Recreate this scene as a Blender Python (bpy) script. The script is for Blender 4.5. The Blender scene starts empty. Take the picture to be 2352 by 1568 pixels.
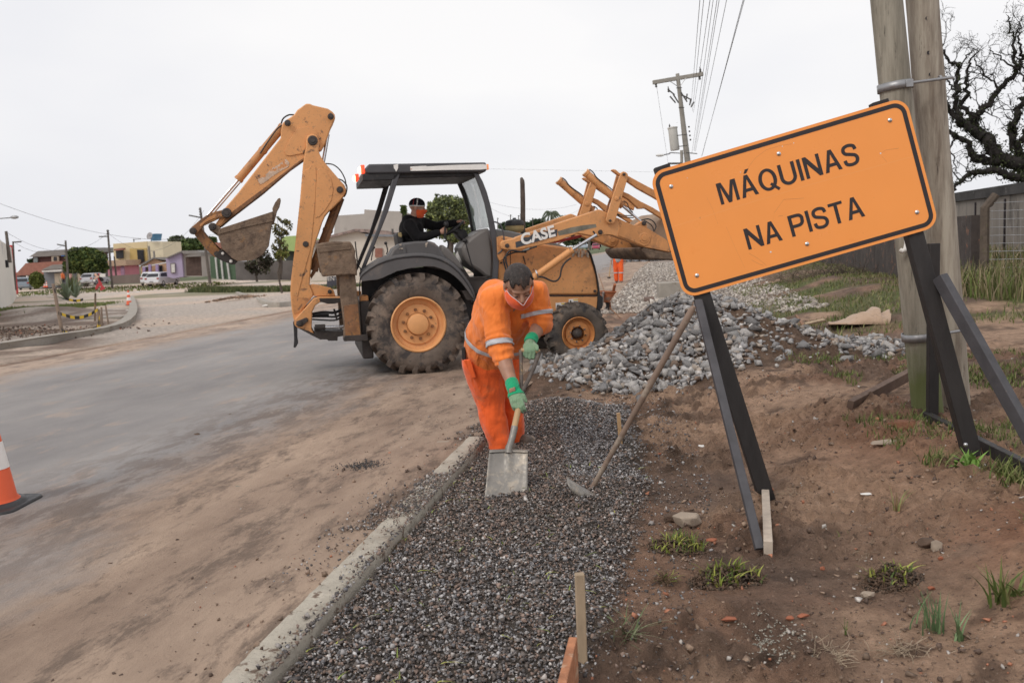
import bpy, bmesh, math, random
import numpy as np
from mathutils import Vector, Matrix
random.seed(7); rng = np.random.default_rng(7)
S = bpy.context.scene; COL = S.collection; R_ = math.radians
# ---------------------------------------------------------------- camera
FP = 2000.0; RHO = R_(2.6); PIT = math.atan(217*math.cos(RHO)/FP); EYE = 1.6
cF = Vector((0, math.cos(PIT), -math.sin(PIT))); cR0 = Vector((1,0,0)); cU0 = Vector((0, math.sin(PIT), math.cos(PIT)))
cR = math.cos(RHO)*cR0 - math.sin(RHO)*cU0; cU = math.sin(RHO)*cR0 + math.cos(RHO)*cU0
CAM = Vector((0,0,EYE))
cam = bpy.data.cameras.new('camera'); camo = bpy.data.objects.new('camera', cam); COL.objects.link(camo)
m3 = Matrix((cR, cU, -cF)).transposed(); camo.matrix_world = Matrix.Translation(CAM) @ m3.to_4x4()
cam.sensor_width = 36; cam.lens = 36*FP/2352; cam.clip_end = 3000; cam.clip_start = .05
cam.dof.use_dof = True; cam.dof.focus_distance = 5.6; cam.dof.aperture_fstop = 5.0
S.camera = camo
S.render.resolution_x = 1024; S.render.resolution_y = 682
# ---------------------------------------------------------------- world (overcast) and sun
SUN_EL, SUN_AZ = 44, -140      # azimuth from +Y, clockwise
W = bpy.data.worlds.new('World'); S.world = W; W.use_nodes = True
nt = W.node_tree; N = nt.nodes; L = nt.links; N.clear()
sky = N.new('ShaderNodeTexSky'); sky.sky_type = 'NISHITA'; sky.sun_disc = False
sky.sun_elevation = R_(SUN_EL); sky.sun_rotation = R_(SUN_AZ); sky.air_density = 1; sky.dust_density = 3
tc = N.new('ShaderNodeTexCoord'); mp = N.new('ShaderNodeMapping'); mp.inputs['Scale'].default_value = (1,1,2.2)
n1 = N.new('ShaderNodeTexNoise'); n1.inputs['Scale'].default_value = 1.6; n1.inputs['Detail'].default_value = 5; n1.inputs['Roughness'].default_value = .45
rp = N.new('ShaderNodeValToRGB'); rp.color_ramp.elements[0].position = .32; rp.color_ramp.elements[1].position = .68
rp.color_ramp.elements[0].color = (7.4,7.5,8.1,1); rp.color_ramp.elements[1].color = (9.6,9.45,9.4,1)
mx = N.new('ShaderNodeMixRGB'); mx.inputs[0].default_value = .93
bg = N.new('ShaderNodeBackground'); bg.inputs[1].default_value = .10
out = N.new('ShaderNodeOutputWorld')
L.new(tc.outputs['Generated'], mp.inputs[0]); L.new(mp.outputs[0], n1.inputs[0]); L.new(n1.outputs[0], rp.inputs[0])
L.new(sky.outputs[0], mx.inputs[1]); L.new(rp.outputs[0], mx.inputs[2]); L.new(mx.outputs[0], bg.inputs[0]); L.new(bg.outputs[0], out.inputs[0])
sd = bpy.data.lights.new('sun', 'SUN'); sd.energy = 1.25; sd.angle = R_(22); sd.color = (1,.95,.88)
so = bpy.data.objects.new('sun', sd); COL.objects.link(so)
az = R_(SUN_AZ); el = R_(SUN_EL)
sdir = Vector((math.sin(az)*math.cos(el), math.cos(az)*math.cos(el), math.sin(el)))
so.rotation_euler = sdir.to_track_quat('Z','Y').to_euler()
S.view_settings.view_transform = 'Standard'; S.view_settings.look = 'None'; S.view_settings.gamma = 1
S.view_settings.exposure = 0.1
# ---------------------------------------------------------------- pixel helpers (2352-wide picture)
RG = dict(A=(740,380,1.425),B=(1400,600,1.65),C=(1900,640,1.8235),W=(1780,1000,1.48),L=(0,780,2.45),L2=(600,780,3.0157),
 P=(2500,200,2.614),T=(3300,0,1.7425),R=(3500,700,1.2064),M=(2200,950,1.568),G=(2200,1500,1.2736),K=(800,1600,1.386),
 X=(0,1150,1.845),V=(2330,900,4.1256),D2=(1250,780,3.618),S=(2550,380,1.8664),F=(1950,800,4.481),H=(3100,1950,2.008),
 U=(1180,1080,3.92),N=(2200,600,3.1365),WH=(1850,1020,3.92),WG=(1950,1300,3.92),DR=(1550,760,4.611),Y=(3760,680,2.449),
 TA=(3150,1000,3.92),FW=(2080,1180,5.226),O=(0,1750,3.92),LR=(220,1040,9.046),D=(0,0,1/1.7415))
def Z(k,x,y):
    a = RG[k]; return (a[0]+x/a[2])/1.7415, (a[1]+y/a[2])/1.7415
def ray(k,x,y):
    px,py = Z(k,x,y); return cF + (px-1176)/FP*cR - (py-784)/FP*cU
def pt(k,x,y,d):
    r = ray(k,x,y); return CAM + r*(d/r.y)
def ss(t): 
    t = np.clip(t,0,1); return t*t*(3-2*t)
_tab = np.random.default_rng(3).random((256,256))
def vn(x,y,sc,off=0):
    x = np.asarray(x)*sc+off*17.3+500; y = np.asarray(y)*sc+off*9.7+500
    xi = np.floor(x).astype(int); yi = np.floor(y).astype(int); fx = x-xi; fy = y-yi
    fx = fx*fx*(3-2*fx); fy = fy*fy*(3-2*fy); a = _tab
    g = lambda i,j: a[i%256,j%256]
    return (g(xi,yi)*(1-fx)+g(xi+1,yi)*fx)*(1-fy)+(g(xi,yi+1)*(1-fx)+g(xi+1,yi+1)*fx)*fy
def fbm(x,y,sc,o=3,off=0):
    s=0; a=1; t=0
    for i in range(o): s = s+a*vn(x,y,sc*2**i,off+i*3); t+=a; a*=.5
    return s/t
# road frame: kerb line
K0 = np.array([-1.12,2.97]); KA = math.atan2(.72,3.93); ku = np.array([math.sin(KA),math.cos(KA)]); kn = np.array([math.cos(KA),-math.sin(KA)])
def rs(x,y): return (x-K0[0])*kn[0]+(y-K0[1])*kn[1]     # >0 right of the kerb's road-side edge
def rt(x,y): return (x-K0[0])*ku[0]+(y-K0[1])*ku[1]
def Hs(x,y):   # smooth terrain height
    x = np.asarray(x,float); y = np.asarray(y,float)
    h = .22*ss((x-1.5)/1.2)*ss((12-y)/4)*ss((y-1)/2) + .2*ss((x-4)/3)*ss((y-9)/5)*ss((60-y)/30)
    h = h + .35*ss((x-2.3)/1.2)*ss((4.3-y)/1.5)*.6 
    s = rs(x,y)
    h = h - 1.0*ss((-s-9.5)/12)*ss((y-24)/50)
    h = h - .35*ss((s-2.5)/1.5)*ss((6.5-s)/2)*ss((y-14)/3)*ss((60-y)/20)
    return h
def gp(k,x,y,dz=0):
    r = ray(k,x,y); z = 0.
    p = CAM
    for i in range(60):
        p = CAM + r*((z+dz-EYE)/r.z); z = .5*z+.5*float(Hs(p.x,p.y))
    return Vector((p.x,p.y,z+dz))
# ---------------------------------------------------------------- mesh helpers
class MB:
    def __init__(s): s.v=[]; s.f=[]
    def add(s,v,f):
        n=len(s.v); s.v += [tuple(p) for p in v]; s.f += [tuple(i+n for i in q) for q in f]; return s
    def prism(s,pts,vec):
        n=len(pts); vec=Vector(vec); a=[Vector(p) for p in pts]
        return s.add(a+[p+vec for p in a],[tuple(range(n)),tuple(range(2*n-1,n-1,-1))]+[(i,i+n,(i+1)%n+n,(i+1)%n)[::-1] for i in range(n)])
    def box(s,c,sz,ax=None):
        c=Vector(c); ax = ax or (Vector((1,0,0)),Vector((0,1,0)),Vector((0,0,1)))
        v=[c+ax[0]*sz[0]*.5*i+ax[1]*sz[1]*.5*j+ax[2]*sz[2]*.5*k for i in(-1,1) for j in(-1,1) for k in(-1,1)]
        return s.add(v,[(0,1,3,2),(4,6,7,5),(0,4,5,1),(2,3,7,6),(0,2,6,4),(1,5,7,3)])
    def bar(s,a,b,w,h,side=None):
        a=Vector(a); b=Vector(b); d=(b-a); L_=d.length; d.normalize()
        u = Vector(side) if side is not None else d.cross(Vector((0,0,1)))
        u = u-d*u.dot(d)
        if u.length<1e-4: u=Vector((1,0,0))
        u.normalize(); w_=d.cross(u)
        return s.box((a+b)/2,(w,L_,h),(u,d,w_))
    def tube(s,pts,r,n=8,cap=True):
        pts=[Vector(p) for p in pts]; m=len(pts)
        rr = r if hasattr(r,'__len__') else [r]*m
        v=[]; prev=None
        for i,p in enumerate(pts):
            d=(pts[min(i+1,m-1)]-pts[max(i-1,0)]).normalized()
            if prev is None:
                u=d.cross(Vector((0,0,1)))
                if u.length<.05: u=d.cross(Vector((1,0,0)))
            else: u=prev-d*prev.dot(d)
            u.normalize(); prev=u; w=d.cross(u)
            v+=[p+(u*math.cos(2*math.pi*j/n)+w*math.sin(2*math.pi*j/n))*rr[i] for j in range(n)]
        f=[(i*n+j,i*n+(j+1)%n,(i+1)*n+(j+1)%n,(i+1)*n+j) for i in range(m-1) for j in range(n)]
        if cap: f+=[tuple(range(n))[::-1],tuple(range((m-1)*n,m*n))]
        return s.add(v,f)
    def cyl(s,a,b,r,r2=None,n=20): return s.tube([a,b],[r,r if r2 is None else r2],n)
    def lathe(s,c,ax,prof,n=32,close=False):   # prof: (radius, height along ax)
        c=Vector(c); ax=Vector(ax).normalized(); u=ax.orthogonal().normalized(); w=ax.cross(u); m=len(prof)
        v=[c+ax*h+(u*math.cos(2*math.pi*j/n)+w*math.sin(2*math.pi*j/n))*max(r,1e-4) for r,h in prof for j in range(n)]
        f=[(i*n+j,i*n+(j+1)%n,((i+1)%m)*n+(j+1)%n,((i+1)%m)*n+j) for i in range(m if close else m-1) for j in range(n)]
        return s.add(v,f)
    def ball(s,c,r,n=12,m=8,ax=None):
        c=Vector(c); r = r if hasattr(r,'__len__') else (r,r,r); ax = ax or (Vector((1,0,0)),Vector((0,1,0)),Vector((0,0,1)))
        v=[]
        for i in range(m+1):
            t=math.pi*i/m
            for j in range(n):
                p=2*math.pi*j/n; v.append(c+ax[0]*r[0]*math.sin(t)*math.cos(p)+ax[1]*r[1]*math.sin(t)*math.sin(p)+ax[2]*r[2]*math.cos(t))
        return s.add(v,[(i*n+j,(i+1)*n+j,(i+1)*n+(j+1)%n,i*n+(j+1)%n) for i in range(m) for j in range(n)])
    def sheet(s,rows):   # grid of points
        n=len(rows[0]); return s.add([p for r in rows for p in r],[(i*n+j,i*n+j+1,(i+1)*n+j+1,(i+1)*n+j) for i in range(len(rows)-1) for j in range(n-1)])
def meta(o,label=None,cat=None,group=None,kind=None):
    if label: o['label']=label
    if cat: o['category']=cat
    if group: o['group']=group
    if kind: o['kind']=kind
    return o
WL = {}   # world location of each root / part
def thing(name,label,cat,loc,group=None):
    o=bpy.data.objects.new(name,None); COL.objects.link(o); o.location=loc; o.empty_display_size=.2
    WL[o]=Vector(loc); return meta(o,label,cat,group)
def put(name,mesh,mat,parent=None,loc=None,bevel=0,smooth=35,solid=0):
    o=bpy.data.objects.new(name,mesh); COL.objects.link(o)
    L0 = WL[parent] if parent else Vector(loc or (0,0,0))
    if L0.length>0: mesh.transform(Matrix.Translation(-L0))
    if parent: o.parent=parent
    else: o.location=L0
    WL[o]=L0
    if mat: mesh.materials.append(mat)
    if smooth: mesh.shade_smooth(); mesh.set_sharp_from_angle(angle=R_(smooth))
    if solid:
        md=o.modifiers.new('so','SOLIDIFY'); md.thickness=solid; md.offset=0
    if bevel:
        md=o.modifiers.new('bv','BEVEL'); md.width=bevel; md.segments=2; md.limit_method='ANGLE'; md.angle_limit=R_(40); md.harden_normals=False
    return o
def mk(name,mb,mat,parent=None,loc=None,bevel=0,smooth=35,solid=0,fixn=True):
    me=bpy.data.meshes.new(name); me.from_pydata([tuple(p) for p in mb.v],[],mb.f)
    if fixn:
        bm=bmesh.new(); bm.from_mesh(me); bmesh.ops.recalc_face_normals(bm,faces=bm.faces); bm.to_mesh(me); bm.free()
    me.update(); return put(name,me,mat,parent,loc,bevel,smooth,solid)
def npmesh(name,V,Fc,k,cols=None):   # Fc (n,k) faces
    me=bpy.data.meshes.new(name); n=len(Fc)
    me.vertices.add(len(V)); me.vertices.foreach_set('co',np.asarray(V,np.float32).ravel())
    me.loops.add(n*k); me.loops.foreach_set('vertex_index',np.asarray(Fc,np.int32).ravel())
    me.polygons.add(n); me.polygons.foreach_set('loop_start',np.arange(0,n*k,k,dtype=np.int32)); me.polygons.foreach_set('loop_total',np.full(n,k,np.int32))
    if cols is not None:
        a=me.attributes.new('col','FLOAT_COLOR','POINT'); c=np.ones((len(V),4),np.float32); c[:,:cols.shape[1]]=cols; a.data.foreach_set('color',c.ravel())
    me.update(calc_edges=True); return me
# ---------------------------------------------------------------- materials
def nmix(nt,a,b,fac):
    n=nt.nodes.new('ShaderNodeMixRGB')
    for i,v in ((0,fac),(1,a),(2,b)):
        if hasattr(v,'node'): nt.links.new(v,n.inputs[i])
        elif i==0: n.inputs[0].default_value=v
        else: n.inputs[i].default_value=(*v,1)
    return n.outputs[0]
def noi(nt,co,scale,det=4,rough=.55,dist=0):
    n=nt.nodes.new('ShaderNodeTexNoise'); n.inputs['Scale'].default_value=scale; n.inputs['Detail'].default_value=det; n.inputs['Roughness'].default_value=rough; n.inputs['Distortion'].default_value=dist
    if co is not None: nt.links.new(co,n.inputs[0])
    return n.outputs[0]
def ramp(nt,v,a,b,c0=0,c1=1):
    n=nt.nodes.new('ShaderNodeMapRange'); n.clamp=True
    nt.links.new(v,n.inputs[0]); n.inputs[1].default_value=a; n.inputs[2].default_value=b; n.inputs[3].default_value=c0; n.inputs[4].default_value=c1
    return n.outputs[0]
def mth(nt,op,a,b=0.):
    n=nt.nodes.new('ShaderNodeMath'); n.operation=op
    for i,v in ((0,a),(1,b)):
        if hasattr(v,'node'): nt.links.new(v,n.inputs[i])
        else: n.inputs[i].default_value=v
    return n.outputs[0]
def newmat(name):
    m=bpy.data.materials.new(name); m.use_nodes=True; nt=m.node_tree; return m,nt,nt.nodes['Principled BSDF']
def coord(nt,scale=(1,1,1)):
    t=nt.nodes.new('ShaderNodeTexCoord'); mp=nt.nodes.new('ShaderNodeMapping'); mp.inputs['Scale'].default_value=scale
    nt.links.new(t.outputs['Object'],mp.inputs[0]); return mp.outputs[0]
def bump(nt,bs,h,st,dist=.01):
    b=nt.nodes.new('ShaderNodeBump'); b.inputs['Strength'].default_value=st; b.inputs['Distance'].default_value=dist
    nt.links.new(h,b.inputs['Height']); nt.links.new(b.outputs[0],bs.inputs['Normal'])
def M(name,col,rough=.6,metal=0,var=.2,sc=4,bm=.25,bsc=60,bd=.004,dirt=None,attr=False,stretch=(1,1,1),spec=.4,speck=None,ao=None):
    m,nt,bs=newmat(name); co=coord(nt,stretch)
    n=noi(nt,co,sc,5,.6); v=ramp(nt,n,.3,.7)
    if attr:
        at=nt.nodes.new('ShaderNodeAttribute'); at.attribute_name='col'
        mu=nt.nodes.new('ShaderNodeMixRGB'); mu.blend_type='MULTIPLY'; mu.inputs[0].default_value=1
        nt.links.new(at.outputs[0],mu.inputs[1]); g=nmix(nt,tuple(1-var for _ in col),tuple(1+var*.6 for _ in col),v); nt.links.new(g,mu.inputs[2]); c=mu.outputs[0]
    else:
        c=nmix(nt,tuple(x*(1-var) for x in col),tuple(min(1,x*(1+var*.5)) for x in col),v)
    for k in ([dirt] if dirt and not isinstance(dirt[0][0],(tuple,list)) else (dirt or [])):
        # (colour, threshold, softness, scale)
        dn=noi(nt,co,k[3],8,.68,.3); c=nmix(nt,c,k[0],ramp(nt,dn,k[1],k[1]+k[2]))
    nt.links.new(c,bs.inputs['Base Color']); bs.inputs['Metallic'].default_value=metal
    bs.inputs['Specular IOR Level'].default_value=spec
    rn=ramp(nt,noi(nt,co,sc*3,4),.3,.7,max(.05,rough-.12),min(1,rough+.12)); nt.links.new(rn,bs.inputs['Roughness'])
    if bm: bump(nt,bs,noi(nt,co,bsc,6,.65),bm,bd)
    return m
MUD=(.17,.12,.085); MUDL=(.30,.225,.165)
# ================================================================ SETTING: ground
def cumgrid(lo,hi,step,g,L0,L1):
    a=[lo]; st=step
    while a[-1]>L0: st*=g; a.append(a[-1]-st)
    a=a[::-1]; n=int((hi-lo)/step); a+= [lo+step*(i+1) for i in range(n)]; st=step
    while a[-1]<L1: st*=g; a.append(a[-1]+st)
    return np.array(a)
def pile(x,y):
    g=lambda cx,cy,a,sx,sy: a*np.exp(-((x-cx)/sx)**2-((y-cy)/sy)**2)
    return g(2.3,11.5,.74,1.0,1.25)+g(1.25,10.5,.2,.8,.8)+g(3.3,11.0,.24,1.0,.9)+g(2.2,9.9,.16,1.2,.6)+g(4.3,11.2,.07,1,.8)
GX=[.05,.22,.39,.57,.77,.92,1.18,1.12]; GY=[2.2,2.94,3.58,4.24,4.9,5.7,7.72,8.7]
def gravR(y): return np.interp(y,GY,GX)+.16*(fbm(y,y*0,1.3,3,5)-.5)*2
def in_gravel(x,y):
    s=rs(x,y); return ss((s-.14)/.06)*ss((gravR(y)-x)/.16)*ss((8.55+.25*np.sin(x*5)-y)/.3)
def mound(x,y): return .13*np.exp(-((x-.38)/.45)**2-((y-7.95)/.42)**2)+.05*np.exp(-((x-.3)/.35)**2-((y-5.3)/.5)**2)
def Hfull(x,y):
    h=Hs(x,y)+pile(x,y)
    s=rs(x,y); near=ss((14-y)/4)
    h=h+(mound(x,y)+.045)*in_gravel(x,y)
    dirt=ss((s-.9)/.5)*near
    cl=fbm(x,y,2.2,3,2); cl2=fbm(x,y,9,3,8); h=h+dirt*(.07*(cl-.5)+.018*(fbm(x,y,13,3,6)-.5)+(.085*np.maximum(cl2-.5,0)+.09*np.maximum(fbm(x,y,20,3,9)-.5,0))*2*ss((fbm(x,y,1.1,3,4)-.40)/.1)+.016*(fbm(x,y,34,2,1)-.5))
    lf=ss((-s-9.6)/1.0); h=h+lf*(.14*(fbm(x,y,.8,3,6)-.45)*ss((y-12)/3)*ss((60-y)/20)) 
    h=h+ .16*np.exp(-((x+14.3)/2.2)**2-((y-21)/2.0)**2)+.35*np.exp(-((x+15.5)/2.5)**2-((y-28.5)/1.6)**2)+.3*np.exp(-((x+7.6)/2.2)**2-((y-33.8)/1.8)**2)
    h=h+.22*ss((s-3.6)/1.2)*ss((y-13)/3)*(fbm(x,y,.7,3,9))
    h=h+.16*np.exp(-((x-2.55)/.5)**2-((y-3.1)/.6)**2)
    return h
xs=cumgrid(-1.6,4.6,.026,1.04,-420,420); ys=cumgrid(1.9,9.0,.026,1.03,-12,900)
X,Y=np.meshgrid(xs,ys); Hh=Hfull(X,Y); s=rs(X,Y); t=rt(X,Y)
inroad=ss((s+9.35)/.3)*np.where(t<4.35,ss((.12-s)/.1),ss((-.12-s)/.25))
Hh=Hh*(1)-.14*inroad-.0*X
def cmix(a,b,f): return a*(1-f[...,None])+np.array(b)*f[...,None]
c=np.zeros(X.shape+(3,))+np.array((.355,.215,.145))
c=cmix(c,(.22,.15,.11),ss((fbm(X,Y,1.1,4,1)-.48)/.14)*.8)
c=cmix(c,(.58,.385,.265),ss((fbm(X,Y,.8,4,7)-.5)/.12)*.85)
c=cmix(c,(.10,.066,.048),ss((fbm(X,Y,6,4,3)-.6)/.1)*.7)
# wet dark soil between the gravel and the sign
wet=np.exp(-((X-1.05-.12*(Y-4))/.38)**2)*ss((6.4-Y)/1)*ss((Y-2.6)/.5)
c=cmix(c,(.16,.11,.085),wet*.6*ss((fbm(X,Y,3,3,2)-.35)/.2))
c=cmix(c,(.60,.39,.265),np.exp(-((X-1.95-.05*(Y-5))/.42)**2-((Y-5.9)/2.1)**2)*.85*ss((fbm(X,Y,3,3,14)-.25)/.2))
c=cmix(c,(.42,.17,.08),np.exp(-((X-2.6)/.5)**2-((Y-3.5)/.7)**2)*.95*ss((fbm(X,Y,4,3,2)-.3)/.2))
c=cmix(c,(.36,.17,.095),np.exp(-((X-2.5)/.45)**2-((Y-5.6)/.9)**2)*.6)
c=cmix(c,(.14,.118,.10),in_gravel(X,Y))
c=cmix(c,(.17,.11,.075),ss(pile(X,Y)/.06)*.9)
# right hand verge: grass between rubble and wall
gr=ss((X-2.2-.05*(Y-11))/1.2)*ss((Y-12.6)/1.4)*ss((60-Y)/10)*ss((s-3.2)/.8)
c=cmix(c,(.13,.15,.05),gr*ss((fbm(X,Y,.6,4,5)-.38)/.14)*.95)
c=cmix(c,(.20,.13,.10),gr*ss((fbm(X,Y,.35,3,12)-.55)/.1)*.9)
gr2=np.exp(-((X-3.3)/.55)**2-((Y-4.6)/.9)**2)
c=cmix(c,(.12,.13,.05),gr2*.6*ss((fbm(X,Y,5,3,5)-.4)/.15))
# stones strip further on
st=ss((s-.1)/.2)*ss((4.8-s)/1.0)*ss((Y-19)/3)*ss((75-Y)/10); c=cmix(c,(.34,.29,.25),st*.9)
# left of the road
lf=ss((-s-9.3)/.6); c=cmix(c,(.74,.60,.49),lf*.97)
c=cmix(c,(.60,.53,.47),lf*ss((fbm(X,Y,.25,4,3)-.45)/.12)*.8)
c=cmix(c,(.15,.10,.075),lf*np.exp(-((X+13.5)/2.6)**2-((Y-21)/1.6)**2)*.95)
c=cmix(c,(.22,.15,.115),lf*ss((-X-9.5-(Y-22)*.35)/1.)*ss((Y-14)/3)*ss((33-Y)/3)*ss((fbm(X,Y,.9,4,6)-.44)/.1)*.8)
wl=-20.5-(Y-38)*.34
g3=np.exp(-((X+22.5)/3.2)**2-((Y-38)/6.5)**2)*ss((fbm(X,Y,.4,3,1)-.22)/.2)
c=cmix(c,(.13,.155,.06),np.clip(lf*g3*1.5,0,1))
g4=ss((Y-58)/8)*lf*ss((fbm(X,Y,.07,4,2)-.55)/.05); c=cmix(c,(.17,.18,.08),g4*.7)
far=ss((Y-105)/25); c=cmix(c,(.12,.14,.07),far)
fs=ss((s-5)/2)*ss((Y-30)/10); c=cmix(c,(.12,.14,.06),fs*.85)
me=npmesh('ground',np.stack([X,Y,Hh],-1).reshape(-1,3),
  (lambda r,q:(np.arange(r-1)[:,None]*q+np.arange(q-1)[None]).reshape(-1,1)+np.array([0,1,q+1,q]))(*X.shape),4,c.reshape(-1,3))
m,nt_,bs=newmat('soil'); co=coord(nt_)
at=nt_.nodes.new('ShaderNodeAttribute'); at.attribute_name='col'
def mul(nt,a,b):
    n=nt.nodes.new('ShaderNodeMixRGB'); n.blend_type='MULTIPLY'; n.inputs[0].default_value=1; nt.links.new(a,n.inputs[1]); nt.links.new(b,n.inputs[2]); return n.outputs[0]
c1=mul(nt_,at.outputs[0],nmix(nt_,(.62,.60,.58),(1.3,1.3,1.3),ramp(nt_,noi(nt_,co,9,9,.72),.3,.7)))
syz=nt_.nodes.new('ShaderNodeSeparateXYZ'); nt_.links.new(co,syz.inputs[0]); nearf=ramp(nt_,syz.outputs[1],22,13)
c1=nmix(nt_,c1,(.5,.4,.32),mth(nt_,'MULTIPLY',nearf,ramp(nt_,noi(nt_,co,85,3,.5),.66,.72,0,.65)))
c1=nmix(nt_,c1,(.06,.042,.032),mth(nt_,'MULTIPLY',mth(nt_,'ADD',mth(nt_,'MULTIPLY',nearf,.85),.15),ramp(nt_,noi(nt_,co,30,8,.75),.56,.66,0,.8)))
nt_.links.new(c1,bs.inputs['Base Color']); bs.inputs['Roughness'].default_value=.85; bs.inputs['Specular IOR Level'].default_value=.25
hh=mth(nt_,'ADD',mth(nt_,'MULTIPLY',noi(nt_,co,14,9,.7),1.6),mth(nt_,'MULTIPLY',noi(nt_,co,70,5,.7),.7)); bump(nt_,bs,hh,1.,.06)
meta(put('ground',me,m,smooth=80),kind='structure')
# ---------------------------------------------------------------- road
ts=cumgrid(-3,14,.06,1.03,-14,330); sv=np.arange(-9.3,.06,.06)
T_,S_=np.meshgrid(ts,sv,indexing='ij'); RX=K0[0]+S_*kn[0]+T_*ku[0]; RY=K0[1]+S_*kn[1]+T_*ku[1]
rz=.006+.05*ss((S_+1.1)/1.1)*ss((8.2-T_)/2)+.02*np.clip(1-((S_+4.6)/4.6)**2,0,1)
sandm=ss((S_+2.4)/.8)*ss((16-T_)/5); rz=rz+sandm*(.022*(fbm(S_,T_*.35,2.2,4,3)-.5)+.010*(fbm(RX,RY,14,3,3)-.5))+.004*(fbm(RX,RY,3,2,3)-.5)
rz=rz+np.maximum(Hs(RX,RY),-.02)
q=T_.shape; me=npmesh('road',np.stack([RX,RY,rz],-1).reshape(-1,3),(np.arange(q[0]-1)[:,None]*q[1]+np.arange(q[1]-1)[None]).reshape(-1,1)+np.array([0,1,q[1]+1,q[1]]),4)
m,nt_,bs=newmat('asphalt_and_sand')
tcn=nt_.nodes.new('ShaderNodeTexCoord'); mpn=nt_.nodes.new('ShaderNodeMapping'); mpn.inputs['Rotation'].default_value=(0,0,KA)
nt_.links.new(tcn.outputs['Object'],mpn.inputs[0]); rc=mpn.outputs[0]
off=K0[0]*math.cos(KA)-K0[1]*math.sin(KA)
sx=nt_.nodes.new('ShaderNodeSeparateXYZ'); nt_.links.new(rc,sx.inputs[0]); sS=mth(nt_,'SUBTRACT',sx.outputs[0],off); tT=sx.outputs[1]
m2=nt_.nodes.new('ShaderNodeMapping'); m2.inputs['Scale'].default_value=(1,.38,1); nt_.links.new(rc,m2.inputs[0]); st_=m2.outputs[0]
asph=nmix(nt_,(.185,.170,.165),(.315,.29,.272),ramp(nt_,noi(nt_,st_,.9,6,.62),.32,.68))
asph=nmix(nt_,asph,(.46,.41,.37),ramp(nt_,noi(nt_,rc,120,4,.7),.56,.68,0,.6)); asph=nmix(nt_,asph,(.12,.105,.10),ramp(nt_,noi(nt_,rc,60,6,.8),.58,.70,0,.55))
asph=nmix(nt_,asph,(.42,.31,.235),ramp(nt_,noi(nt_,st_,3,9,.74,.1),.55,.66,0,.55))
sand=nmix(nt_,(.245,.170,.125),(.47,.345,.255),ramp(nt_,noi(nt_,st_,1.4,7,.66),.33,.66))
sand=nmix(nt_,sand,(.15,.108,.082),ramp(nt_,noi(nt_,st_,3.6,9,.78,.15),.50,.60,0,.8))
sand=nmix(nt_,sand,(.10,.072,.055),ramp(nt_,noi(nt_,rc,26,6,.7),.63,.70,0,.8))
wob=mth(nt_,'MULTIPLY',mth(nt_,'SUBTRACT',noi(nt_,st_,.8,9,.7,.15),.5),4.2)
widthr=mth(nt_,'ADD',sS,wob)
f1=ramp(nt_,widthr,-2.6,-1.5); f2=ramp(nt_,mth(nt_,'ADD',mth(nt_,'MULTIPLY',sS,-1),mth(nt_,'MULTIPLY',wob,1.1)),7.2,8.5)
cc=nmix(nt_,asph,sand,mth(nt_,'MAXIMUM',f1,f2))
# muddy tyre marks on the border of sand and asphalt
bt=mth(nt_,'MULTIPLY',ramp(nt_,mth(nt_,'ABSOLUTE',mth(nt_,'ADD',sS,2.35)),1.1,.1),ramp(nt_,noi(nt_,st_,5,9,.76,.25),.47,.55))
cc=nmix(nt_,cc,(.15,.115,.095),mth(nt_,'MULTIPLY',bt,.75))
nt_.links.new(cc,bs.inputs['Base Color']); bs.inputs['Specular IOR Level'].default_value=.3
nt_.links.new(ramp(nt_,f1,0,1,.62,.9),bs.inputs['Roughness'])
hh=mth(nt_,'ADD',mth(nt_,'MULTIPLY',noi(nt_,st_,7,9,.78,.1),mth(nt_,'ADD',mth(nt_,'MULTIPLY',f1,1.6),.15)),mth(nt_,'MULTIPLY',noi(nt_,rc,90,4,.7),.35)); bump(nt_,bs,hh,.7,.03)
meta(put('road',me,m,smooth=80),kind='structure')
# ---------------------------------------------------------------- kerbs
def kerb(name,pts,w,h,mat,top=.10,n_sub=8,drop=0):
    P=[]; 
    for i in range(len(pts)-1):
        for k in range(n_sub): P.append(Vector(pts[i]).lerp(Vector(pts[i+1]),k/n_sub))
    P.append(Vector(pts[-1])); rows=[]
    for i,p in enumerate(P):
        d=(P[min(i+1,len(P)-1)]-P[max(i-1,0)]).normalized(); nrm=Vector((d.y,-d.x,0)).normalized()
        j=lambda: random.uniform(-.006,.006); zt=p.z+top+random.uniform(-.004,.004)
        rows.append([p+Vector((0,0,-h)),Vector((p.x,p.y,zt-.02))+nrm*j(),Vector((p.x,p.y,zt))+nrm*.02,Vector((p.x,p.y,zt+j()*.5))+nrm*(w*.5),Vector((p.x,p.y,zt))+nrm*(w-.02),Vector((p.x,p.y,zt-.02))+nrm*(w+j()),p+nrm*w+Vector((0,0,-h))])
    mb=MB(); mb.sheet(rows); mb.f.append(tuple(range(7))); mb.f.append(tuple(range((len(P)-1)*7,len(P)*7)))
    return mk(name,mb,mat,smooth=50)
m_kerb=M('kerb_concrete',(.50,.45,.37),.85,var=.2,sc=7,bm=.9,bsc=45,bd=.02,dirt=[((.18,.125,.09),.57,.06,13),((.30,.23,.175),.56,.2,2.2)])
m_kerb2=M('kerb_grey',(.36,.325,.28),.9,var=.2,sc=3,bm=.5,bsc=30,dirt=[((.22,.18,.14),.58,.1,5)])
kp=[(K0[0]+ku[0]*a,K0[1]+ku[1]*a,0) for a in np.arange(-3,4.5,.5)]
meta(kerb('kerb',kp,.16,.2,m_kerb,.10,10),kind='structure')
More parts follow.
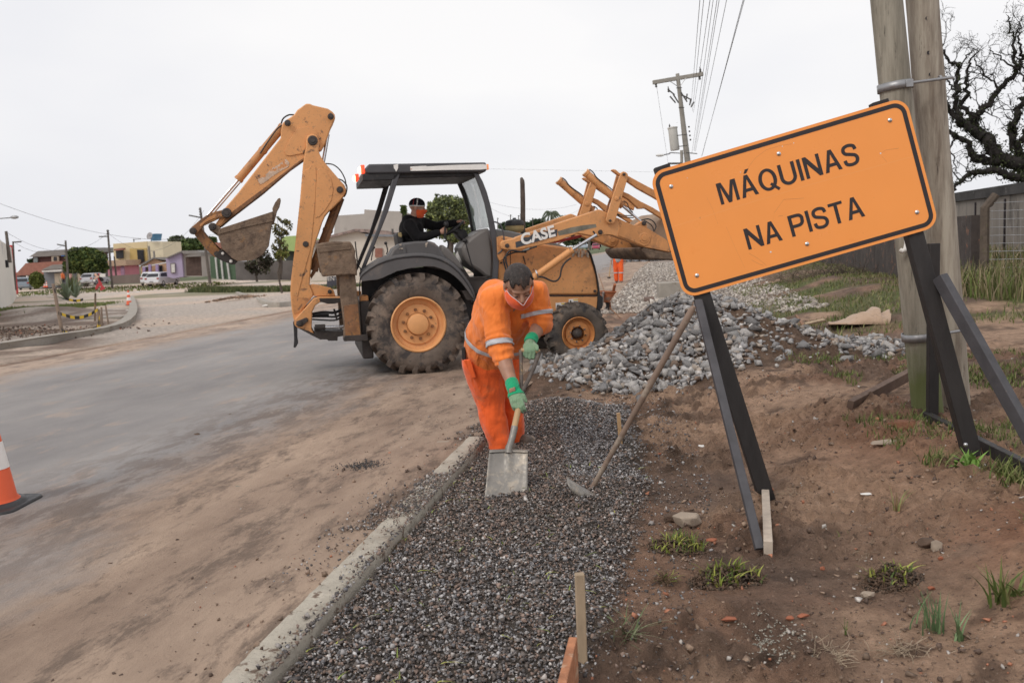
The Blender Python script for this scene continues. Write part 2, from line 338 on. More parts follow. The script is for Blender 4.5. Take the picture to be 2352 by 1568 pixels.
kl=[(-12.9,2,0),(-11.3,11,0)]+[tuple(gp('X',*q)) for q in [(0,470),(430,400),(660,365),(800,340),(900,312),(960,280),(1000,240),(1012,200),(1010,160),(985,85)]]
kl=[(p[0],p[1],p[2]*.9) for p in kl]
meta(kerb('kerb',kl,-.22,.3,m_kerb2,.16,4),kind='structure')
kl2=[tuple(gp('X',*q)) for q in [(1760,45),(1850,78),(1950,110),(1985,128),(2040,142)]]
kl2+= [(K0[0]-9.1*kn[0]+ku[0]*a,K0[1]-9.1*kn[1]+ku[1]*a,0) for a in (29,34,45,70,120)]
meta(kerb('kerb',kl2,.2,.3,m_kerb2,.15,4),kind='structure')
# ---------------------------------------------------------------- stones
def hullproto(seed,n=12,flat=.75,sh=0):
    r=random.Random(seed); bm=bmesh.new()
    for i in range(n):
        v=Vector((r.gauss(0,1),r.gauss(0,1),r.gauss(0,1))).normalized(); k=r.uniform(1-sh,1+sh); bm.verts.new((v.x*r.uniform(.75,1.15)*k,v.y*r.uniform(.6,.95)*k,v.z*flat*r.uniform(.7,1)*k))
    o=bmesh.ops.convex_hull(bm,input=bm.verts); bmesh.ops.delete(bm,geom=[g for g in o['geom_interior'] if isinstance(g,bmesh.types.BMVert)],context='VERTS')
    bmesh.ops.triangulate(bm,faces=bm.faces); bm.verts.ensure_lookup_table(); bm.verts.index_update()
    v=np.array([q.co[:] for q in bm.verts]); f=np.array([[w.index for w in q.verts] for q in bm.faces]); bm.free(); return v,f
PR=[hullproto(i,9,.8) for i in range(9)]; PRB=[hullproto(40+i,10,.8,.35) for i in range(12)]
def scatter(P,Sz,Cc,protos,tilt=.6,rg=rng):
    VV=[];FF=[];CC=[];off=0; which=rg.integers(0,len(protos),len(P))
    for k,(v,f) in enumerate(protos):
        idx=np.where(which==k)[0]; n=len(idx)
        if not n: continue
        a=rg.uniform(0,6.283,n); b=rg.normal(0,tilt,n); ca,sa,cb,sb=np.cos(a),np.sin(a),np.cos(b),np.sin(b)
        R=np.zeros((n,3,3)); R[:,0,0]=ca;R[:,0,1]=-sa*cb;R[:,0,2]=sa*sb;R[:,1,0]=sa;R[:,1,1]=ca*cb;R[:,1,2]=-ca*sb;R[:,2,1]=sb;R[:,2,2]=cb
        sc=Sz[idx][:,None]*rg.uniform(.75,1.25,(n,3)); w=np.einsum('nij,nvj->nvi',R,v[None]*sc[:,None,:])+P[idx][:,None,:]
        VV.append(w.reshape(-1,3)); FF.append((f[None]+(np.arange(n)*len(v))[:,None,None]+off).reshape(-1,3)); CC.append(np.repeat(Cc[idx],len(v),0)); off+=n*len(v)
    return np.concatenate(VV),np.concatenate(FF),np.concatenate(CC)
def pal(n,cols,w,jit=.18,rg=rng):
    i=rg.choice(len(cols),n,p=np.array(w)/sum(w)); return np.array(cols)[i]*rg.uniform(1-jit,1+jit,(n,1))
m_st=M('crushed_stone',(1,1,1),.8,var=.22,sc=60,bm=.4,bsc=160,bd=.003,attr=True)
m_rock=M('quarry_rock',(1,1,1),.9,var=.38,sc=16,bm=.8,bsc=34,bd=.02,attr=True,dirt=((.26,.19,.145),.60,.12,7))
# gravel bed beside the kerb
n=140000; gx=rng.uniform(-1.3,1.5,n); gy=rng.uniform(1.9,8.9,n)
w_=in_gravel(gx,gy); ok=w_>rng.uniform(.02,.75,n)
spill=(rs(gx,gy)>-.14-.1*np.sin(gy*3))&(rs(gx,gy)<.25)&(((gy>4.75)&(gy<5.75))|((gy>7)&(gy<8)))&(rng.random(n)<.6)&(fbm(gx,gy,4,2,3)>.36)|((rs(gx,gy)>-.3)&(rs(gx,gy)<.1)&(gy>4.0)&(gy<5.8)&(rng.random(n)<.05))
stray=(rs(gx,gy)>.1)&(gx<gravR(gy)+.35)&(gy<8.9)&(rng.random(n)<.10)
ok=ok|spill|stray; gx,gy=gx[ok],gy[ok]; sp=(rs(gx,gy)<.19)
gz=np.where(rs(gx,gy)>.19,Hfull(gx,gy),np.where(rs(gx,gy)>0,.108,.062))
sz=rng.lognormal(0,.32,len(gx))*.0083; gz=gz+sz*.35+rng.random(len(gx))*.012*in_gravel(gx,gy)
lt=ss((fbm(gx,gy,.9,3,11)-.47)/.1)
cl=pal(len(gx),[(.09,.080,.077),(.145,.122,.108),(.21,.15,.118),(.30,.215,.175),(.33,.30,.28),(.52,.48,.45)],[22,28,22,13,10,3])
cl2=pal(len(gx),[(.16,.155,.16),(.25,.24,.24),(.40,.38,.37),(.52,.5,.49),(.10,.09,.09)],[20,24,22,10,16])
lite=(gx>.35)&(gx<1.35)&(gy>5.6)&(gy<8.6)&(mound(gx,gy)<.05)
use=(rng.random(len(gx))<np.where(lite,.62,.06+.28*lt)); cl[use]=cl2[use]
V,Fc,Cc=scatter(np.stack([gx,gy,gz],1),sz,cl,PR,.9)
meta(put('gravel_bed',npmesh('gravel_bed',V,Fc,3,Cc),m_st,smooth=0),'small dark crushed gravel spread beside the concrete kerb','gravel',kind='stuff')
# quarry stone heap
n=24000; px=rng.uniform(.25,5.3,n); py=rng.uniform(8.5,14.6,n)
front=np.interp(px,[.3,.54,1.0,1.54,2.66,3.78,4.92,5.3],[10.4,9.65,9.2,8.9,9.35,9.6,10.5,11])+.5*(fbm(px,py,1.4,3,2)-.5)
back=np.interp(px,[.3,1.2,2.3,3.2,4.2,5.3],[12,13.4,14,13.6,13.2,12.4])
dens=np.where(px<3.1,.9,.42); dens=np.where((fbm(px,py,1.1,3,15)>.47)&(px>2.7),dens*.2,dens); dens=np.where((px<1.6)&(py>10.2)&(py<10.9)&(fbm(px,py,1.2,2,1)>.45),.15,dens)
ok=(py>front)&(py<back)&(rng.random(n)<dens)
edge=(py>front-.45)&(py<=front)&(rng.random(n)<.06)
ok=ok|edge
px,py=px[ok],py[ok]; sz=np.clip(rng.lognormal(0,.5,len(px))*.034,.012,.10)
pz=Hfull(px,py)+sz*.25+rng.random(len(px))*.02
cl=pal(len(px),[(.52,.49,.46),(.40,.385,.375),(.29,.28,.278),(.17,.16,.155),(.40,.34,.285),(.23,.165,.125)],[18,26,24,12,12,12],.22)
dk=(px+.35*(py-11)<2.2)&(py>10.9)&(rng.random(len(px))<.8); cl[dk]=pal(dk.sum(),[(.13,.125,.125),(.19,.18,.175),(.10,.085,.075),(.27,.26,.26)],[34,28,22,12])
big=np.argsort(-sz*np.where(py<12,1,.4))[:230]; msk=np.ones(len(px),bool); msk[big]=False
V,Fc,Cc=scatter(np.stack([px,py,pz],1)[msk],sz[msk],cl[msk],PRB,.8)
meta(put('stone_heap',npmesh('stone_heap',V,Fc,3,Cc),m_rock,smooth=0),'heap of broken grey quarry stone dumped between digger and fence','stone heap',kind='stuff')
RM=[]
for k in range(12):
    for tone in ((.54,.51,.48),(.42,.405,.39),(.28,.27,.265)):
        v,f=PRB[k]; me=npmesh('stone',v,f,3,np.tile(tone,(len(v),1))); me.materials.append(m_rock); RM.append(me)
for j,i in enumerate(big):
    o=bpy.data.objects.new('stone',RM[(j*7)%len(RM)] if cl[i][0]>.2 else RM[(j%12)*3+2]); COL.objects.link(o); o.location=(px[i],py[i],pz[i]); a=sz[i]
    o.scale=(a*random.uniform(.9,1.25),a*random.uniform(.8,1.1),a*random.uniform(.75,1.1)); o.rotation_euler=(random.gauss(0,.5),random.gauss(0,.5),random.uniform(0,6.3))
    meta(o,'large angular grey stone lying loose on the heap of quarry stone','stone','large stones on the quarry stone heap')
# pale stone strip along the far roadside and the far heap
n=9500; s_=rng.uniform(.1,5.0,n); t_=17+43*rng.random(n)**1.5
fx=K0[0]+s_*kn[0]+t_*ku[0]; fy=K0[1]+s_*kn[1]+t_*ku[1]; ok=fbm(fx,fy,.5,3,4)+.25*ss((4-s_)/1.5)>.42; fx,fy=fx[ok],fy[ok]
sz=rng.lognormal(0,.3,len(fx))*.055; cl=pal(len(fx),[(.50,.44,.38),(.40,.35,.30),(.30,.26,.23),(.58,.53,.47)],[30,30,20,20])
V,Fc,Cc=scatter(np.stack([fx,fy,Hfull(fx,fy)+.02],1),sz,cl,PR,.5)
meta(put('stone_strip',npmesh('stone_strip',V,Fc,3,Cc),m_st,smooth=0),'pale crushed stone spread along the far right roadside','crushed stone',kind='stuff')
hc=gp('V',960,600); n=900; a=rng.uniform(0,6.283,n); r=rng.random(n)**.6; ex=hc.x+1.9*r*np.cos(a); ey=hc.y+1.6*r*np.sin(a); ez=hc.z+.75*(1-r**1.2)
V,Fc,Cc=scatter(np.stack([ex,ey,ez],1),rng.uniform(.08,.16,n),pal(n,[(.2,.2,.21),(.3,.3,.31),(.12,.12,.12)],[3,3,2]),PR,.8)
meta(put('stone_heap',npmesh('stone_heap',V,Fc,3,Cc),m_st,smooth=0),'small far heap of dark stone on the road edge below the loader bucket','stone heap',kind='stuff')
# crumbs, clods and grit over the bare soil, the road sand and the kerb
n=52000; cx=rng.uniform(-3.4,4.6,n); cy=1.9+rng.random(n)**1.3*9; s_=rs(cx,cy)
d_=np.where(s_>.2,np.where(fbm(cx,cy,2.2,4,3)>.5,.85,.10),np.where(s_>-1.9,.12*ss((s_+2.2)/2)+.07,.03)); d_=np.where((s_>0)&(s_<.17),.5*(fbm(cx,cy,2.5,3,3)>.42),d_)
ok=(rng.random(n)<d_)&(in_gravel(cx,cy)<.3)&(pile(cx,cy)<.1); cx,cy,s_=cx[ok],cy[ok],s_[ok]
d_=0; cz=np.where(s_>.17,Hfull(cx,cy),np.where(s_>0,.105,.01+.05*ss((s_+1.1)/1.1))); sz=rng.lognormal(0,.6,len(cx))*.0062; sz=np.where((s_>0)&(s_<.17),sz*.6,sz); sz=np.where(s_<-.3,sz*.62,sz)
cl=pal(len(cx),[(.12,.08,.06),(.20,.14,.10),(.30,.21,.15),(.40,.17,.10),(.5,.46,.42)],[34,28,18,6,7]); 
V,Fc,Cc=scatter(np.stack([cx,cy,cz+sz*.3],1),np.clip(sz,.002,.022),cl,PR,.8)
meta(put('soil_crumbs',npmesh('soil_crumbs',V,Fc,3,Cc),m_st,smooth=0),'brown crumbs of soil and grit strewn over ground, kerb and road','soil crumbs',kind='stuff')
# ================================================================ materials
RUST=(.16,.085,.05)
m_or=M('machine_orange',(.71,.335,.13),.5,var=.14,sc=1.6,bm=.12,bsc=12,bd=.004,dirt=[((.30,.15,.07),.55,.25,2.2),((.17,.095,.06),.61,.06,9),((.13,.08,.055),.62,.05,3.5),((.42,.24,.12),.56,.12,28)])
m_or2=M('machine_orange_worn',(.58,.265,.10),.6,var=.22,sc=2.5,bm=.3,bsc=20,bd=.006,dirt=[((.24,.12,.065),.52,.16,3.5),((.13,.08,.055),.58,.10,11)])
m_rusty=M('rusty_steel',(.24,.115,.055),.75,var=.4,sc=5,bm=.5,bsc=28,bd=.008,dirt=[((.36,.17,.06),.5,.14,6),((.09,.06,.045),.55,.12,12)])
m_mud=M('dried_mud_steel',(.21,.145,.10),.9,var=.35,sc=5,bm=.9,bsc=16,bd=.03,dirt=[((.11,.075,.055),.5,.14,7),((.30,.17,.08),.6,.1,5)])
m_blk=M('black_steel',(.028,.026,.027),.55,var=.3,sc=5,bm=.2,dirt=((.10,.08,.065),.6,.18,6))
m_dark=M('greasy_dark_steel',(.045,.036,.032),.6,var=.4,sc=6,bm=.4,bsc=30,dirt=((.13,.095,.07),.58,.14,7))
m_fend=M('dark_grey_plastic',(.10,.094,.094),.55,var=.18,sc=2.5,bm=.15,bsc=25,dirt=[((.24,.19,.155),.56,.22,3),((.40,.35,.3),.72,.05,16)])
m_cab=M('cab_grey_frame',(.075,.073,.078),.5,var=.2,sc=4,bm=.1,dirt=((.2,.16,.13),.6,.2,5))
m_console=M('brown_grey_panel',(.16,.145,.135),.55,var=.12,sc=2,bm=.05)
m_tyre=M('muddy_tyre',(.15,.115,.092),.9,var=.35,sc=4,bm=.7,bsc=22,bd=.014,dirt=[((.055,.047,.044),.49,.10,5),((.26,.195,.15),.56,.14,4)])
m_tyre2=M('muddy_small_tyre',(.105,.085,.070),.9,var=.35,sc=5,bm=.5,bsc=26,bd=.01,dirt=[((.045,.04,.038),.5,.1,6),((.20,.14,.10),.56,.12,7)])
m_rim=M('rim_orange',(.74,.365,.15),.6,var=.15,sc=4,bm=.1,dirt=((.30,.17,.09),.62,.1,10))
m_rim2=M('rim_orange_dirty',(.55,.23,.075),.65,var=.25,sc=6,bm=.2,dirt=((.16,.09,.055),.56,.14,12))
m_chrome=M('chrome_rod',(.72,.72,.74),.18,1.0,var=.05,bm=0)
m_rub=M('black_rubber_hose',(.03,.029,.03),.5,var=.3,bm=0,dirt=((.10,.085,.07),.6,.15,20))
m_white=M('white_paint',(.84,.81,.77),.6,var=.1,sc=6,bm=.1,dirt=((.45,.22,.12),.64,.06,16))
m_hood=M('hood_grey',(.16,.165,.165),.5,var=.15,sc=2,bm=.05)
m_brass=M('precleaner_tan',(.40,.30,.14),.5,var=.2,bm=.1)
m_pipe=M('exhaust_brown',(.10,.075,.06),.7,var=.35,sc=9,bm=.2)
m_red=M('red_strut',(.42,.035,.03),.5,var=.15,bm=.05)
m_yel=M('sticker_yellow',(.75,.5,.06),.5,var=.05,bm=0)
m_pin=M('pin_steel',(.075,.062,.056),.5,.3,var=.3,sc=20,bm=.2)
m_decal=M('dark_decal',(.06,.065,.075),.5,var=.15,bm=0)
m_decal2=M('faded_decal',(.24,.22,.17),.6,var=.5,sc=5,bm=0,dirt=((.60,.24,.07),.6,.04,12))
def glassm(name,tint,alpha):
    m,nt,bs=newmat(name); bs.inputs['Base Color'].default_value=(*tint,1); bs.inputs['Roughness'].default_value=.05; bs.inputs['Alpha'].default_value=alpha; return m
m_glass=glassm('cab_glass',(.55,.66,.62),.42)
def emis(name,col,e,base=(.5,.1,.05)):
    m,nt,bs=newmat(name); bs.inputs['Base Color'].default_value=(*base,1); bs.inputs['Emission Color'].default_value=(*col,1); bs.inputs['Emission Strength'].default_value=e; return m
# ================================================================ backhoe loader
bO=Vector((-1.23,11.2,0)); bA=R_(13.); bu=Vector((math.cos(bA),math.sin(bA),0)); bv=Vector((-math.sin(bA),math.cos(bA),0)); bz=Vector((0,0,1))
AX=(bu,bv,bz)
OFFY=0.
def bl(k,x,y,yl):     # picture point -> world point on the machine's lengthwise plane at lateral yl
    r=ray(k,x,y); q=bO+bv*yl; t_=(q-CAM).dot(bv)/r.dot(bv); return CAM+r*t_+bv*OFFY
def loc(x,y,z): return bO+bu*x+bv*y+bz*z
BH=thing('backhoe_loader','mud-stained orange backhoe loader working across the road','backhoe loader',bO+Vector((0,0,.02)))
def bp(name,k,pts,yl,th,mat,parent=None,bevel=.012,smooth=35):
    P=[bl(*( (k,)+tuple(p) if not isinstance(p[0],str) else p),yl) for p in pts]
    return mk(name,MB().prism(P,bv*th),mat,parent or BH,bevel=bevel,smooth=smooth)
def pins(parent,lst,k,yl,th=.03,mat=None):
    for x,y,r in lst:
        c=bl(k,x,y,yl); rr=r/RG[k][2]/1.7415/FP*(c-CAM).dot(cF)
        mb=MB(); mb.lathe(c,-bv,[(0,th),(rr*.45,th),(rr*.5,th*.55),(rr*.85,th*.55),(rr,th*.2),(rr,-.02)],18); mk('pin',mb,mat or m_pin,parent)
def pxr(k,w,c): return w/RG[k][2]/1.7415/FP*(Vector(c)-CAM).dot(cF)/2
# --- boom
boomp=[(700,232),(715,224),(730,222),(748,228),(760,242),(766,275),(762,318),(772,345),(785,368),(803,392),(840,435),(885,488),(908,512),(918,535),(918,555),(905,580),(880,610),(850,640),(820,665),(800,690),(782,730),(768,775),(750,825),(735,870),(725,930),(716,1010),(711,1080),(725,1110),(735,1140),(700,1180),(640,1285),(620,1285),(608,1220),(600,1130),(604,1050),(625,880),(655,600),(672,400),(682,330),(690,290),(691,250)]
boom=bp('boom','A',boomp,.94,.34,m_or,bevel=.015)
bp('stiffener','A',[(705,420),(715,400),(732,397),(746,410),(748,480),(742,600),(728,760),(715,880),(640,1150),(612,1140),(612,1060),(640,830),(668,560),(680,430)],.932,.008,m_or,boom,.004)
bp('stiffener','A',[(756,425),(775,416),(795,425),(835,480),(845,540),(835,600),(800,655),(765,695),(742,700),(745,560),(752,450)],.932,.008,m_or,boom,.004)
bp('stiffener','A',[(612,1150),(720,1160),(650,1240),(622,1250),(612,1200)],.934,.006,m_or2,boom,.003)
pins(boom,[(883,540,19),(688,850,17)],'A',.93)
# --- dipper arm
dip=bp('dipper_arm','A',[(222,650),(250,618),(300,560),(545,245),(546,205),(556,160),(575,143),(600,128),(622,112),(640,86),(690,50),(712,50),(728,58),(815,78),(840,95),(854,112),(856,132),(845,160),(830,190),(815,235),(800,275),(778,312),(763,318),(755,340),(700,358),(672,372),(600,425),(440,562),(265,697),(205,748),(150,772),(180,725),(205,690)],1.0,.22,m_or,bevel=.014)
bp('edge_plate','A',[(672,374),(690,352),(700,340),(640,385),(430,545),(255,675),(205,735),(150,760),(150,772),(205,748),(265,697),(440,562),(600,425)],.99,.24,m_rusty,dip,.004)
bp('head_plate','A',[(566,320),(600,248),(640,190),(690,180),(740,200),(770,240),(765,300),(690,290),(680,330),(600,347),(575,343)],.985,.012,m_or,dip,.004)
pins(dip,[(831,123,18),(585,160,18),(728,260,28),(237,672,28)],'A',.935)
for (x0,y0,x1,y1) in [(415,520,470,470),(470,480,530,410),(535,400,590,370),(440,500,455,480)]:
    pass
bp('worn_sticker','A',[(415,480),(440,470),(470,445),(500,412),(530,400),(575,365),(595,385),(590,410),(560,425),(520,450),(490,470),(445,505),(425,512)],.996,.003,M('worn_sticker_white',(.62,.45,.33),.7,var=.4,sc=14,bm=0,dirt=[((.60,.25,.09),.50,.04,9),((.08,.07,.06),.62,.05,14)]),dip,0)
def cyl2(name,k,a,b,w,yl,mat,parent=None,n=16,ring=None):
    A_=bl(k,*a,yl); B_=bl(k,*b,yl); r=pxr(k,w,A_); mb=MB(); mb.cyl(A_,B_,r,n=n)
    if ring:
        d=(B_-A_).normalized()
        for t_ in ring: q=A_.lerp(B_,t_); mb.cyl(q-d*.02,q+d*.02,r*1.12,n=n)
    return mk(name,mb,mat,parent or BH)
dc=cyl2('bucket_cylinder','A',(560,178),(302,486),46,1.1,m_or2,ring=(.02,.45,.98))
cyl2('rod','A',(302,486),(118,700),17,1.1,m_chrome,dc); cyl2('rod_pipe','A',(318,495),(150,690),7,1.05,m_rusty,dc)
def hose(k,pts,w,yl,parent=None,name='hose',mat=None,yl2=None):
    P=[bl(k,x,y,yl if yl2 is None else yl+(yl2-yl)*i/(len(pts)-1)) for i,(x,y) in enumerate(pts)]
    Q=[]
    for i in range(len(P)-1):
        p0=P[max(i-1,0)];p1=P[i];p2=P[i+1];p3=P[min(i+2,len(P)-1)]
        for j in range(5):
            t_=j/5; Q.append(.5*((2*p1)+(p2-p0)*t_+(2*p0-5*p1+4*p2-p3)*t_*t_+(3*p1-p0-3*p2+p3)*t_**3))
    Q.append(P[-1]); return mk(name,MB().tube(Q,pxr(k,w,P[0]),8),mat or m_rub,parent or BH,smooth=60)
hose('A',[(548,165),(560,135),(590,115),(622,114)],9,1.1); hose('A',[(552,172),(520,200),(470,270),(428,335)],8,1.02)
hose('A',[(800,391),(845,398),(885,430),(912,480),(918,520)],7,1.2); hose('A',[(870,478),(900,490),(922,520),(918,560),(905,582)],8,1.0)
bcy=cyl2('boom_cylinder','A',(884,585),(728,1000),52,1.15,m_rusty,ring=(.45,.98)); cyl2('rod','A',(815,225),(785,400),20,1.14,m_chrome,dip)
bp('guard','A',[(885,590),(900,590),(880,650),(840,770),(780,960),(720,1048),(712,1030),(760,930),(820,770)],1.05,.03,m_rusty,bcy,.003)
# --- bucket and linkage
lk=bp('bucket_link','A',[(252,655),(235,650),(170,665),(130,680),(85,712),(32,758),(26,775),(32,792),(50,796),(72,786),(108,745),(150,726),(190,706),(232,700),(258,692)],.96,.05,m_rusty,bevel=.008)
bp('rib','A',[(215,675),(170,684),(130,700),(80,742),(88,752),(115,728),(160,705),(212,692)],.952,.008,m_or2,lk,.003)
bp('bucket_link','A',[(252,655),(170,665),(85,712),(32,758),(26,775),(50,796),(72,786),(108,745),(190,706),(258,692)],1.22,.05,m_rusty,bevel=.008)
lk2=bp('bucket_link','A',[(60,772),(88,758),(130,810),(200,880),(205,905),(190,928),(165,922),(120,880),(55,800)],1.0,.2,m_rusty,bevel=.01)
pins(lk,[(45,775,20)],'A',.95); pins(lk2,[(180,905,15)],'A',.985)
bkp=[(190,782),(200,762),(212,757),(500,664),(503,700),(497,735),(478,862),(440,915),(385,943),(300,948),(268,930),(215,880),(190,810)]
flr=[(500,700),(497,735),(478,862),(440,917),(385,945),(300,950),(266,931),(212,882),(186,810),(190,780)]
mb=MB(); y0,y1=.78,1.42
for yy,th in ((y0,.025),(y1-.025,.025)):
    mb.prism([bl('A',*p,yy) for p in bkp],bv*th)
mb.sheet([[bl('A',*p,y0+.004),bl('A',*p,y1-.004)] for p in flr])
bk=mk('bucket',mb,m_mud,BH,bevel=.006)
bp('side_lip','A',[(200,762),(212,757),(498,664),(500,720),(350,752),(190,795)],y0-.014,.014,m_mud,bk,.004)
bp('hinge_ear','A',[(132,750),(135,738),(150,728),(168,730),(200,755),(215,775),(190,806),(178,785),(160,775),(142,772)],.92,.05,m_mud,bk,.006)
bp('hinge_ear','A',[(132,750),(150,728),(168,730),(215,775),(190,806),(142,772)],1.22,.05,m_mud,bk,.006)
bp('linkage_bracket','A',[(168,915),(195,885),(218,880),(265,925),(302,946),(285,964),(268,967),(240,957),(190,935)],.92,.05,m_dark,bk,.006)
pins(bk,[(155,751,20)],'A',.91); pins(bk,[(262,947,9),(215,903,8)],'A',.915,.01,m_white)
for i in range(5):
    yy=y0+.02+i*.135; bp('tooth','A',[(498,645),(512,615),(530,590),(543,586),(546,605),(538,640),(524,665),(516,700),(505,740),(495,740),(500,690)],yy,.05,m_mud,bk,.008)
# --- swing frame, king post
sw=bp('swing_frame','A',[(620,1285),(735,1158),(760,1150),(865,1150),(898,1157),(902,1172),(890,1180),(770,1180),(742,1200),(726,1235),(722,1330),(738,1366),(705,1350),(640,1326),(624,1310)],.88,.46,m_or,bevel=.012)
bp('bracket','A',[(710,1085),(728,1078),(760,1083),(830,1100),(848,1112),(858,1146),(735,1146),(725,1130)],.96,.2,m_or,sw,.008)
bp('base_plate','A',[(640,1325),(705,1345),(740,1362),(735,1335),(760,1340),(905,1350),(905,1372),(870,1378),(870,1400),(815,1400),(812,1393),(770,1393),(720,1368)],.86,.5,m_dark,sw,.006)
bp('hinge_link','A',[(635,1290),(690,1268),(702,1275),(700,1290),(668,1318),(645,1320),(633,1310)],.85,.03,m_pin,sw,.006)
pins(sw,[(825,1121,12)],'A',.95); pins(sw,[(655,1300,16)],'A',.845)
bp('upper_mount','A',[(765,1160),(895,1158),(900,1178),(890,1180),(850,1190),(815,1190),(770,1178)],.8,.7,m_dark,sw,.004)
bp('rubber_flap','A',[(616,1295),(640,1325),(640,1390),(645,1415),(630,1440),(618,1438),(622,1400),(620,1340)],.95,.3,m_rub,bevel=.003)
for q,w in (([(725,1248),(790,1238),(850,1240),(905,1218)],16),([(725,1262),(800,1262),(860,1262),(905,1240)],11),([(725,1278),(790,1282),(860,1282),(905,1255)],9),([(728,1255),(760,1250),(800,1247),(820,1246)],28)):
    hose('A',q,w,1.0)
bp('hose_clamp','A',[(845,1222),(856,1219),(873,1283),(862,1287)],.95,.1,m_dark,None,.003)
sc_=cyl2('swing_cylinder','A',(740,1325),(800,1322),34,.85,m_dark); cyl2('rod','A',(800,1322),(912,1320),17,.85,m_chrome,sc_)
sc_=cyl2('swing_cylinder','A',(750,1345),(912,1352),30,1.3,m_dark)
# --- stabiliser
st_=bp('stabilizer','A',[(878,1025),(970,1022),(990,1200),(1008,1395),(905,1400),(905,1300),(885,1150)],.06,.14,m_mud,bevel=.012)
bp('wear_face','A',[(905,1200),(985,1190),(1000,1370),(915,1375)],.052,.008,m_rusty,st_,.003)
bp('shoe','A',[(748,850),(780,842),(850,833),(900,836),(942,834),(958,858),(972,890),(968,925),(978,940),(982,1032),(962,1024),(880,1028),(782,1036),(772,990),(760,930)],-.02,.36,m_mud,st_,.02)
bp('shoe_rim','A',[(752,868),(940,850),(948,880),(760,900)],-.03,.02,m_mud,st_,.008)
bp('foot','A',[(905,1385),(912,1372),(1040,1365),(1045,1400),(905,1403)],.02,.25,m_dark,st_,.006)
OFFY=1.75; st2=bp('stabilizer','A',[(888,1025),(975,1022),(1005,1390),(912,1398),(905,1300)],.1,.14,m_mud,bevel=.012); bp('shoe','A',[(760,850),(940,835),(965,1030),(780,1030)],0,.36,m_mud,st2,.02); OFFY=0.
hose('A',[(970,835),(985,960),(1002,1000),(995,1100),(1000,1180)],7,.3)
# rear frame body between stabiliser and wheel, chassis
mb=MB(); mb.box(loc(-.62,1.1,.62),(.14,1.9,.75),AX); mb.box(loc(.6,1.1,.68),(2.2,.7,.34),AX); mb.box(loc(-.25,1.1,.72),(.7,1.0,.5),AX); mb.box(loc(2.05,1.1,.66),(1.0,.75,.3),AX)
ch=mk('chassis',mb,m_dark,BH,bevel=.02)
mk('rear_frame',MB().box(loc(-.62,.36,.66),(.10,.34,.8),AX).box(loc(-.62,1.84,.66),(.10,.34,.8),AX),m_or2,BH,bevel=.01)
mb=MB(); mb.cyl(loc(0,.2,.67),loc(0,2.0,.67),.14); mb.ball(loc(0,1.1,.67),.24); mk('rear_axle',mb,m_dark,BH)
mb=MB(); mb.cyl(loc(2.12,.25,.42),loc(2.12,1.95,.42),.07); mb.ball(loc(2.12,1.1,.42),.15); mb.box(loc(2.12,.5,.42),(.16,.12,.2),AX); mk('front_axle',mb,m_dark,BH)
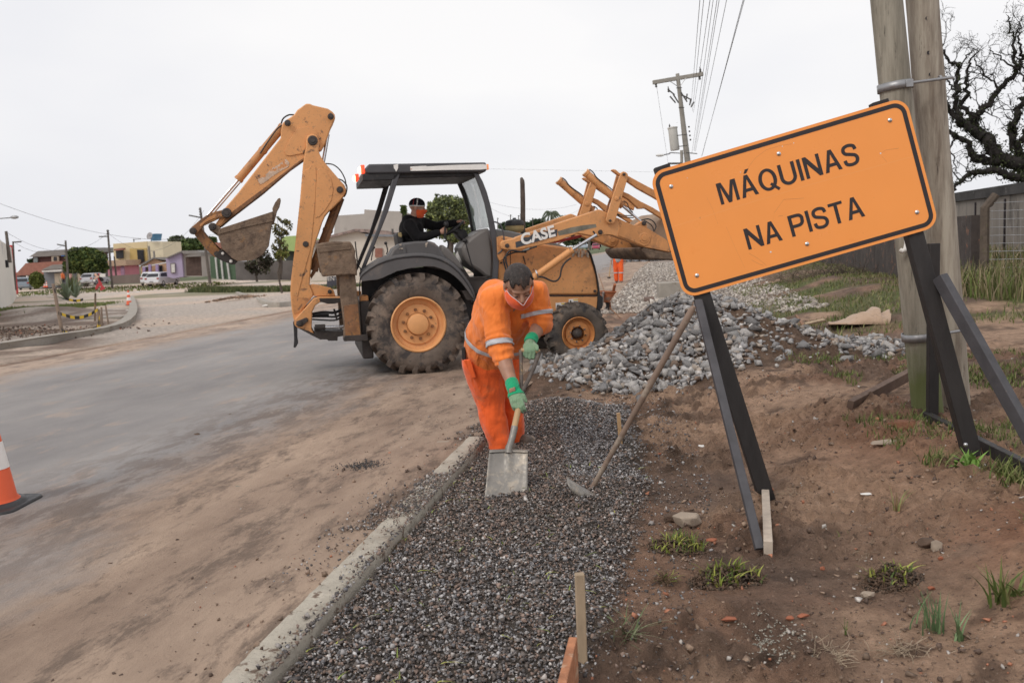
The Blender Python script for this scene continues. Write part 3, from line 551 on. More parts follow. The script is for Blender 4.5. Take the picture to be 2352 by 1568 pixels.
# --- wheels
def wheel(k,cx,cy,Rw,yo,width,rim,mt,mr,lugs,lugh,near=True,steer=0):
    c=bl(k,cx,cy,yo) if near else None; return c
def make_wheel(c,out,Rw,width,rr,mt,mr,lugs,lugh,front):
    # c: centre on the outer face, out: unit vector pointing outwards
    ax=-out; up=bz; fw=up.cross(ax)
    w=bpy.data.objects.new('wheel',None)
    mb=MB(); Rb=Rw-lugh
    prof=[(rr*.98,.05),(rr*1.02,.02),(rr*1.14,-.0),(Rb*.80,-.018),(Rb*.90,-.006),(Rb*.965,.03),(Rb*.99,.08),(Rb,width*.5),(Rb*.99,width-.08),(Rb*.965,width-.03),(Rb*.90,width+.006),(Rb*.78,width+.01),(rr*1.02,width-.02),(rr*.98,width-.05)]
    mb.lathe(c,ax,prof,64,True)
    for i in range(lugs):
        for sd in (0,1):
            a0=2*math.pi*(i+.5*sd)/lugs; da=2*math.pi/lugs
            def P(r,y,a):
                yy=y if sd==0 else width-y; return c+ax*yy+(fw*math.cos(a)+up*math.sin(a))*r
            lw=.34*da if not front else .36*da; sl=.95*da if not front else .45*da; sg=-1
            rows=[]
            for (r,y,f_) in ((Rb*.875,-.012,.15),(Rb*.95,-.014,.0),(Rw*.992,.022,.06),(Rw,width*.25,.5),(Rw,width*.53,1.)):
                a=a0+sg*sl*f_; lo=Rb*.9 if y<0.03 else Rb*.97; rl=min(r,lo) if r>Rb*.96 else r*.985
                yi=y if y>.03 else .03
                rows.append([P(r,y,a-lw*.5),P(r,y,a+lw*.5),P(rl,yi,a+lw*.62),P(rl,yi,a-lw*.62)])
            V=[p for q in rows for p in q]; F=[]
            for j in range(len(rows)-1):
                for q in range(4): F.append((j*4+q,j*4+(q+1)%4,(j+1)*4+(q+1)%4,(j+1)*4+q))
            F+=[(0,1,2,3),tuple(range(len(V)-4,len(V)))[::-1]]; mb.add(V,F)
    ty=mk('wheel',mb,mt,BH,smooth=40)
    rm=MB(); d=.11 if not front else .075
    rm.lathe(c,ax,[(rr,.06),(rr*1.03,.012),(rr*.985,.002),(rr*.95,.02),(rr*.93,.05),(rr*.90,d),(rr*.76,d+.01),(rr*.74,d-.015),(rr*.5,d-.02),(rr*.42,d-.02),(rr*.42,d+.05),(0,d+.05)],48)
    rim=mk('rim',rm,mr,ty,smooth=40)
    hb=MB()
    if not front: hb.lathe(c,ax,[(0,d-.085),(rr*.33,d-.085),(rr*.375,d-.075),(rr*.40,d-.05),(rr*.41,d)],32); mk('hub',hb,mr,ty)
    else: hb.lathe(c,ax,[(0,d-.085),(rr*.15,d-.08),(rr*.25,d-.055),(rr*.29,d-.02),(rr*.33,d)],24); mk('hub',hb,m_pin,ty); 
    nb=10 if not front else 8; rb=rr*.54 if not front else rr*.48
    for i in range(nb):
        a=2*math.pi*(i+.3)/nb; q=c+ax*(d-.02)+(fw*math.cos(a)+up*math.sin(a))*rb
        bb=MB(); s_=.022 if not front else .013; bb.lathe(q,-ax,[(0,.03),(s_*.8,.03),(s_,.02),(s_,0)],6 if not front else 10); mk('bolt',bb,m_rusty if not front else m_chrome,ty)
    return ty
cr=bl('B',454,1152,.0); cf=bl('FW',1230,812,.03)
print('rear',cr,'front',cf)
make_wheel(cr,-bv,.672,.48,.352,m_tyre,m_rim,22,.042,False)
make_wheel(cr+bv*2.2,bv,.672,.48,.352,m_tyre,m_rim,22,.042,False)
so_=(-bv+bu*-.02).normalized()
make_wheel(cf,so_,.428,.31,.226,m_tyre2,m_rim2,20,.022,True)
make_wheel(cf+bv*2.1,bv,.428,.31,.226,m_tyre2,m_rim2,20,.022,True)
# --- fender
top=[(66,838),(85,812),(130,778),(180,748),(240,724),(300,708),(360,699),(420,694),(470,693),(520,698),(560,705),(600,718),(640,737),(680,765),(715,797),(745,832),(775,875),(800,918),(815,952),(826,985)]
bot=[(826,992),(800,962),(770,918),(735,872),(690,832),(650,805),(600,783),(555,770),(500,768),(440,774),(400,780),(350,790),(310,800),(280,812),(250,828),(215,845),(180,856),(120,862),(78,868)]
fd=bp('fender','B',top+bot,-.03,.03,m_fend,bevel=.01)
mb=MB(); mb.sheet([[bl('B',*p,-.02),bl('B',*p,.22)+bz*.03,bl('B',*p,.5)+bz*.05] for p in top]); mk('fender_top',mb,m_fend,fd,solid=.02,smooth=60)
mb=MB(); mb.sheet([[bl('B',x,y+3,-.035)-bv*0,bl('B',x,y+14,-.035)] for x,y in top]); mk('trim_strip',mb,m_blk,fd,solid=.006)
dome=[(108,775),(180,745),(238,722),(262,690),(285,650),(330,620),(360,610),(430,602),(500,600),(530,602),(560,612),(590,640),(620,690),(655,735),(700,790),(760,860),(640,800),(450,760),(250,780)]
bp('fender_dome','B',dome,.14,.42,m_fend,fd,.03)
bp('dome_rib','B',[(352,695),(350,640),(358,628),(368,640),(372,695)],.125,.03,m_fend,fd,.006)
for q in ([(322,622),(340,618),(338,632),(325,630)],[(330,648),(350,646),(348,655),(322,656)],[(498,612),(515,608),(505,640),(495,636)]): bp('scuff','B',q,.134,.004,M('scuff_pale',(.5,.42,.34),.8,var=.4,sc=60,bm=0,dirt=((.12,.1,.09),.5,.05,40)),fd,0)
bp('inner_panel','B',[(75,868),(120,860),(180,855),(250,828),(310,800),(400,780),(520,768),(620,790),(700,840),(770,920),(800,980),(800,1100),(90,1100),(80,990)],.5,.05,m_blk,fd,.004)
bp('mud_flap','B',[(740,930),(800,925),(830,985),(800,992),(770,990)],.02,.4,m_dark,fd,.006)
bp('floor','B',[(540,640),(640,680),(740,760),(800,850),(960,860),(960,960),(830,985),(790,900),(700,800)],.5,1.2,m_dark,None,.01)
bp('side_console','B',[(605,620),(650,650),(690,690),(740,760),(760,800),(700,780),(640,730),(600,690)],.42,.25,m_console,None,.03)
bp('step','B',[(770,850),(950,845),(960,865),(960,940),(820,950),(790,880)],.3,.4,m_dark,None,.006)
for i in range(6): cyl2('step_pipe','B',(760+8*i,842+17*i),(905,838+18*i),9,.28+.03*i,m_dark)
# --- cab
zr=bl('B',130,92,.38); xr0=(bl('B',110,120,.38)-bO).dot(bu); xr1=(bl('B',902,110,.38)-bO).dot(bu); zt=(bl('B',300,90,.38)).z; zb=bl('B',300,152,.38).z
zt2=bl('B',900,82,.38).z; zb2=bl('B',885,147,.38).z
rf=MB(); rf.prism([loc(xr0,.36,zb),loc(xr1-.02,.36,zb2),loc(xr1,.36,(zt2+zb2)/2-.02),loc(xr1-.01,.36,zt2),loc(xr0+.03,.36,zt),loc(xr0-.03,.36,(zt+zb)/2)],bv*1.5)
roof=mk('cab_roof',rf,m_cab,BH,bevel=.02)
mb=MB(); mb.prism([loc(xr0-.06,.38,zb-.09),loc(xr0+.35,.38,zb-.09),loc(xr0+.45,.38,zb),loc(xr0-.06,.38,zb)],bv*1.46); mb.box(loc((xr0+xr1)/2+.15,1.1,zb-.03),(xr1-xr0-.5,1.3,.07),AX); mk('roof_underside',mb,m_blk,roof,bevel=.01)
bp('strip','B',[(398,110),(500,104),(510,108),(670,100),(880,93),(902,98),(905,125),(860,130),(640,132),(440,138),(400,138)],.352,.008,m_white,roof,0)
bp('strip','B',[(287,100),(318,92),(318,120),(305,143),(298,130),(290,120)],.352,.008,m_white,roof,0)
for yy in (.42,1.7):
    a=loc(xr0-.05,yy,(zt+zb)/2); mb=MB(); mb.box(a,(.05,.08,.11),AX); tl=mk('tail_light',mb,emis('tail_lamp_red',(1,.06,.02),1.2),BH,bevel=.01)
    mk('lens',MB().ball(a+bu*-.035+bz*-.01,(.03,.035,.045)),emis('lamp_amber',(1,.62,.28),4.5),tl)
mk('marker_light',MB().box(loc(xr1+.01,.40,zt2-.06),(.03,.06,.07),AX),emis('marker_orange',(1,.3,.1),.4,(.8,.3,.1)),BH)
bp('pillar','B',[(290,160),(330,158),(255,400),(175,600),(98,785),(75,830),(62,815),(110,690),(180,520),(240,330)],.38,.07,m_cab,None,.01)
OFFY=1.35; bp('pillar','B',[(290,160),(330,158),(255,400),(175,600),(98,785),(75,830),(62,815),(110,690),(180,520),(240,330)],.38,.07,m_blk,None,.01); OFFY=0.
fp=[(818,152),(850,158),(878,210),(905,280),(930,370),(950,460),(968,560),(980,650),(985,750),(975,855),(940,855),(948,750),(945,650),(930,550),(912,450),(890,350),(865,270),(838,200)]
bp('pillar','B',fp,.40,.06,m_cab,None,.008); OFFY=1.35; bp('pillar','B',fp,.40,.06,m_blk,None,.008); OFFY=0.
ws=[(845,160),(875,235),(900,330),(920,430),(932,510)]
mb=MB(); mb.sheet([[bl('B',*p,.46)+bu*.0,bl('B',*p,.46)+bv*1.30] for p in ws]); mk('windshield',mb,m_glass,BH,solid=.006)
cs=[(918,510),(855,535),(800,575),(758,615),(740,645),(745,685),(765,730),(800,770),(850,800),(895,838),(942,852),(948,750),(945,680),(932,580)]
bp('front_console','B',cs,.50,.7,m_console,None,.04)
# steering column, wheel, levers, seat
bp('steering_column','D2',[(2020,530),(2105,480),(2160,500),(2215,495),(2260,600),(2230,650),(2170,660),(2100,600),(2090,560)],.95,.25,m_blk,None,.02)
a=bl('D2',2175,385,1.05); b=bl('D2',1940,575,.95); cst=(a+b)/2; axs=((b-a).normalized()); nrm=axs.cross(bv).normalized()
if nrm.z<0: nrm=-nrm
sr=(b-a).length/2
mb=MB(); pr=[cst+axs*sr*math.cos(2*math.pi*i/32)+bv*sr*math.sin(2*math.pi*i/32) for i in range(33)]; mb.tube(pr,.016,8)
for i in (0,11,21): mb.cyl(cst-nrm*.05,pr[i],.01,n=8)
mb.cyl(cst-nrm*.3+bu*.05,cst-nrm*.03,.035); mk('steering_wheel',mb,m_blk,BH,smooth=60)
lv=hose('D2',[(1920,590),(1925,630),(1965,690),(1955,770)],22,.72,None,'lever',m_blk); mk('knob',MB().ball(bl('D2',1935,425,.72),(.035,.04,.045)).cyl(bl('D2',1920,470,.72),bl('D2',1915,600,.72),.014),m_blk,lv)
lv=hose('D2',[(2205,650),(2245,800),(2290,960),(2330,1080)],16,.5,None,'lever',m_blk); mk('knob',MB().ball(bl('D2',2205,660,.5),(.035,.03,.03)),m_blk,lv)
lv=hose('D2',[(1062,705),(1080,760),(1085,810),(1070,860)],18,.7,None,'lever',m_blk); mk('knob',MB().ball(bl('D2',1060,698,.7),.022),m_blk,lv)
lv=hose('D2',[(890,760),(870,830),(850,950)],16,.6,None,'lever',m_blk); mk('knob',MB().ball(bl('D2',893,760,.6),.015),m_blk,lv)
se=bp('seat','D2',[(1215,545),(1280,530),(1310,600),(1330,720),(1500,760),(1750,760),(1770,840),(1300,860),(1240,720)],.85,.5,m_blk,None,.03)
bp('worn_patch','D2',[(1235,548),(1285,538),(1300,585),(1290,620),(1245,600)],.845,.02,m_brass,se,.01)
mk('coolant_bottle',MB().lathe(bl('D2',2130,1000,.9),(0,0,1),[(0,0),(.03,0),(.05,.05),(.055,.1),(.05,.15),(.025,.18),(.02,.2),(0,.2)],16),m_white,BH)
# --- hood, grille
hp=[(165,560),(200,552),(280,568),(480,610),(640,632),(815,655),(832,668),(848,705),(890,840),(905,955),(900,985),(175,985)]
hood=bp('hood','C',hp,.58,1.04,m_or,bevel=.03)
bp('hood_top','C',[(150,503),(250,516),(340,536),(520,580),(690,640),(700,660),(470,640),(160,600)],.68,.84,m_hood,hood,.03)
bp('lower_panel','C',[(498,993),(898,993),(892,1060),(885,1092),(700,1100),(640,1120),(500,1122)],.56,1.08,m_or,hood,.012)
bp('grille','C',[(815,655),(834,660),(852,688),(880,780),(905,900),(915,985),(935,1000),(930,1080),(905,1095),(890,1095),(895,985),(900,950),(885,840),(845,700)],.55,1.10,m_blk,hood,.01)
bp('panel_gap','C',[(498,983),(898,986),(898,993),(560,993),(498,990)],.552,.03,m_blk,hood,0)
for x in (258,): bp('panel_seam','C',[(x,640),(x+3,640),(x+4,985),(x+1,985)],.574,.01,m_blk,hood,0)
bp('prop_rod','C',[(350,700),(356,700),(372,760),(367,762)],.56,.02,m_dark,hood,0)
pins(hood,[(875,955,10),(190,750,7)],'C',.57,.02)
for q in ([(588,1042),(662,1037),(674,1045),(650,1060),(632,1085),(590,1088)],[(683,1015),(752,1012),(752,1035),(735,1040),(700,1046),(684,1052)]):
    sk=bp('warning_sticker','C',q,.553,.004,m_white,hood,0)
bp('warning_band','C',[(630,1043),(672,1041),(672,1049),(630,1052)],.549,.003,m_yel,hood,0); bp('warning_band','C',[(718,1017),(752,1015),(752,1023),(718,1025)],.549,.003,m_yel,hood,0)
for q in ([(598,1060),(606,1052),(612,1066),(608,1078),(596,1078)],[(616,1065),(626,1060),(630,1078),(618,1080)],[(690,1030),(698,1022),(704,1032),(698,1042)]): bp('pictogram','C',q,.549,.003,m_blk,hood,0)
pc=bl('C',290,512,1.1); hC=(512-455)/RG['C'][2]/1.7415/FP*12.3*1.02
pcl=mk('air_precleaner',MB().lathe(pc,(0,0,1),[(0,-.03),(.10,-.03),(.13,.0),(.135,.02),(.135,hC*.55),(.13,hC*.6),(0,hC*.6)],28),m_brass,BH)
mk('cap',MB().lathe(pc+bz*hC*.58,(0,0,1),[(.142,0),(.142,.03),(.12,.07),(.08,.085),(.03,.09),(.02,.11),(0,.11)],28),m_blk,pcl)
P=[bl('C',350,560,1.3),bl('C',349,300,1.3),bl('C',346,170,1.3),bl('C',344,150,1.3),bl('C',342,132,1.3)+bv*.03]
mk('exhaust_pipe',MB().tube(P,[.036,.036,.034,.032,.02],16),m_pipe,BH,smooth=60)
# --- loader arms
arm=[('C',195,648),('C',184,625),('C',188,600),('C',205,588),('C',285,572),('C',305,560),('C',905,360),('C',925,366),('N',720,787),('N',830,845),('N',940,895),('N',1040,942),('N',1070,945),('N',1100,930),('N',1130,902),('N',1185,885),('N',1213,902),('N',1222,975),('N',1262,1015),('N',1400,1085),('N',1475,1135),('N',1510,1285),('N',1200,1222),('N',1150,1208),('N',1000,1150),('N',780,1070),('N',700,1064),('N',600,1092),('C',750,535),('C',610,590),('C',455,628),('C',310,655),('C',240,658)]
def larm(y0):
    la=bp('loader_arm','C',arm,y0,.13,m_or,bevel=.012)
    bp('worn_end','N',[(845,850),(940,897),(1040,945),(1100,935),(1150,900),(1190,890),(1215,975),(1400,1090),(1470,1135),(1500,1275),(1200,1215),(980,1130),(860,1090),(900,1000)],y0-.003,.003,m_or2,la,0)
    bp('arm_bulge','N',[(870,862),(960,905),(1050,945),(1120,960),(1180,965),(1235,1010),(1270,1060),(1262,1130),(1230,1190),(1180,1205),(1120,1180),(950,1110),(850,1075),(880,980)],y0-.012,.01,m_or2,la,.01)
    pins(la,[(1180,918,30),(755,885,20),(632,1030,30)],'N',y0-.01); pins(la,[(1178,1105,72)],'N',y0-.005,.025,m_or2); pins(la,[(235,625,16)],'C',y0-.01)
    bc=bp('bell_crank','N',[(888,300),(895,282),(925,270),(955,280),(978,300),(982,330),(965,390),(905,600),(830,860),(812,905),(785,928),(745,926),(712,905),(702,880),(715,830),(790,570),(868,350)],y0-.055,.03,m_or,bevel=.008)
    bp('crank_plate','N',[(838,310),(870,345),(790,570),(715,790),(695,775),(770,560)],y0+.15,.03,m_or2,bc,.006)
    pins(bc,[(930,308,18),(755,886,16)],'N',y0-.065); pins(bc,[(838,610,28)],'N',y0-.06,.012,m_or)
    tc_=cyl2('tilt_cylinder','N',(445,283),(775,575),96,y0+.06,m_or,ring=(.02,)); cyl2('gland','N',(775,575),(912,702),84,y0+.06,m_or2,tc_,ring=(.9,)); cyl2('rod','N',(912,702),(1140,898),34,y0+.06,m_chrome,tc_)
    mb=MB(); A_=bl('N',447,284,y0+.06); B_=bl('N',775,575,y0+.06); d=(A_-B_).normalized(); mb.cyl(A_+d*.012,A_+d*.02,.05); mk('end_cap',mb,m_white,tc_)
    bp('tilt_link','N',[(775,255),(790,240),(830,248),(870,285),(985,325),(1130,405),(1290,490),(1500,610),(1480,700),(1290,590),(1100,485),(960,390),(880,330),(835,300)],y0+.0,.07,m_or2,None,.01)
    bp('tilt_link','N',[(915,520),(990,550),(1130,640),(1290,720),(1370,770),(1480,850),(1460,900),(1370,840),(1290,790),(1200,735),(1110,740),(1060,690),(985,620),(905,580)],y0+.01,.07,m_or2,None,.01)
    hose('N',[(495,245),(540,280),(585,345),(650,400),(740,465),(785,505)],15,y0+.0); hose('N',[(835,795),(900,820),(1040,825)],13,y0+.05); hose('N',[(838,805),(900,840),(1050,852)],13,y0+.08)
    hose('N',[(925,640),(970,670),(990,730),(1040,785)],13,y0+.02); hose('N',[(1150,880),(1230,865),(1300,900),(1330,960),(1300,1025)],16,y0+.04); hose('N',[(1180,885),(1250,925),(1290,970),(1302,1030)],14,y0+.06)
    lc=cyl2('lift_cylinder','C',(425,858),(706,656),50,y0-.06,m_or,ring=(.98,.02)); cyl2('rod','C',(706,656),(885,546),24,y0-.06,m_chrome,lc)
    return la
L1=larm(.30); OFFY=1.3; L2_=larm(.30); OFFY=0.
bp('arm_collar','N',[(535,1020),(550,1015),(600,1080),(575,1085)],.29,.02,m_blk,L1,0)
hose('C',[(468,852),(500,855),(560,882),(595,880),(620,850),(632,790),(660,745),(700,715)],13,.2); mk('hose_clip',MB().tube([bl('C',443,806,.2),bl('C',452,828,.17),bl('C',462,856,.2)],.01,6),m_chrome,BH)
hose('C',[(375,660),(330,668),(265,660),(232,685),(225,730),(240,790),(252,850)],13,.27); hose('C',[(375,672),(300,672),(245,690),(210,720),(220,780),(245,860)],12,.30)
cyl2('hose_fitting','C',(350,665),(395,648),20,.28,M('fitting_grey',(.25,.24,.22),.4,.6)); cyl2('hose_fitting','C',(395,648),(450,630),13,.28,m_dark)
hose('C',[(133,450),(165,458),(190,480),(204,520),(212,580),(212,620),(195,660),(165,685)],11,.36,None,'handrail',m_cab)
cyl2('loader_pivot','C',(200,620),(235,625),60,.40,m_dark); bp('loader_tower','C',[(160,560),(215,585),(235,640),(215,720),(180,740),(165,700)],.36,.16,m_or2,None,.01); bp('loader_tower','C',[(160,560),(215,585),(235,640),(215,720),(180,740),(165,700)],1.68,.16,m_or2,None,.01)
bp('lock_strut','C',[(548,600),(770,545),(785,552),(770,566),(605,604),(560,606)],.46,.06,m_red,None,.006)
# markings on the near arm
bp('dark_decal','C',[(295,598),(350,583),(345,575),(365,563),(395,562),(420,540),(440,540),(460,528),(540,520),(600,505),(598,553),(450,595),(300,640)],.293,.004,m_decal,L1,0)
bp('faded_decal','C',[(602,520),(700,492),(790,476),(880,467),(887,490),(800,510),(700,535),(610,552)],.2965,.002,m_decal2,L1,0)
fnt=None
def text_mesh(body,size,ext=.002,offs=.0,xs=1.0,sp=1.0):
    cu=bpy.data.curves.new('txt','FONT'); cu.body=body; cu.size=size; cu.extrude=ext; cu.offset=offs; cu.align_x='LEFT'; cu.space_character=sp; cu.resolution_u=6
    o=bpy.data.objects.new('txt',cu); COL.objects.link(o); dg=bpy.context.evaluated_depsgraph_get(); me=bpy.data.meshes.new_from_object(o.evaluated_get(dg))
    bpy.data.objects.remove(o); bpy.data.curves.remove(cu); return me
def place_text(name,body,mat,parent,o,xa,ya,w,h,ext=.002,offs=0,shear=0,sp=1.0):
    me=text_mesh(body,1.0,0.0,offs,sp=sp); v=np.array([q.co[:] for q in me.vertices]); mn,mxx=v.min(0),v.max(0)
    za=xa.cross(ya).normalized()
    for q in me.vertices:
        x=(q.co.x-mn[0])/(mxx[0]-mn[0])*w; y=(q.co.y-mn[1])/(mxx[1]-mn[1])*h; q.co=o+xa*(x+shear*y)+ya*y+za*ext
    me.materials.clear(); return put(name,me,mat,parent,smooth=0)
a=bl('C',343,625,.288); b=bl('C',590,556,.288); xa=(b-a).normalized(); ya=bv.cross(-xa).normalized()
if ya.z<0: ya=-ya
place_text('lettering','CASE',m_white,L1,a,xa,ya,(b-a).length,.158,.003,.035,.05,1.02)
a=bl('C',706,706,.565); place_text('lettering','MM',M('worn_letter',(.5,.42,.33),.7,var=.3,sc=30,bm=0,dirt=((.60,.25,.09),.55,.03,40)),hood,a,(bu*.99-bz*.1).normalized(),bz,.25,.13,.003,.02,.1)
# loader bucket (mostly behind the road sign)
bp('loader_bucket','N',[(1300,1060),(1330,940),(1380,860),(1440,830),(1560,770),(1760,900),(1760,1300),(1560,1300),(1400,1220)],.46,1.25,M('bucket_back_tan',(.33,.235,.165),.85,var=.25,sc=4,bm=.4),None,.02)
lb=bp('bucket_floor','N',[(1170,1215),(1160,1255),(1185,1300),(1235,1355),(1270,1368),(1560,1385),(1760,1340),(1760,1280),(1500,1285),(1300,1250)],.31,1.6,m_mud,None,.02)
# ================================================================ figures: volumes merged into one continuous surface
class Fig:
    def __init__(s): s.mb=MB()
    def cone(s,a,b,r1,r2,n=16):
        a=Vector(a);b=Vector(b); s.mb.ball(a,r1,14,9); s.mb.ball(b,r2,14,9); s.mb.cyl(a,b,r1,r2,n); return s
    def chain(s,pts,rs_):
        for i in range(len(pts)-1): s.cone(pts[i],pts[i+1],rs_[i],rs_[i+1])
        return s
    def ell(s,c,r,ax=None): s.mb.ball(c,r,20,14,ax); return s
    def bake(s,voxel=.008,sm=6,amp=0,sc=20,seed=0):
        me=bpy.data.meshes.new('t'); me.from_pydata([tuple(p) for p in s.mb.v],[],s.mb.f)
        o=bpy.data.objects.new('t',me); COL.objects.link(o)
        m=o.modifiers.new('r','REMESH'); m.mode='VOXEL'; m.voxel_size=voxel
        q=o.modifiers.new('s','SMOOTH'); q.iterations=sm; q.factor=.5
        dg=bpy.context.evaluated_depsgraph_get(); r=bpy.data.meshes.new_from_object(o.evaluated_get(dg)); bpy.data.objects.remove(o); bpy.data.meshes.remove(me)
        if amp:
            n=len(r.vertices); co=np.empty(n*3,np.float32); r.vertices.foreach_get('co',co); co=co.reshape(-1,3); no=np.array([v.normal[:] for v in r.vertices])
            x,y,z=co.T; w=fbm(x+z*.6+seed,y+z*.35,sc,3,seed)+fbm(z*1.3+x*.3,y-x,sc*.8,3,seed+4)-1
            w=np.sign(w)*np.abs(w)**.8
            co=co+no*(w*amp)[:,None]; r.vertices.foreach_set('co',co.astype(np.float32).ravel()); r.update()
        return r
def patch(me,pred,off,name,mat,parent,th=.003,smooth=80):
    # shell lying on the faces of me for which pred(centre, normal) holds
    vs={}; V=[]; F=[]
    for p in me.polygons:
        if pred(p.center,p.normal):
            q=[]
            for i in p.vertices:
                if i not in vs: vs[i]=len(V); V.append(me.vertices[i].co+me.vertices[i].normal*off)
                q.append(vs[i])
            F.append(tuple(q))
    mb=MB(); mb.v=V; mb.f=F
    return mk(name,mb,mat,parent,smooth=smooth,solid=th,fixn=False)
def frame(fwd,up):
    f=Vector(fwd).normalized(); u=Vector(up); u=(u-f*u.dot(f)).normalized(); r=f.cross(u).normalized(); return r,f,u
def slab(me,a,d,lo,hi,off,name,mat,parent,pred=None,th=.002):
    # clean-edged band of me between two planes
    bm=bmesh.new(); bm.from_mesh(me); d=Vector(d).normalized()
    for v in bm.verts: v.co+=v.normal*off
    for t_,sg in ((lo,1),(hi,-1)): bmesh.ops.bisect_plane(bm,geom=bm.verts[:]+bm.edges[:]+bm.faces[:],plane_co=a+d*t_,plane_no=d*sg,clear_inner=True)
    if pred: bmesh.ops.delete(bm,geom=[f for f in bm.faces if not pred(f.calc_center_median())],context='FACES')
    m2=bpy.data.meshes.new(name); bm.to_mesh(m2); bm.free(); return put(name,m2,mat,parent,smooth=80,solid=th)
def head(fig,c,fwd,up,s=1.,neck=None,nr=.058):
    r,f,u=frame(fwd,up); P=lambda x,y,z: c+(r*x+f*y+u*z)*s; A_=(r,f,u)
    e=lambda x,y,z,a,b,d: fig.ell(P(x,y,z),(a*s,b*s,d*s),A_)
    e(0,-.008,.035,.076,.096,.083); e(0,.025,-.04,.060,.068,.075); e(0,.05,-.085,.035,.035,.03)
    e(0,.072,.020,.054,.022,.013); e(.031,.076,-.004,.016,.012,.010); e(-.031,.076,-.004,.016,.012,.010); e(.033,.078,-.03,.024,.018,.02); e(-.033,.078,-.03,.024,.018,.02)
    fig.cone(P(0,.088,.008),P(0,.108,-.028),.009*s,.014*s); e(.014,.094,-.034,.01,.012,.009); e(-.014,.094,-.034,.01,.012,.009)
    e(0,.086,-.058,.026,.014,.012)
    for sd in (1,-1): e(sd*.080,-.005,-.005,.010,.020,.033)
    if neck is not None: fig.cone(P(0,-.02,-.05),neck,nr*s,nr*1.1*s)
    return P,(r,f,u)
def eyes(P,ax,s,parent,mat):
    for sd in (1,-1): mk('eye',MB().ball(P(sd*.031,.0865,-.008),(.011*s,.005*s,.0032*s),ax=ax),mat,parent,smooth=80)
def handf(fig,wrist,d,n,lat,k=1.,rk=1.,curl=(50,60,45),thumb=(.8,.5,.3),th2=None,spread=0.):
    d=Vector(d).normalized(); n=Vector(n); n=(n-d*n.dot(d)).normalized(); l=d.cross(n).normalized()
    if l.dot(Vector(lat))<0: l=-l
    fig.ell(wrist+d*.048*k,(.041*k*rk**.5,.052*k,.019*k*rk),(l,d,n)); fig.ell(wrist+d*.07*k,(.042*k,.03*k,.017*k*rk),(l,d,n))
    for i,(o,ln) in enumerate(((.031,.92),(.010,1.),(-.011,.95),(-.031,.78))):
        p=wrist+d*(.088-abs(i-1.2)*.004)*k+l*o*k; a=0; 
        dd=(d+l*(o*spread*10)).normalized()
        for j,sl in enumerate((.042,.027,.021)):
            a+=math.radians(curl[j]+i*3); v=(dd*math.cos(a)+n*math.sin(a)).normalized(); q=p+v*sl*ln*k
            fig.cone(p,q,.0098*k*rk*(1-.06*j),.0092*k*rk*(1-.08*j),10); p=q
    p=wrist+d*.028*k+l*.028*k; t1=(l*thumb[0]+d*thumb[1]+n*thumb[2]).normalized(); q=p+t1*.042*k; fig.cone(p,q,.014*k*rk,.0115*k*rk,10)
    t2=th2 if th2 is not None else (l*thumb[0]*.3+d*thumb[1]*1.3+n*(thumb[2]+.3)); q2=q+Vector(t2).normalized()*.034*k; fig.cone(q,q2,.0112*k*rk,.0098*k*rk,10)
    return fig
def skinmat(name,col):
    m,nt,bs=newmat(name); co=coord(nt); c_=nmix(nt,tuple(x*.82 for x in col),tuple(min(1,x*1.12) for x in col),ramp(nt,noi(nt,co,18,4),.3,.7)); nt.links.new(c_,bs.inputs['Base Color'])
    bs.inputs['Roughness'].default_value=.5; bs.inputs['Subsurface Weight'].default_value=.12; bs.inputs['Subsurface Radius'].default_value=(.01,.004,.002); bump(nt,bs,noi(nt,co,180,3),.15,.001); return m
def cloth(name,col,bmp=.5,sc=16,rough=.85,dirt=None,sheen=.2,var=.1):
    m,nt,bs=newmat(name); co=coord(nt); c_=nmix(nt,tuple(x*(1-var) for x in col),tuple(min(1,x*(1+var)) for x in col),ramp(nt,noi(nt,co,5,4),.3,.7))
    if dirt: c_=nmix(nt,c_,dirt[0],ramp(nt,noi(nt,co,dirt[2],6,.7),dirt[1],dirt[1]+.2))
    nt.links.new(c_,bs.inputs['Base Color']); bs.inputs['Roughness'].default_value=rough; bs.inputs['Specular IOR Level'].default_value=.2; bs.inputs['Sheen Weight'].default_value=sheen
    mp_=nt.nodes.new('ShaderNodeMapping'); mp_.inputs['Rotation'].default_value=(.5,.3,.4); mp_.inputs['Scale'].default_value=(1,.8,.45); nt.links.new(co,mp_.inputs[0])
    bump(nt,bs,noi(nt,mp_.outputs[0],sc,3,.5,.35),bmp,.05); return m
m_skin=skinmat('skin_brown',(.38,.20,.13)); m_skin2=skinmat('skin_light',(.50,.27,.19))
m_shirt=cloth('shirt_orange',(.86,.225,.045),1.,9,var=.16,dirt=((.62,.17,.05),.58,3)); m_trs=cloth('trousers_orange_red',(.84,.13,.028),.9,9,var=.16,dirt=((.55,.16,.06),.56,4))
m_refl=M('reflective_grey',(.50,.50,.52),.45,var=.12,sc=10,bm=.1); m_mask=cloth('mask_orange',(.86,.13,.04),.2,30); m_maskw=M('mask_edge',(.7,.7,.72),.7,bm=0)
m_hair=M('hair_grey_black',(.040,.030,.026),.6,var=.6,sc=60,bm=.8,bsc=150,bd=.005,dirt=[((.10,.06,.045),.52,.2,16),((.20,.18,.17),.60,.1,45)])
m_glv=cloth('glove_pale_green',(.22,.34,.21),.35,60,dirt=((.30,.36,.26),.5,14)); m_glc=cloth('glove_green',(.015,.33,.15),.3,50); m_jkt=cloth('jacket_black',(.011,.010,.011),.5,14,sheen=.05)
m_eye=M('eye_dark',(.03,.02,.018),.3,bm=0,var=0); m_boot=M('boot_leather',(.10,.075,.06),.7,var=.3,bm=.3,dirt=((.28,.22,.17),.5,.1,12))
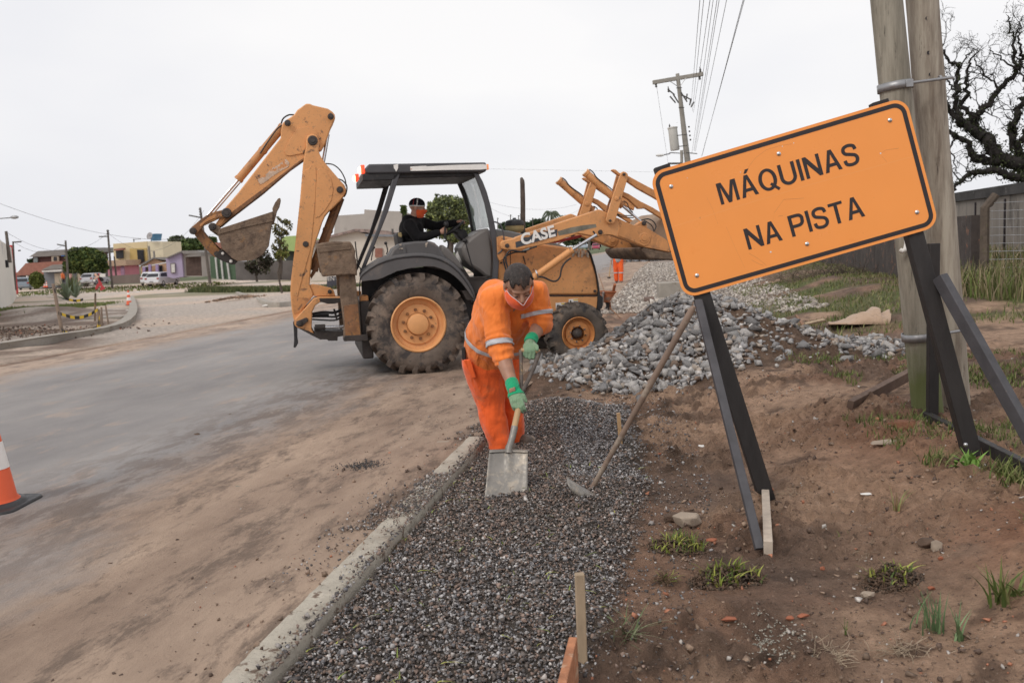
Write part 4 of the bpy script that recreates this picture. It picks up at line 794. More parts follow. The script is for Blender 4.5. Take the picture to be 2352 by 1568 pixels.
m_white2=M('off_white',(.72,.70,.66),.7,var=.1,bm=0)
m_wood=M('pale_handle_wood',(.50,.33,.17),.5,var=.25,sc=10,bm=.15,stretch=(1,1,.2)); m_steelw=M('worn_shovel_steel',(.27,.25,.225),.5,.35,var=.2,sc=14,bm=.25,bsc=50,dirt=[((.38,.33,.27),.5,.12,16),((.14,.11,.09),.60,.1,20),((.33,.27,.2),.56,.2,5)])
# ---------------------------------------------------------------- bending worker
WK=thing('person','stooping man in bright orange shirt and trousers scooping with a shovel','person',gp('W',330,1185)*1)
w=lambda x,y,d: pt('W',x,y,d)
hipc=w(262,640,6.62); belly=w(282,505,6.50); chest=w(372,345,6.22); neck=w(412,235,5.98); hc=w(436,208,5.80)
shR=w(288,300,6.02); shL=w(530,258,6.12); elR=w(330,600,5.90); wrR=w(404,812,5.70); elL=w(562,440,6.08); wrL=w(505,540,5.92)
grip=w(500,597,5.86); shaftb=w(377,1190,5.46)
kR=w(268,900,6.66); aR=w(322,1165,6.62); kL=w(385,900,6.82); aL=w(410,1140,6.86); hR=w(215,665,6.60); hL=w(355,665,6.72)
body=Fig(); hfwd=Vector((.16,-.76,-.63)); hup=Vector((.03,-.63,.76)); HS=1.16
HP,HA=head(body,hc,hfwd,hup,HS,neck,.06)
body.chain([neck,chest,belly,hipc],[.075,.15,.155,.14]); body.chain([shR,elR,wrR],[.06,.062,.036]); body.chain([shL,elL,wrL],[.06,.058,.036])
body.chain([hR,kR,aR],[.09,.07,.05]); body.chain([hL,kL,aL],[.09,.07,.05])
sdir_=(shaftb-grip).normalized()
# right hand on the shaft, left hand over the D-grip
pR=grip.lerp(shaftb,.475); dR=(w(432,925,5.62)-wrR).normalized()
nR=(Vector((.55,-.1,0))+Vector((0,.75,0))).normalized()
gripdir=(w(562,600,5.86)-w(450,590,5.86)).normalized()
dR=(w(434,930,5.60)-wrR).normalized(); handR=dict(wrist=wrR+dR*.01+Vector((0,-.018,0)),d=dR,n=Vector((.15,.95,-.2)),lat=Vector((1,0,0)))
handL=dict(wrist=wrL+Vector((0,0,0)),d=(w(498,608,5.84)-wrL),n=Vector((-.05,.75,-.35)),lat=Vector((1,-.1,0)))
for h,cu_,tb in ((handR,(18,34,30),(.5,.95,.3)),(handL,(48,70,50),(.35,.75,-.55))):
    handf(body,h['wrist'],h['d'],h['n'],h['lat'],1.05,.85,cu_,tb)
bm_=body.bake(.006,4); bme=bm_.copy(); wb=put('body',bm_,m_skin,WK,smooth=80)
eyes(HP,HA,HS,wb,m_eye)
def hl(p,P0,A,s): v=(p-P0)/s; return v.dot(A[0]),v.dot(A[1]),v.dot(A[2])
def hairp(p,n):
    x,y,z=hl(p,hc,HA,HS)
    if x*x+y*y+z*z>.16**2: return False
    if abs(x)>.083 and z<.03: return False
    line=.062 if y>.03 else (.062-(.03-y)*1.25 if y>-.06 else -.06)
    line+= .012*math.sin(x*90)+.008*math.sin(x*230+1)+(.018 if abs(x)>.055 and y>0 else 0)
    return z>max(line,-.065)
hr=patch(bme,hairp,.006,'hair',m_hair,wb,.009)
rgh=random.Random(4); mb=MB()
for p in bme.polygons:
    if hairp(p.center,p.normal) and rgh.random()<.35:
        a=p.center+p.normal*.008; t_=(HA[1]*.5+HA[0]*rgh.uniform(-.4,.4)+HA[2]*-.15+p.normal*rgh.uniform(.25,.7)).normalized(); sd_=t_.cross(p.normal).normalized()*.0022
        b=a+t_*rgh.uniform(.006,.013); mb.add([a-sd_,a+sd_,b],[(0,1,2)])
mk('hair_strands',mb,m_hair,hr,smooth=0,fixn=False)
def maskt(x): return -.024-.014*max(0,1-abs(x)/.04)+.020*min(1,abs(x)/.075)
mv=Fig(); MP=lambda x,y,z: hc+(HA[0]*x+HA[1]*y+HA[2]*z)*HS
mv.ell(MP(0,.014,-.048),(.083*HS,.102*HS,.087*HS),HA); mv.cone(MP(0,.095,-.035),MP(0,.075,-.085),.020*HS,.030*HS)
mm_=mv.bake(.005,14,.002,30,2)
mk_=patch(mm_,lambda p,n: (lambda x,y,z: y>-.008 and maskt(x)>z>-.16)(*hl(p,hc,HA,HS)),.002,'face_mask',m_mask,wb,.004)
ep=[]
for i in range(25):
    x=-.078+.156*i/24; t_=maskt(x); ep.append(MP(x,.014+.1035*math.sqrt(max(.02,1-(x/.0845)**2-((t_+.048)/.089)**2))+.017*math.exp(-(x/.017)**2),t_+.001))
mk('mask_edge',MB().tube(ep,.0020,6),m_maskw,mk_,smooth=60)
for sd in (1,-1):
    mk('strap',MB().tube([HP(sd*.066,.045,-.035),HP(sd*.08,.02,-.02),HP(sd*.088,-.012,.012)],.0025,6),m_maskw,mk_)
# shirt
sh=Fig(); sh.chain([neck+Vector((0,.06,-.02)),chest,belly],[.095,.195,.205]); sh.cone(belly,w(262,590,6.6),.205,.195)
bk_=w(300,315,6.36); sh.ell(bk_,(.15,.16,.17)); sh.cone(bk_,w(262,560,6.60),.155,.185); sh.ell(w(400,455,6.38),(.13,.13,.16)); sh.cone(shR,shL,.105,.095); sh.cone(shR,neck,.10,.085); sh.cone(shL,neck,.095,.08); sh.cone(bk_,shR,.13,.10)
sh.cone(w(470,330,6.2),w(400,540,6.5),.12,.14)
eR2=shR.lerp(elR,.97); sh.chain([shR,shR.lerp(elR,.5),eR2,elR.lerp(wrR,.20)],[.108,.092,.088,.072])
sh.chain([shL,shL.lerp(elL,.5),elL.lerp(wrL,-.02)],[.100,.092,.086])
sm_=sh.bake(.008,14,.020,8,3); 
# creases round the sleeves
nn=len(sm_.vertices); co_=np.empty(nn*3,np.float32); sm_.vertices.foreach_get('co',co_); co_=co_.reshape(-1,3); no_=np.array([v.normal[:] for v in sm_.vertices]); zc=np.zeros(nn)
for A0,A1,rad,fr,am,lo,hi in ((shR,elR,.13,23,.0042,.55,1.35),(shL,elL,.13,21,.0038,.4,1.1)):
    a0=np.array(A0); d0=np.array(A1-A0); L0=np.linalg.norm(d0); d0/=L0; q=(co_-a0)@d0; rr=np.linalg.norm(co_-a0-q[:,None]*d0,axis=1)
    wv=np.sin(q*fr*6.28/1.+9*fbm(co_[:,0]*1,co_[:,2],9,2,2))*am; zc+=wv*ss((q/L0-lo)/.2)*ss((hi-q/L0)/.1)*(rr<rad)
# long drape folds on chest side
f1_=np.sin((co_[:,0]*42+co_[:,2]*-9)+6*fbm(co_[:,0],co_[:,2],4,2,5))*.006*ss((co_[:,0]-float(chest.x)+.02)/.08)*(no_[:,1]<-.1)
co_=co_+no_*(zc+f1_)[:,None]; sm_.vertices.foreach_set('co',co_.astype(np.float32).ravel()); sm_.update(); sme=sm_.copy()
# trim the sleeve ends
so2=put('shirt',sm_,m_shirt,WK,smooth=80)
def band(me,a,b,t0,t1,rad,name,parent,off=.005,skew=Vector((0,0,0))):
    d=(b-a); L_=d.length; d=(d/L_+skew).normalized()
    return slab(me,a,d,t0*L_,t1*L_,off,name,m_refl,parent,lambda p:(p-a-d*(p-a).dot(d)).length<rad)
band(sme,shR,elR,.80,.905,.125,'reflective_stripe',so2)
band(sme,shL,elL,.60,.73,.125,'reflective_stripe',so2)
tdir=(chest-hipc).normalized()
td2=(tdir+Vector((-.10,0,0))).normalized()
slab(sme,hipc,td2,.215,.252,.005,'reflective_stripe',m_refl,so2,lambda p:(p-shR).length>.18 and (p-elR).length>.16 and (p-elL).length>.13 and (p-wrR).length>.2)
# trousers
tr=Fig(); tr.cone(w(262,600,6.62),hipc,.19,.185); tr.ell(w(225,660,6.66),(.16,.15,.16)); tr.chain([hR,kR,aR+Vector((0,0,.02))],[.145,.108,.088]); tr.chain([hL,kL,aL],[.14,.105,.08]); tr.cone(aR,w(322,1195,6.62),.092,.09)
tm=tr.bake(.009,10,.020,7,8); put('trousers',tm,m_trs,WK,smooth=80)
mb=MB(); pk=w(112,612,6.5); mb.box(pk,(.03,.04,.10)); mk('phone',mb,m_blk,WK,bevel=.006)
mk('side_pocket',MB().prism([w(108,650,6.44),w(150,648,6.42),w(185,755,6.44),(w(160,760,6.46))],(0,.03,0)),m_trs,WK,bevel=.006)
for a,nm in ((aR,'shoe'),(aL,'shoe')):
    f_=Fig(); g=Vector((a.x,a.y,.045+.03)); f_.cone(g+Vector((-.01,.05,.0)),g+Vector((.10,-.07,-.01)),.052,.045); f_.cone(g+Vector((0,.03,0)),Vector((a.x,a.y+.02,.16)),.05,.05)
    if nm and a is aL: f_.cone(g,g+Vector((.13,-.03,-.015)),.05,.042)
    put('shoe',f_.bake(.008,3),m_boot,WK,smooth=80)
# gloves
for h,cu_,tb_,wr,el_ in ((handR,(18,34,30),(.5,.95,.3),wrR,elR),(handL,(48,70,50),(.35,.75,-.55),wrL,elL)):
    g=Fig(); handf(g,h['wrist'],h['d'],h['n'],h['lat'],1.08,1.16,cu_,tb_); dd=(el_-wr).normalized(); g.cone(h['wrist'],wr+dd*.035,.040,.042)
    gm=g.bake(.0045,3,.002,30,2); gme=gm.copy(); go=put('glove',gm,m_glv,wb,smooth=80)
    lim=.052 if h is handR else .012
    hd_=Vector(h['d']).normalized(); w0=h['wrist']
    patch(gme,lambda p,n: (p-w0).dot(hd_)<lim+ (.02*math.sin((p.x-w0.x)*60) if h is handR else 0),.003,'cuff',m_glc,go,.003) if False else slab(gme,w0,hd_,-.2,lim,.003,'cuff',m_glc,go,None,.003)
    if h is handR: patch(gme,lambda p,n: abs((p-w0).dot(hd_)-.022)<.011 and n.y<-.2 and abs((p-w0).x+.008)<.017,.0065,'torn_hole',m_skin,go,.002)
# ---------------------------------------------------------------- shovel
SV=thing('shovel','square-mouthed steel shovel with split D handle held by the stooping man','shovel',w(360,1500,5.28))
ax_=sdir_; side=gripdir-ax_*gripdir.dot(ax_); side.normalize(); fr_=ax_.cross(side)
if fr_.y>0: fr_=-fr_
split=grip.lerp(shaftb,.44)
mk('grip',MB().cyl(w(448,592,5.86),w(562,600,5.86),.0155,n=14),m_wood,SV)
m_rods=M('handle_wood_dark',(.13,.105,.09),.6,var=.4,sc=30,bm=.3,dirt=((.35,.24,.12),.55,.1,12))
mk('fork_arm',MB().tube([w(448,592,5.86),w(451,700,5.82),w(452,790,5.76),split],[.014,.0125,.013,.016],10),m_rods,SV,smooth=60)
mk('fork_arm',MB().tube([w(560,600,5.86),w(528,690,5.82),w(490,775,5.77),split],[.0155,.0145,.0145,.017],10),m_rods,SV,smooth=60)
mk('shaft',MB().tube([split,w(437,930,5.62),w(410,1050,5.54)],[.019,.0205,.020],14),m_wood,SV,smooth=60)
mk('socket',MB().tube([w(413,1045,5.54),w(398,1110,5.50),w(381,1165,5.47),w(376,1200,5.455)],[.0225,.021,.020,.023],12),m_steelw,SV,smooth=60)
rows=[]; NU,NV=17,17
for j in range(NV):
    v=j/(NV-1); row=[]
    for i in range(NU):
        u=i/(NU-1); xl=262+(232-262)*v; xr=490+(487-490)*v; x_=xl+(xr-xl)*u; yt=1190+(6*math.sin(u*3.14))*0+ (1-abs(2*u-1))*-2; yb=1500+8*u; y_=yt+(yb-yt)*v; d=5.455+(5.28-5.455)*v
        curve=.022*(1-(2*u-1)**2)*(1-.55*v); ridge=-.02*math.exp(-((u-.52)/.055)**2)*max(0,1-v/.62); lip=(.008 if (u in(0,1)) else 0)
        p=w(x_,y_,d)+Vector((0,1,0))*(curve+ridge-lip); row.append(p)
    rows.append(row)
mb=MB(); mb.sheet(rows); mk('blade',mb,m_steelw,SV,solid=.004,smooth=50)
mb=MB(); mb.sheet([[w(262+228*u,1186,5.462)+Vector((0,.022*(1-(2*u-1)**2),.004)) for u in [i/10 for i in range(11)]],[w(262+228*u,1196,5.45)+Vector((0,.022*(1-(2*u-1)**2)-.012,0)) for u in [i/10 for i in range(11)]]]); mk('top_lip',mb,m_steelw,SV,solid=.004)
# ---------------------------------------------------------------- driver
DV=thing('person','machine driver in black hooded jacket, dark striped beanie and orange mask','person',bl('D2',1500,760,1.1))
v_=lambda x,y,yl: bl('D2',x,y,yl)
dh=v_(1515,190,1.05); dn=v_(1470,330,1.08); ds1=v_(1400,440,.86); ds2=v_(1560,390,1.27); dhp=v_(1460,700,1.08); dch=v_(1450,500,1.06)
de1=v_(1530,625,.80); dw1=v_(1835,545,.75); de2=v_(1800,455,1.30); dw2=v_(2075,395,1.15)
b=Fig(); f_=(bu*.93-bv*.30-bz*.10); DP,DA=head(b,dh,f_,bz+bu*-.0,1.1,dn,.055)
b.chain([dn,dch,dhp],[.07,.12,.13]); b.chain([ds1,de1,dw1],[.045,.04,.03]); b.chain([ds2,de2,dw2],[.045,.04,.03]); b.chain([dhp,v_(1700,780,.95),v_(1850,900,.95)],[.09,.075,.06])
handf(b,dw1+bu*.005,bu*.8+bz*.2,bv*.9+bz*.1,bz,1.0,1.,(55,75,50),(.4,.9,.2)); handf(b,dw2,bu*.9+bz*.25-bv*.1,bz*-1+bu*.2,bv*-1,.95,1.,(30,45,35),(.6,.7,.3))
bm2=b.bake(.008,4); bme2=bm2.copy(); db=put('body',bm2,m_skin2,DV,smooth=80); eyes(DP,DA,1.1,db,m_eye)
def dm(p,n):
    x,y,z=hl(p,dh,DA,1.1); return x*x+y*y+z*z<.15**2 and y>.005 and -.125<z<-.022
patch(bme2,dm,.010,'face_mask',m_mask,db,.004)
b=Fig(); r_,ff,uu=DA; b.ell(dh+uu*.052-ff*.006,(.092,.112,.086),(r_,ff,uu)); bn=b.bake(.008,4); 
def bcut(p,n): x,y,z=hl(p,dh,DA,1.1); return z>.022+.10*(y+.02)*.35
bo_=patch(bn,bcut,.002,'beanie',cloth('beanie_black',(.012,.011,.018),.3,40,sheen=.05),db,.004)
patch(bn,lambda p,n: abs(hl(p,dh,DA,1.1)[2]-(.026+.035*(hl(p,dh,DA,1.1)[1]+.02)))<.007,.006,'trim',m_white2,bo_,.002)
patch(bn,lambda p,n: bcut(p,n) and abs(hl(p,dh,DA,1.1)[1]-.012)<.006 and hl(p,dh,DA,1.1)[0]>.0,.005,'stripe',m_white2,bo_,.001)
patch(bn,lambda p,n: bcut(p,n) and abs(hl(p,dh,DA,1.1)[1]+.035)<.0042 and hl(p,dh,DA,1.1)[0]>.0,.005,'stripe',m_red,bo_,.001)
j=Fig(); j.chain([dn+bz*-.03,dch,dhp],[.085,.155,.16]); j.cone(ds1,ds2,.085,.08); j.chain([ds1,de1,de1.lerp(dw1,.93)],[.085,.075,.052]); j.chain([ds2,de2,de2.lerp(dw2,.95)],[.08,.068,.05]); j.ell(dn-bu*.07-bz*.02,(.10,.11,.07),(bu,bv,bz)); j.ell(dch-bu*.06,(.13,.2,.16),(bu,bv,bz))
put('jacket',j.bake(.010,5,.010,9,5),m_jkt,DV,smooth=80)
# ---------------------------------------------------------------- distant workers
def standing(label,footc,H,fwd,shirtm,trsm,skin,stride=.12,arm=.05,name='person',cap=None):
    T=thing(name,label,'person',footc); f=Vector(fwd).normalized(); r=f.cross(Vector((0,0,1))); k=H/1.75; c=Vector(footc); P=lambda x,y,z: c+(r*x+f*y)*k+Vector((0,0,z*k))
    b=Fig(); HPp,HAx=head(b,P(0,.0,1.60),f,(0,0,1),k,P(0,-.02,1.44),.055); b.chain([P(0,-.02,1.42),P(0,0,1.25),P(0,0,.98)],[.08*k,.12*k,.12*k])
    for s_ in (1,-1): b.chain([P(s_*.18,0,1.40),P(s_*.24,s_*arm*.5,1.12),P(s_*.27,s_*arm+.05,.88)],[.05*k,.042*k,.03*k]); b.chain([P(s_*.09,0,.92),P(s_*.10,s_*stride*.6,.50),P(s_*.09,s_*stride,.08)],[.085*k,.06*k,.045*k]); handf(b,P(s_*.27,s_*arm+.05,.87),(0,0,-1),r*-s_,f,1.0*k,1.,(15,25,20),(.3,.9,.1))
    bb=b.bake(.012,3); bc_=bb.copy(); bo2=put('body',bb,skin,T,smooth=80)
    patch(bc_,lambda p,n: hl(p,P(0,0,1.60),HAx,k)[2]>.05-.3*max(0,-hl(p,P(0,0,1.60),HAx,k)[1]) and (p-P(0,0,1.6)).length<.2,.01,'hair' if cap is None else 'cap',cap or m_hair,bo2,.01)
    s1=Fig(); s1.chain([P(0,-.02,1.40),P(0,0,1.22),P(0,0,.92)],[.105*k,.165*k,.165*k]); s1.cone(P(-.17,0,1.38),P(.17,0,1.38),.075*k,.075*k)
    for s_ in (1,-1): s1.chain([P(s_*.18,0,1.38),P(s_*.24,s_*arm*.5,1.12),P(s_*.265,s_*arm+.04,.92)],[.08*k,.065*k,.05*k])
    put('shirt',s1.bake(.014,3,.008,12,2),shirtm,T,smooth=80)
    t1=Fig(); t1.cone(P(0,0,.98),P(0,0,.90),.14*k,.15*k)
    for s_ in (1,-1): t1.chain([P(s_*.09,0,.90),P(s_*.10,s_*stride*.6,.50),P(s_*.09,s_*stride,.12)],[.125*k,.10*k,.085*k])
    tt=t1.bake(.014,3,.008,10,4); tc_=tt.copy(); to=put('trousers',tt,trsm,T,smooth=80)
    patch(tc_,lambda p,n: abs(p.z-c.z-.40*k)<.02,.006,'reflective_stripe',m_refl,to,.002)
    for s_ in (1,-1): q=Fig(); q.cone(P(s_*.09,s_*stride-.04,.05),P(s_*.10,s_*stride+.13,.035),.05*k,.035*k); put('shoe',q.bake(.012,2),m_boot,T,smooth=80)
    return T,P
fw=gp('V',600,955); T3,P3=standing('distant walking worker in grey shirt and orange trousers carrying a hammer','',1,(0,-1,0),None,None,None) if False else standing('distant walking worker in grey shirt and orange trousers carrying a hammer',fw,1.74,(-.12,-1,0),cloth('shirt_grey',(.36,.355,.35),.3,20),m_trs,m_skin,-.10,.03,cap=m_hair)
HM=thing('hammer','wooden-handled hammer hanging from the right hand of the distant walking worker','hammer',P3(.29,.08,.8)); hp0=P3(.28,.08,.85)
mk('handle',MB().tube([hp0,hp0+Vector((-.10,0,-.62))],.018,8),m_wood,HM); mk('hammer_head',MB().box(hp0+Vector((-.10,0,-.62)),(.13,.06,.06)),m_dark,HM,bevel=.008)
g1=gp('L',625,905); standing('far pedestrian in blue sleeves and orange vest by the grey gate house',pt('L',626,893,98)*1,1.7,(1,-.3,0),cloth('vest_orange',(.75,.2,.07),.1,10),M('dark_trousers',(.03,.03,.04)),m_skin)
standing('far pedestrian in a pale pink top behind the agave plants',pt('L',702,893,98)*1,1.72,(-1,-.2,0),cloth('top_pink',(.65,.38,.33),.1,10),M('dark_trousers',(.05,.05,.06)),m_skin)
# ================================================================ road works sign
m_sign=M('sign_orange',(.93,.335,.075),.38,var=.04,sc=1.5,bm=0,dirt=[((.80,.20,.02),.60,.2,2.2),((.45,.17,.05),.70,.04,30)]); m_signb=M('sign_black',(.028,.022,.024),.45,var=.1,bm=0)
m_bwood=M('black_painted_wood',(.030,.026,.025),.6,var=.35,sc=9,bm=.5,bsc=30,bd=.006,dirt=((.10,.075,.06),.66,.12,14),stretch=(1,1,.3))
m_gwood=M('grey_painted_wood',(.075,.072,.078),.6,var=.25,sc=9,bm=.3,dirt=((.2,.17,.14),.66,.1,16))
m_raww=M('raw_wood',(.40,.30,.20),.75,var=.3,sc=14,bm=.4,bsc=60,stretch=(1,1,.25),dirt=((.17,.12,.085),.55,.15,8))
m_rivet=M('rivet_steel',(.6,.6,.6),.3,.9,var=.05,bm=0)
SC=5.141
def sp(x,y,k='S',back=0):   # point of the sign plane
    r=ray(k,x,y); t_=(sP[0]-CAM).dot(sN)/r.dot(sN); return CAM+r*t_+sN*back
sP=[CAM+ray('S',*q)*(d*SC) for q,d in zip([(81,586),(1995,16),(2258,978),(353,1520)],(1.00828,.98354,.99172,1.01646))]
sX=((sP[1]-sP[0])+(sP[2]-sP[3])).normalized(); sY=((sP[0]-sP[3])+(sP[1]-sP[2])); sY=(sY-sX*sY.dot(sX)).normalized(); sN=sX.cross(sY)
if sN.y<0: sN=-sN       # points away from the camera
sO=(sP[0]+sP[1]+sP[2]+sP[3])/4; sW=((sP[1]-sP[0]).length+(sP[2]-sP[3]).length)/2; sH=((sP[0]-sP[3]).length+(sP[1]-sP[2]).length)/2
SG=thing('road_works_sign','tilted orange board lettered in black standing on black wooden trestles','road sign',gp('G',1112,640))
def rrect(w,h,r,n=8):
    P=[]
    for cx,cy,a0 in ((w/2-r,h/2-r,0),(-w/2+r,h/2-r,90),(-w/2+r,-h/2+r,180),(w/2-r,-h/2+r,270)):
        for i in range(n+1): a=R_(a0+90*i/n); P.append((cx+r*math.cos(a),cy+r*math.sin(a)))
    return P
S3=lambda x,y,z=0: sO+sX*x+sY*y+sN*z
pl_=mk('sign_plate',MB().prism([S3(*q,-.004) for q in rrect(sW,sH,.085)],sN*.004),m_sign,SG,smooth=0)
a=rrect(sW-.035,sH-.035,.070); b=rrect(sW-.085,sH-.085,.045); n=len(a)
mb=MB(); mb.add([S3(*q,-.0055) for q in a]+[S3(*q,-.0055) for q in b],[(i,(i+1)%n,(i+1)%n+n,i+n) for i in range(n)]); mk('border',mb,m_signb,pl_,smooth=0)
def arc(cx,cy,rx,ry,a0,a1,n=14): return [(cx+rx*math.cos(R_(a0+(a1-a0)*i/n)),cy+ry*math.sin(R_(a0+(a1-a0)*i/n))) for i in range(n+1)]
def strip(path,wd,n=6):
    P=[Vector((*p,0)) for p in path]; Q=[]
    for i in range(len(P)-1):
        p0=P[max(i-1,0)];p1=P[i];p2=P[i+1];p3=P[min(i+2,len(P)-1)]
        for j in range(n): t_=j/n; Q.append(.5*((2*p1)+(p2-p0)*t_+(2*p0-5*p1+4*p2-p3)*t_*t_+(3*p1-p0-3*p2+p3)*t_**3))
    Q.append(P[-1]); out=[]
    L=[];
    for i,p in enumerate(Q):
        d=(Q[min(i+1,len(Q)-1)]-Q[max(i-1,0)]).normalized(); nn_=Vector((-d.y,d.x,0))*wd/2; L.append((p+nn_,p-nn_))
    return [[(L[i][0].x,L[i][0].y),(L[i+1][0].x,L[i+1][0].y),(L[i+1][1].x,L[i+1][1].y),(L[i][1].x,L[i][1].y)] for i in range(len(L)-1)]
def ring(cx,cy,rx,ry,ix,iy,n=40):
    o=arc(cx,cy,rx,ry,0,360,n); q=arc(cx,cy,ix,iy,0,360,n); return [[o[i],o[i+1],q[i+1],q[i]] for i in range(n)]
GA=[[(0,0),(.28,1),(.36,1),(.36,.80),(.155,0)],[(.72,0),(.565,0),(.36,.80),(.36,1),(.44,1)],[(.214,.23),(.506,.23),(.468,.38),(.252,.38)]]
GL={'M':(.83,[[(0,0),(0,1),(.21,1),(.415,.32),(.62,1),(.83,1),(.83,0),(.69,0),(.69,.79),(.49,0),(.34,0),(.14,.79),(.14,0)]]),
'N':(.71,[[(0,0),(0,1),(.155,1),(.565,.33),(.565,1),(.71,1),(.71,0),(.56,0),(.145,.67),(.145,0)]]),'A':(.72,GA),'Á':(.72,GA+[[(.31,1.07),(.40,1.25),(.57,1.25),(.42,1.07)]]),
'U':(.71,[[(0,1),(0,.36)]+arc(.355,.36,.355,.375,180,360)+[(.71,1),(.56,1),(.56,.36)]+arc(.355,.36,.205,.225,360,180)+[(.15,1)]]),
'Q':(.80,ring(.39,.5,.39,.515,.235,.375)+['z',[(.43,.25),(.52,.33),(.82,-.02),(.73,-.11)]]),'I':(.15,[[(0,0),(0,1),(.15,1),(.15,0)]]),
'S':(.665,strip([(.585,.70),(.53,.875),(.33,.94),(.14,.88),(.085,.73),(.15,.60),(.33,.525),(.52,.44),(.59,.29),(.52,.12),(.33,.06),(.12,.12),(.065,.31)],.148)),
'P':(.66,[[(0,0),(0,1),(.15,1),(.15,0)]]+strip([(.15,.925),(.36,.925),(.50,.90),(.585,.80),(.588,.68),(.565,.56),(.49,.475),(.36,.45),(.15,.45)],.15)),
'T':(.61,[[(0,1),(.61,1),(.61,.86),(.38,.86),(.38,0),(.23,0),(.23,.86),(0,.86)]]),' ':(.22,[])}
def sign_text(t,bl_,br_,tl_,name):
    a=sp(*bl_); b=sp(*br_); xa=(b-a).normalized(); ya=sN.cross(xa); ya=ya if ya.z>0 else -ya
    h=(sp(*tl_)-a).length; tw=sum(GL[c][0] for c in t)+.105*(len(t)-1); k=(b-a).length/tw; x=0
    for c in t:
        mb=MB(); off=-.0055
        for poly in GL[c][1]:
            if poly=='z': off=-.0060; continue
            mb.add([a+xa*(x+px_)*k+ya*py_*h+sN*off for px_,py_ in poly],[tuple(range(len(poly)))])
        if mb.v: mk('letter',mb,m_signb,pl_,smooth=0,fixn=False)
        x+=GL[c][0]+.105
sign_text('MÁQUINAS',(625,821),(1665,511),(580,666),'a')
sign_text('NA PISTA',(829,1156),(1699,903),(783,1004),'b')
m_seam=M('sign_film_edge',(.93,.40,.13),.4,bm=0,var=.05); m_scr=M('sign_scratch',(.60,.24,.08),.6,bm=0)
def line(nm,pts,wd,mat): mk(nm,MB().sheet([[sp(x,y)-sN*.0044,sp(x,y+wd)-sN*.0044] for x,y in pts]),mat,pl_,smooth=0)
line('film_seam',[(205,1000),(700,845),(1300,665),(2085,450)],2.6,m_seam)
for P_ in ([(825,540),(880,470),(960,410),(1060,380),(1150,365)],[(1815,440),(1850,412),(1950,398)],[(1820,455),(1860,500)],[(805,715),(845,760),(852,790)],[(515,760),(560,850),(600,965)],[(1050,905),(1085,900)],[(1000,1000),(1020,880),(1090,780),(1240,770)],[(830,1180),(900,1220),(960,1270)],[(850,1230),(905,1260),(940,1272)],[(660,980),(720,1120),(800,1290)]): line('scratch',P_,2.2,m_scr)
mb=MB()
for x,y in ((250,684),(1053,440),(1882,190),(2084,876),(1264,1112),(443,1347)):
    mk('rivet',MB().lathe(sp(x,y)-sN*.004,-sN,[(.013,0),(.012,.004),(.007,.008),(0,.009)],14),m_rivet,pl_)
for x,y,r in ((768,578,.005),(1813,437,.008),(993,1172,.009),(1080,385,.005),(1165,360,.005),(371,621,.004)): mk('chip',MB().prism([sp(x+dx*r*800,y+dy*r*800)-sN*.0048 for dx,dy in ((-1,-.3),(0,-1),(1.1,-.2),(.4,.9),(-.7,.7))],sN*.001),m_white2,pl_,smooth=0)
def dpt(k,x,y,d): return pt(k,x,y,d)
lt=sp(195,560,'S',.05); lb_=sp(1112,640,'G',.05); lb_=lb_+(lb_-lt).normalized()*.03
rt_=sp(1830,75,'S',.05); rb_=sp(470,1300,'R',.05)
mk('leg',MB().bar(lt-(lb_-lt).normalized()*.03,lb_,.095,.075,sX),m_bwood,SG,bevel=.004); mk('leg',MB().bar(rt_-(rb_-rt_).normalized()*.03,rb_+(rb_-rt_).normalized()*.08,.095,.075,sX),m_bwood,SG,bevel=.004)
f0=gp('G',1068,905)+Vector((0,0,.02)); t0=sp(925,395,'M',-.02)
mk('brace',MB().bar(t0,f0,.045,.035,(1,0,0)),m_gwood,SG,bevel=.003); mk('brace_block',MB().bar(sp(925,385,'M',-.01),sp(985,605,'M',-.01),.05,.05,sX),m_bwood,SG,bevel=.003)
mk('base_board',MB().bar(gp('G',1098,640)+Vector((.0,0,.035)),gp('G',1112,915)+Vector((.0,0,.035)),.045,.075,(1,0,0)),M('pale_board',(.50,.42,.34),.75,var=.2,sc=16,bm=.3,dirt=((.25,.18,.13),.6,.15,9)),SG,bevel=.003)
b0=pt('R',243,1165,6.15); b1=pt('R',800,1450,4.5)
mk('base_board',MB().bar(b0,b1,.05,.08,(1,0,0)),m_bwood,SG,bevel=.004)
mk('post',MB().bar(pt('R',283,330,6.1),pt('R',276,1155,6.12),.07,.05,(1,0,0)),m_bwood,SG,bevel=.003)
mk('brace',MB().bar(sp(312,490,'R',-.0),pt('R',800,1360,4.65),.055,.075,(1,.3,0)),m_gwood,SG,bevel=.003)
mk('bolt',MB().ball(pt('R',437,1300,4.98),.012),m_rivet,SG)
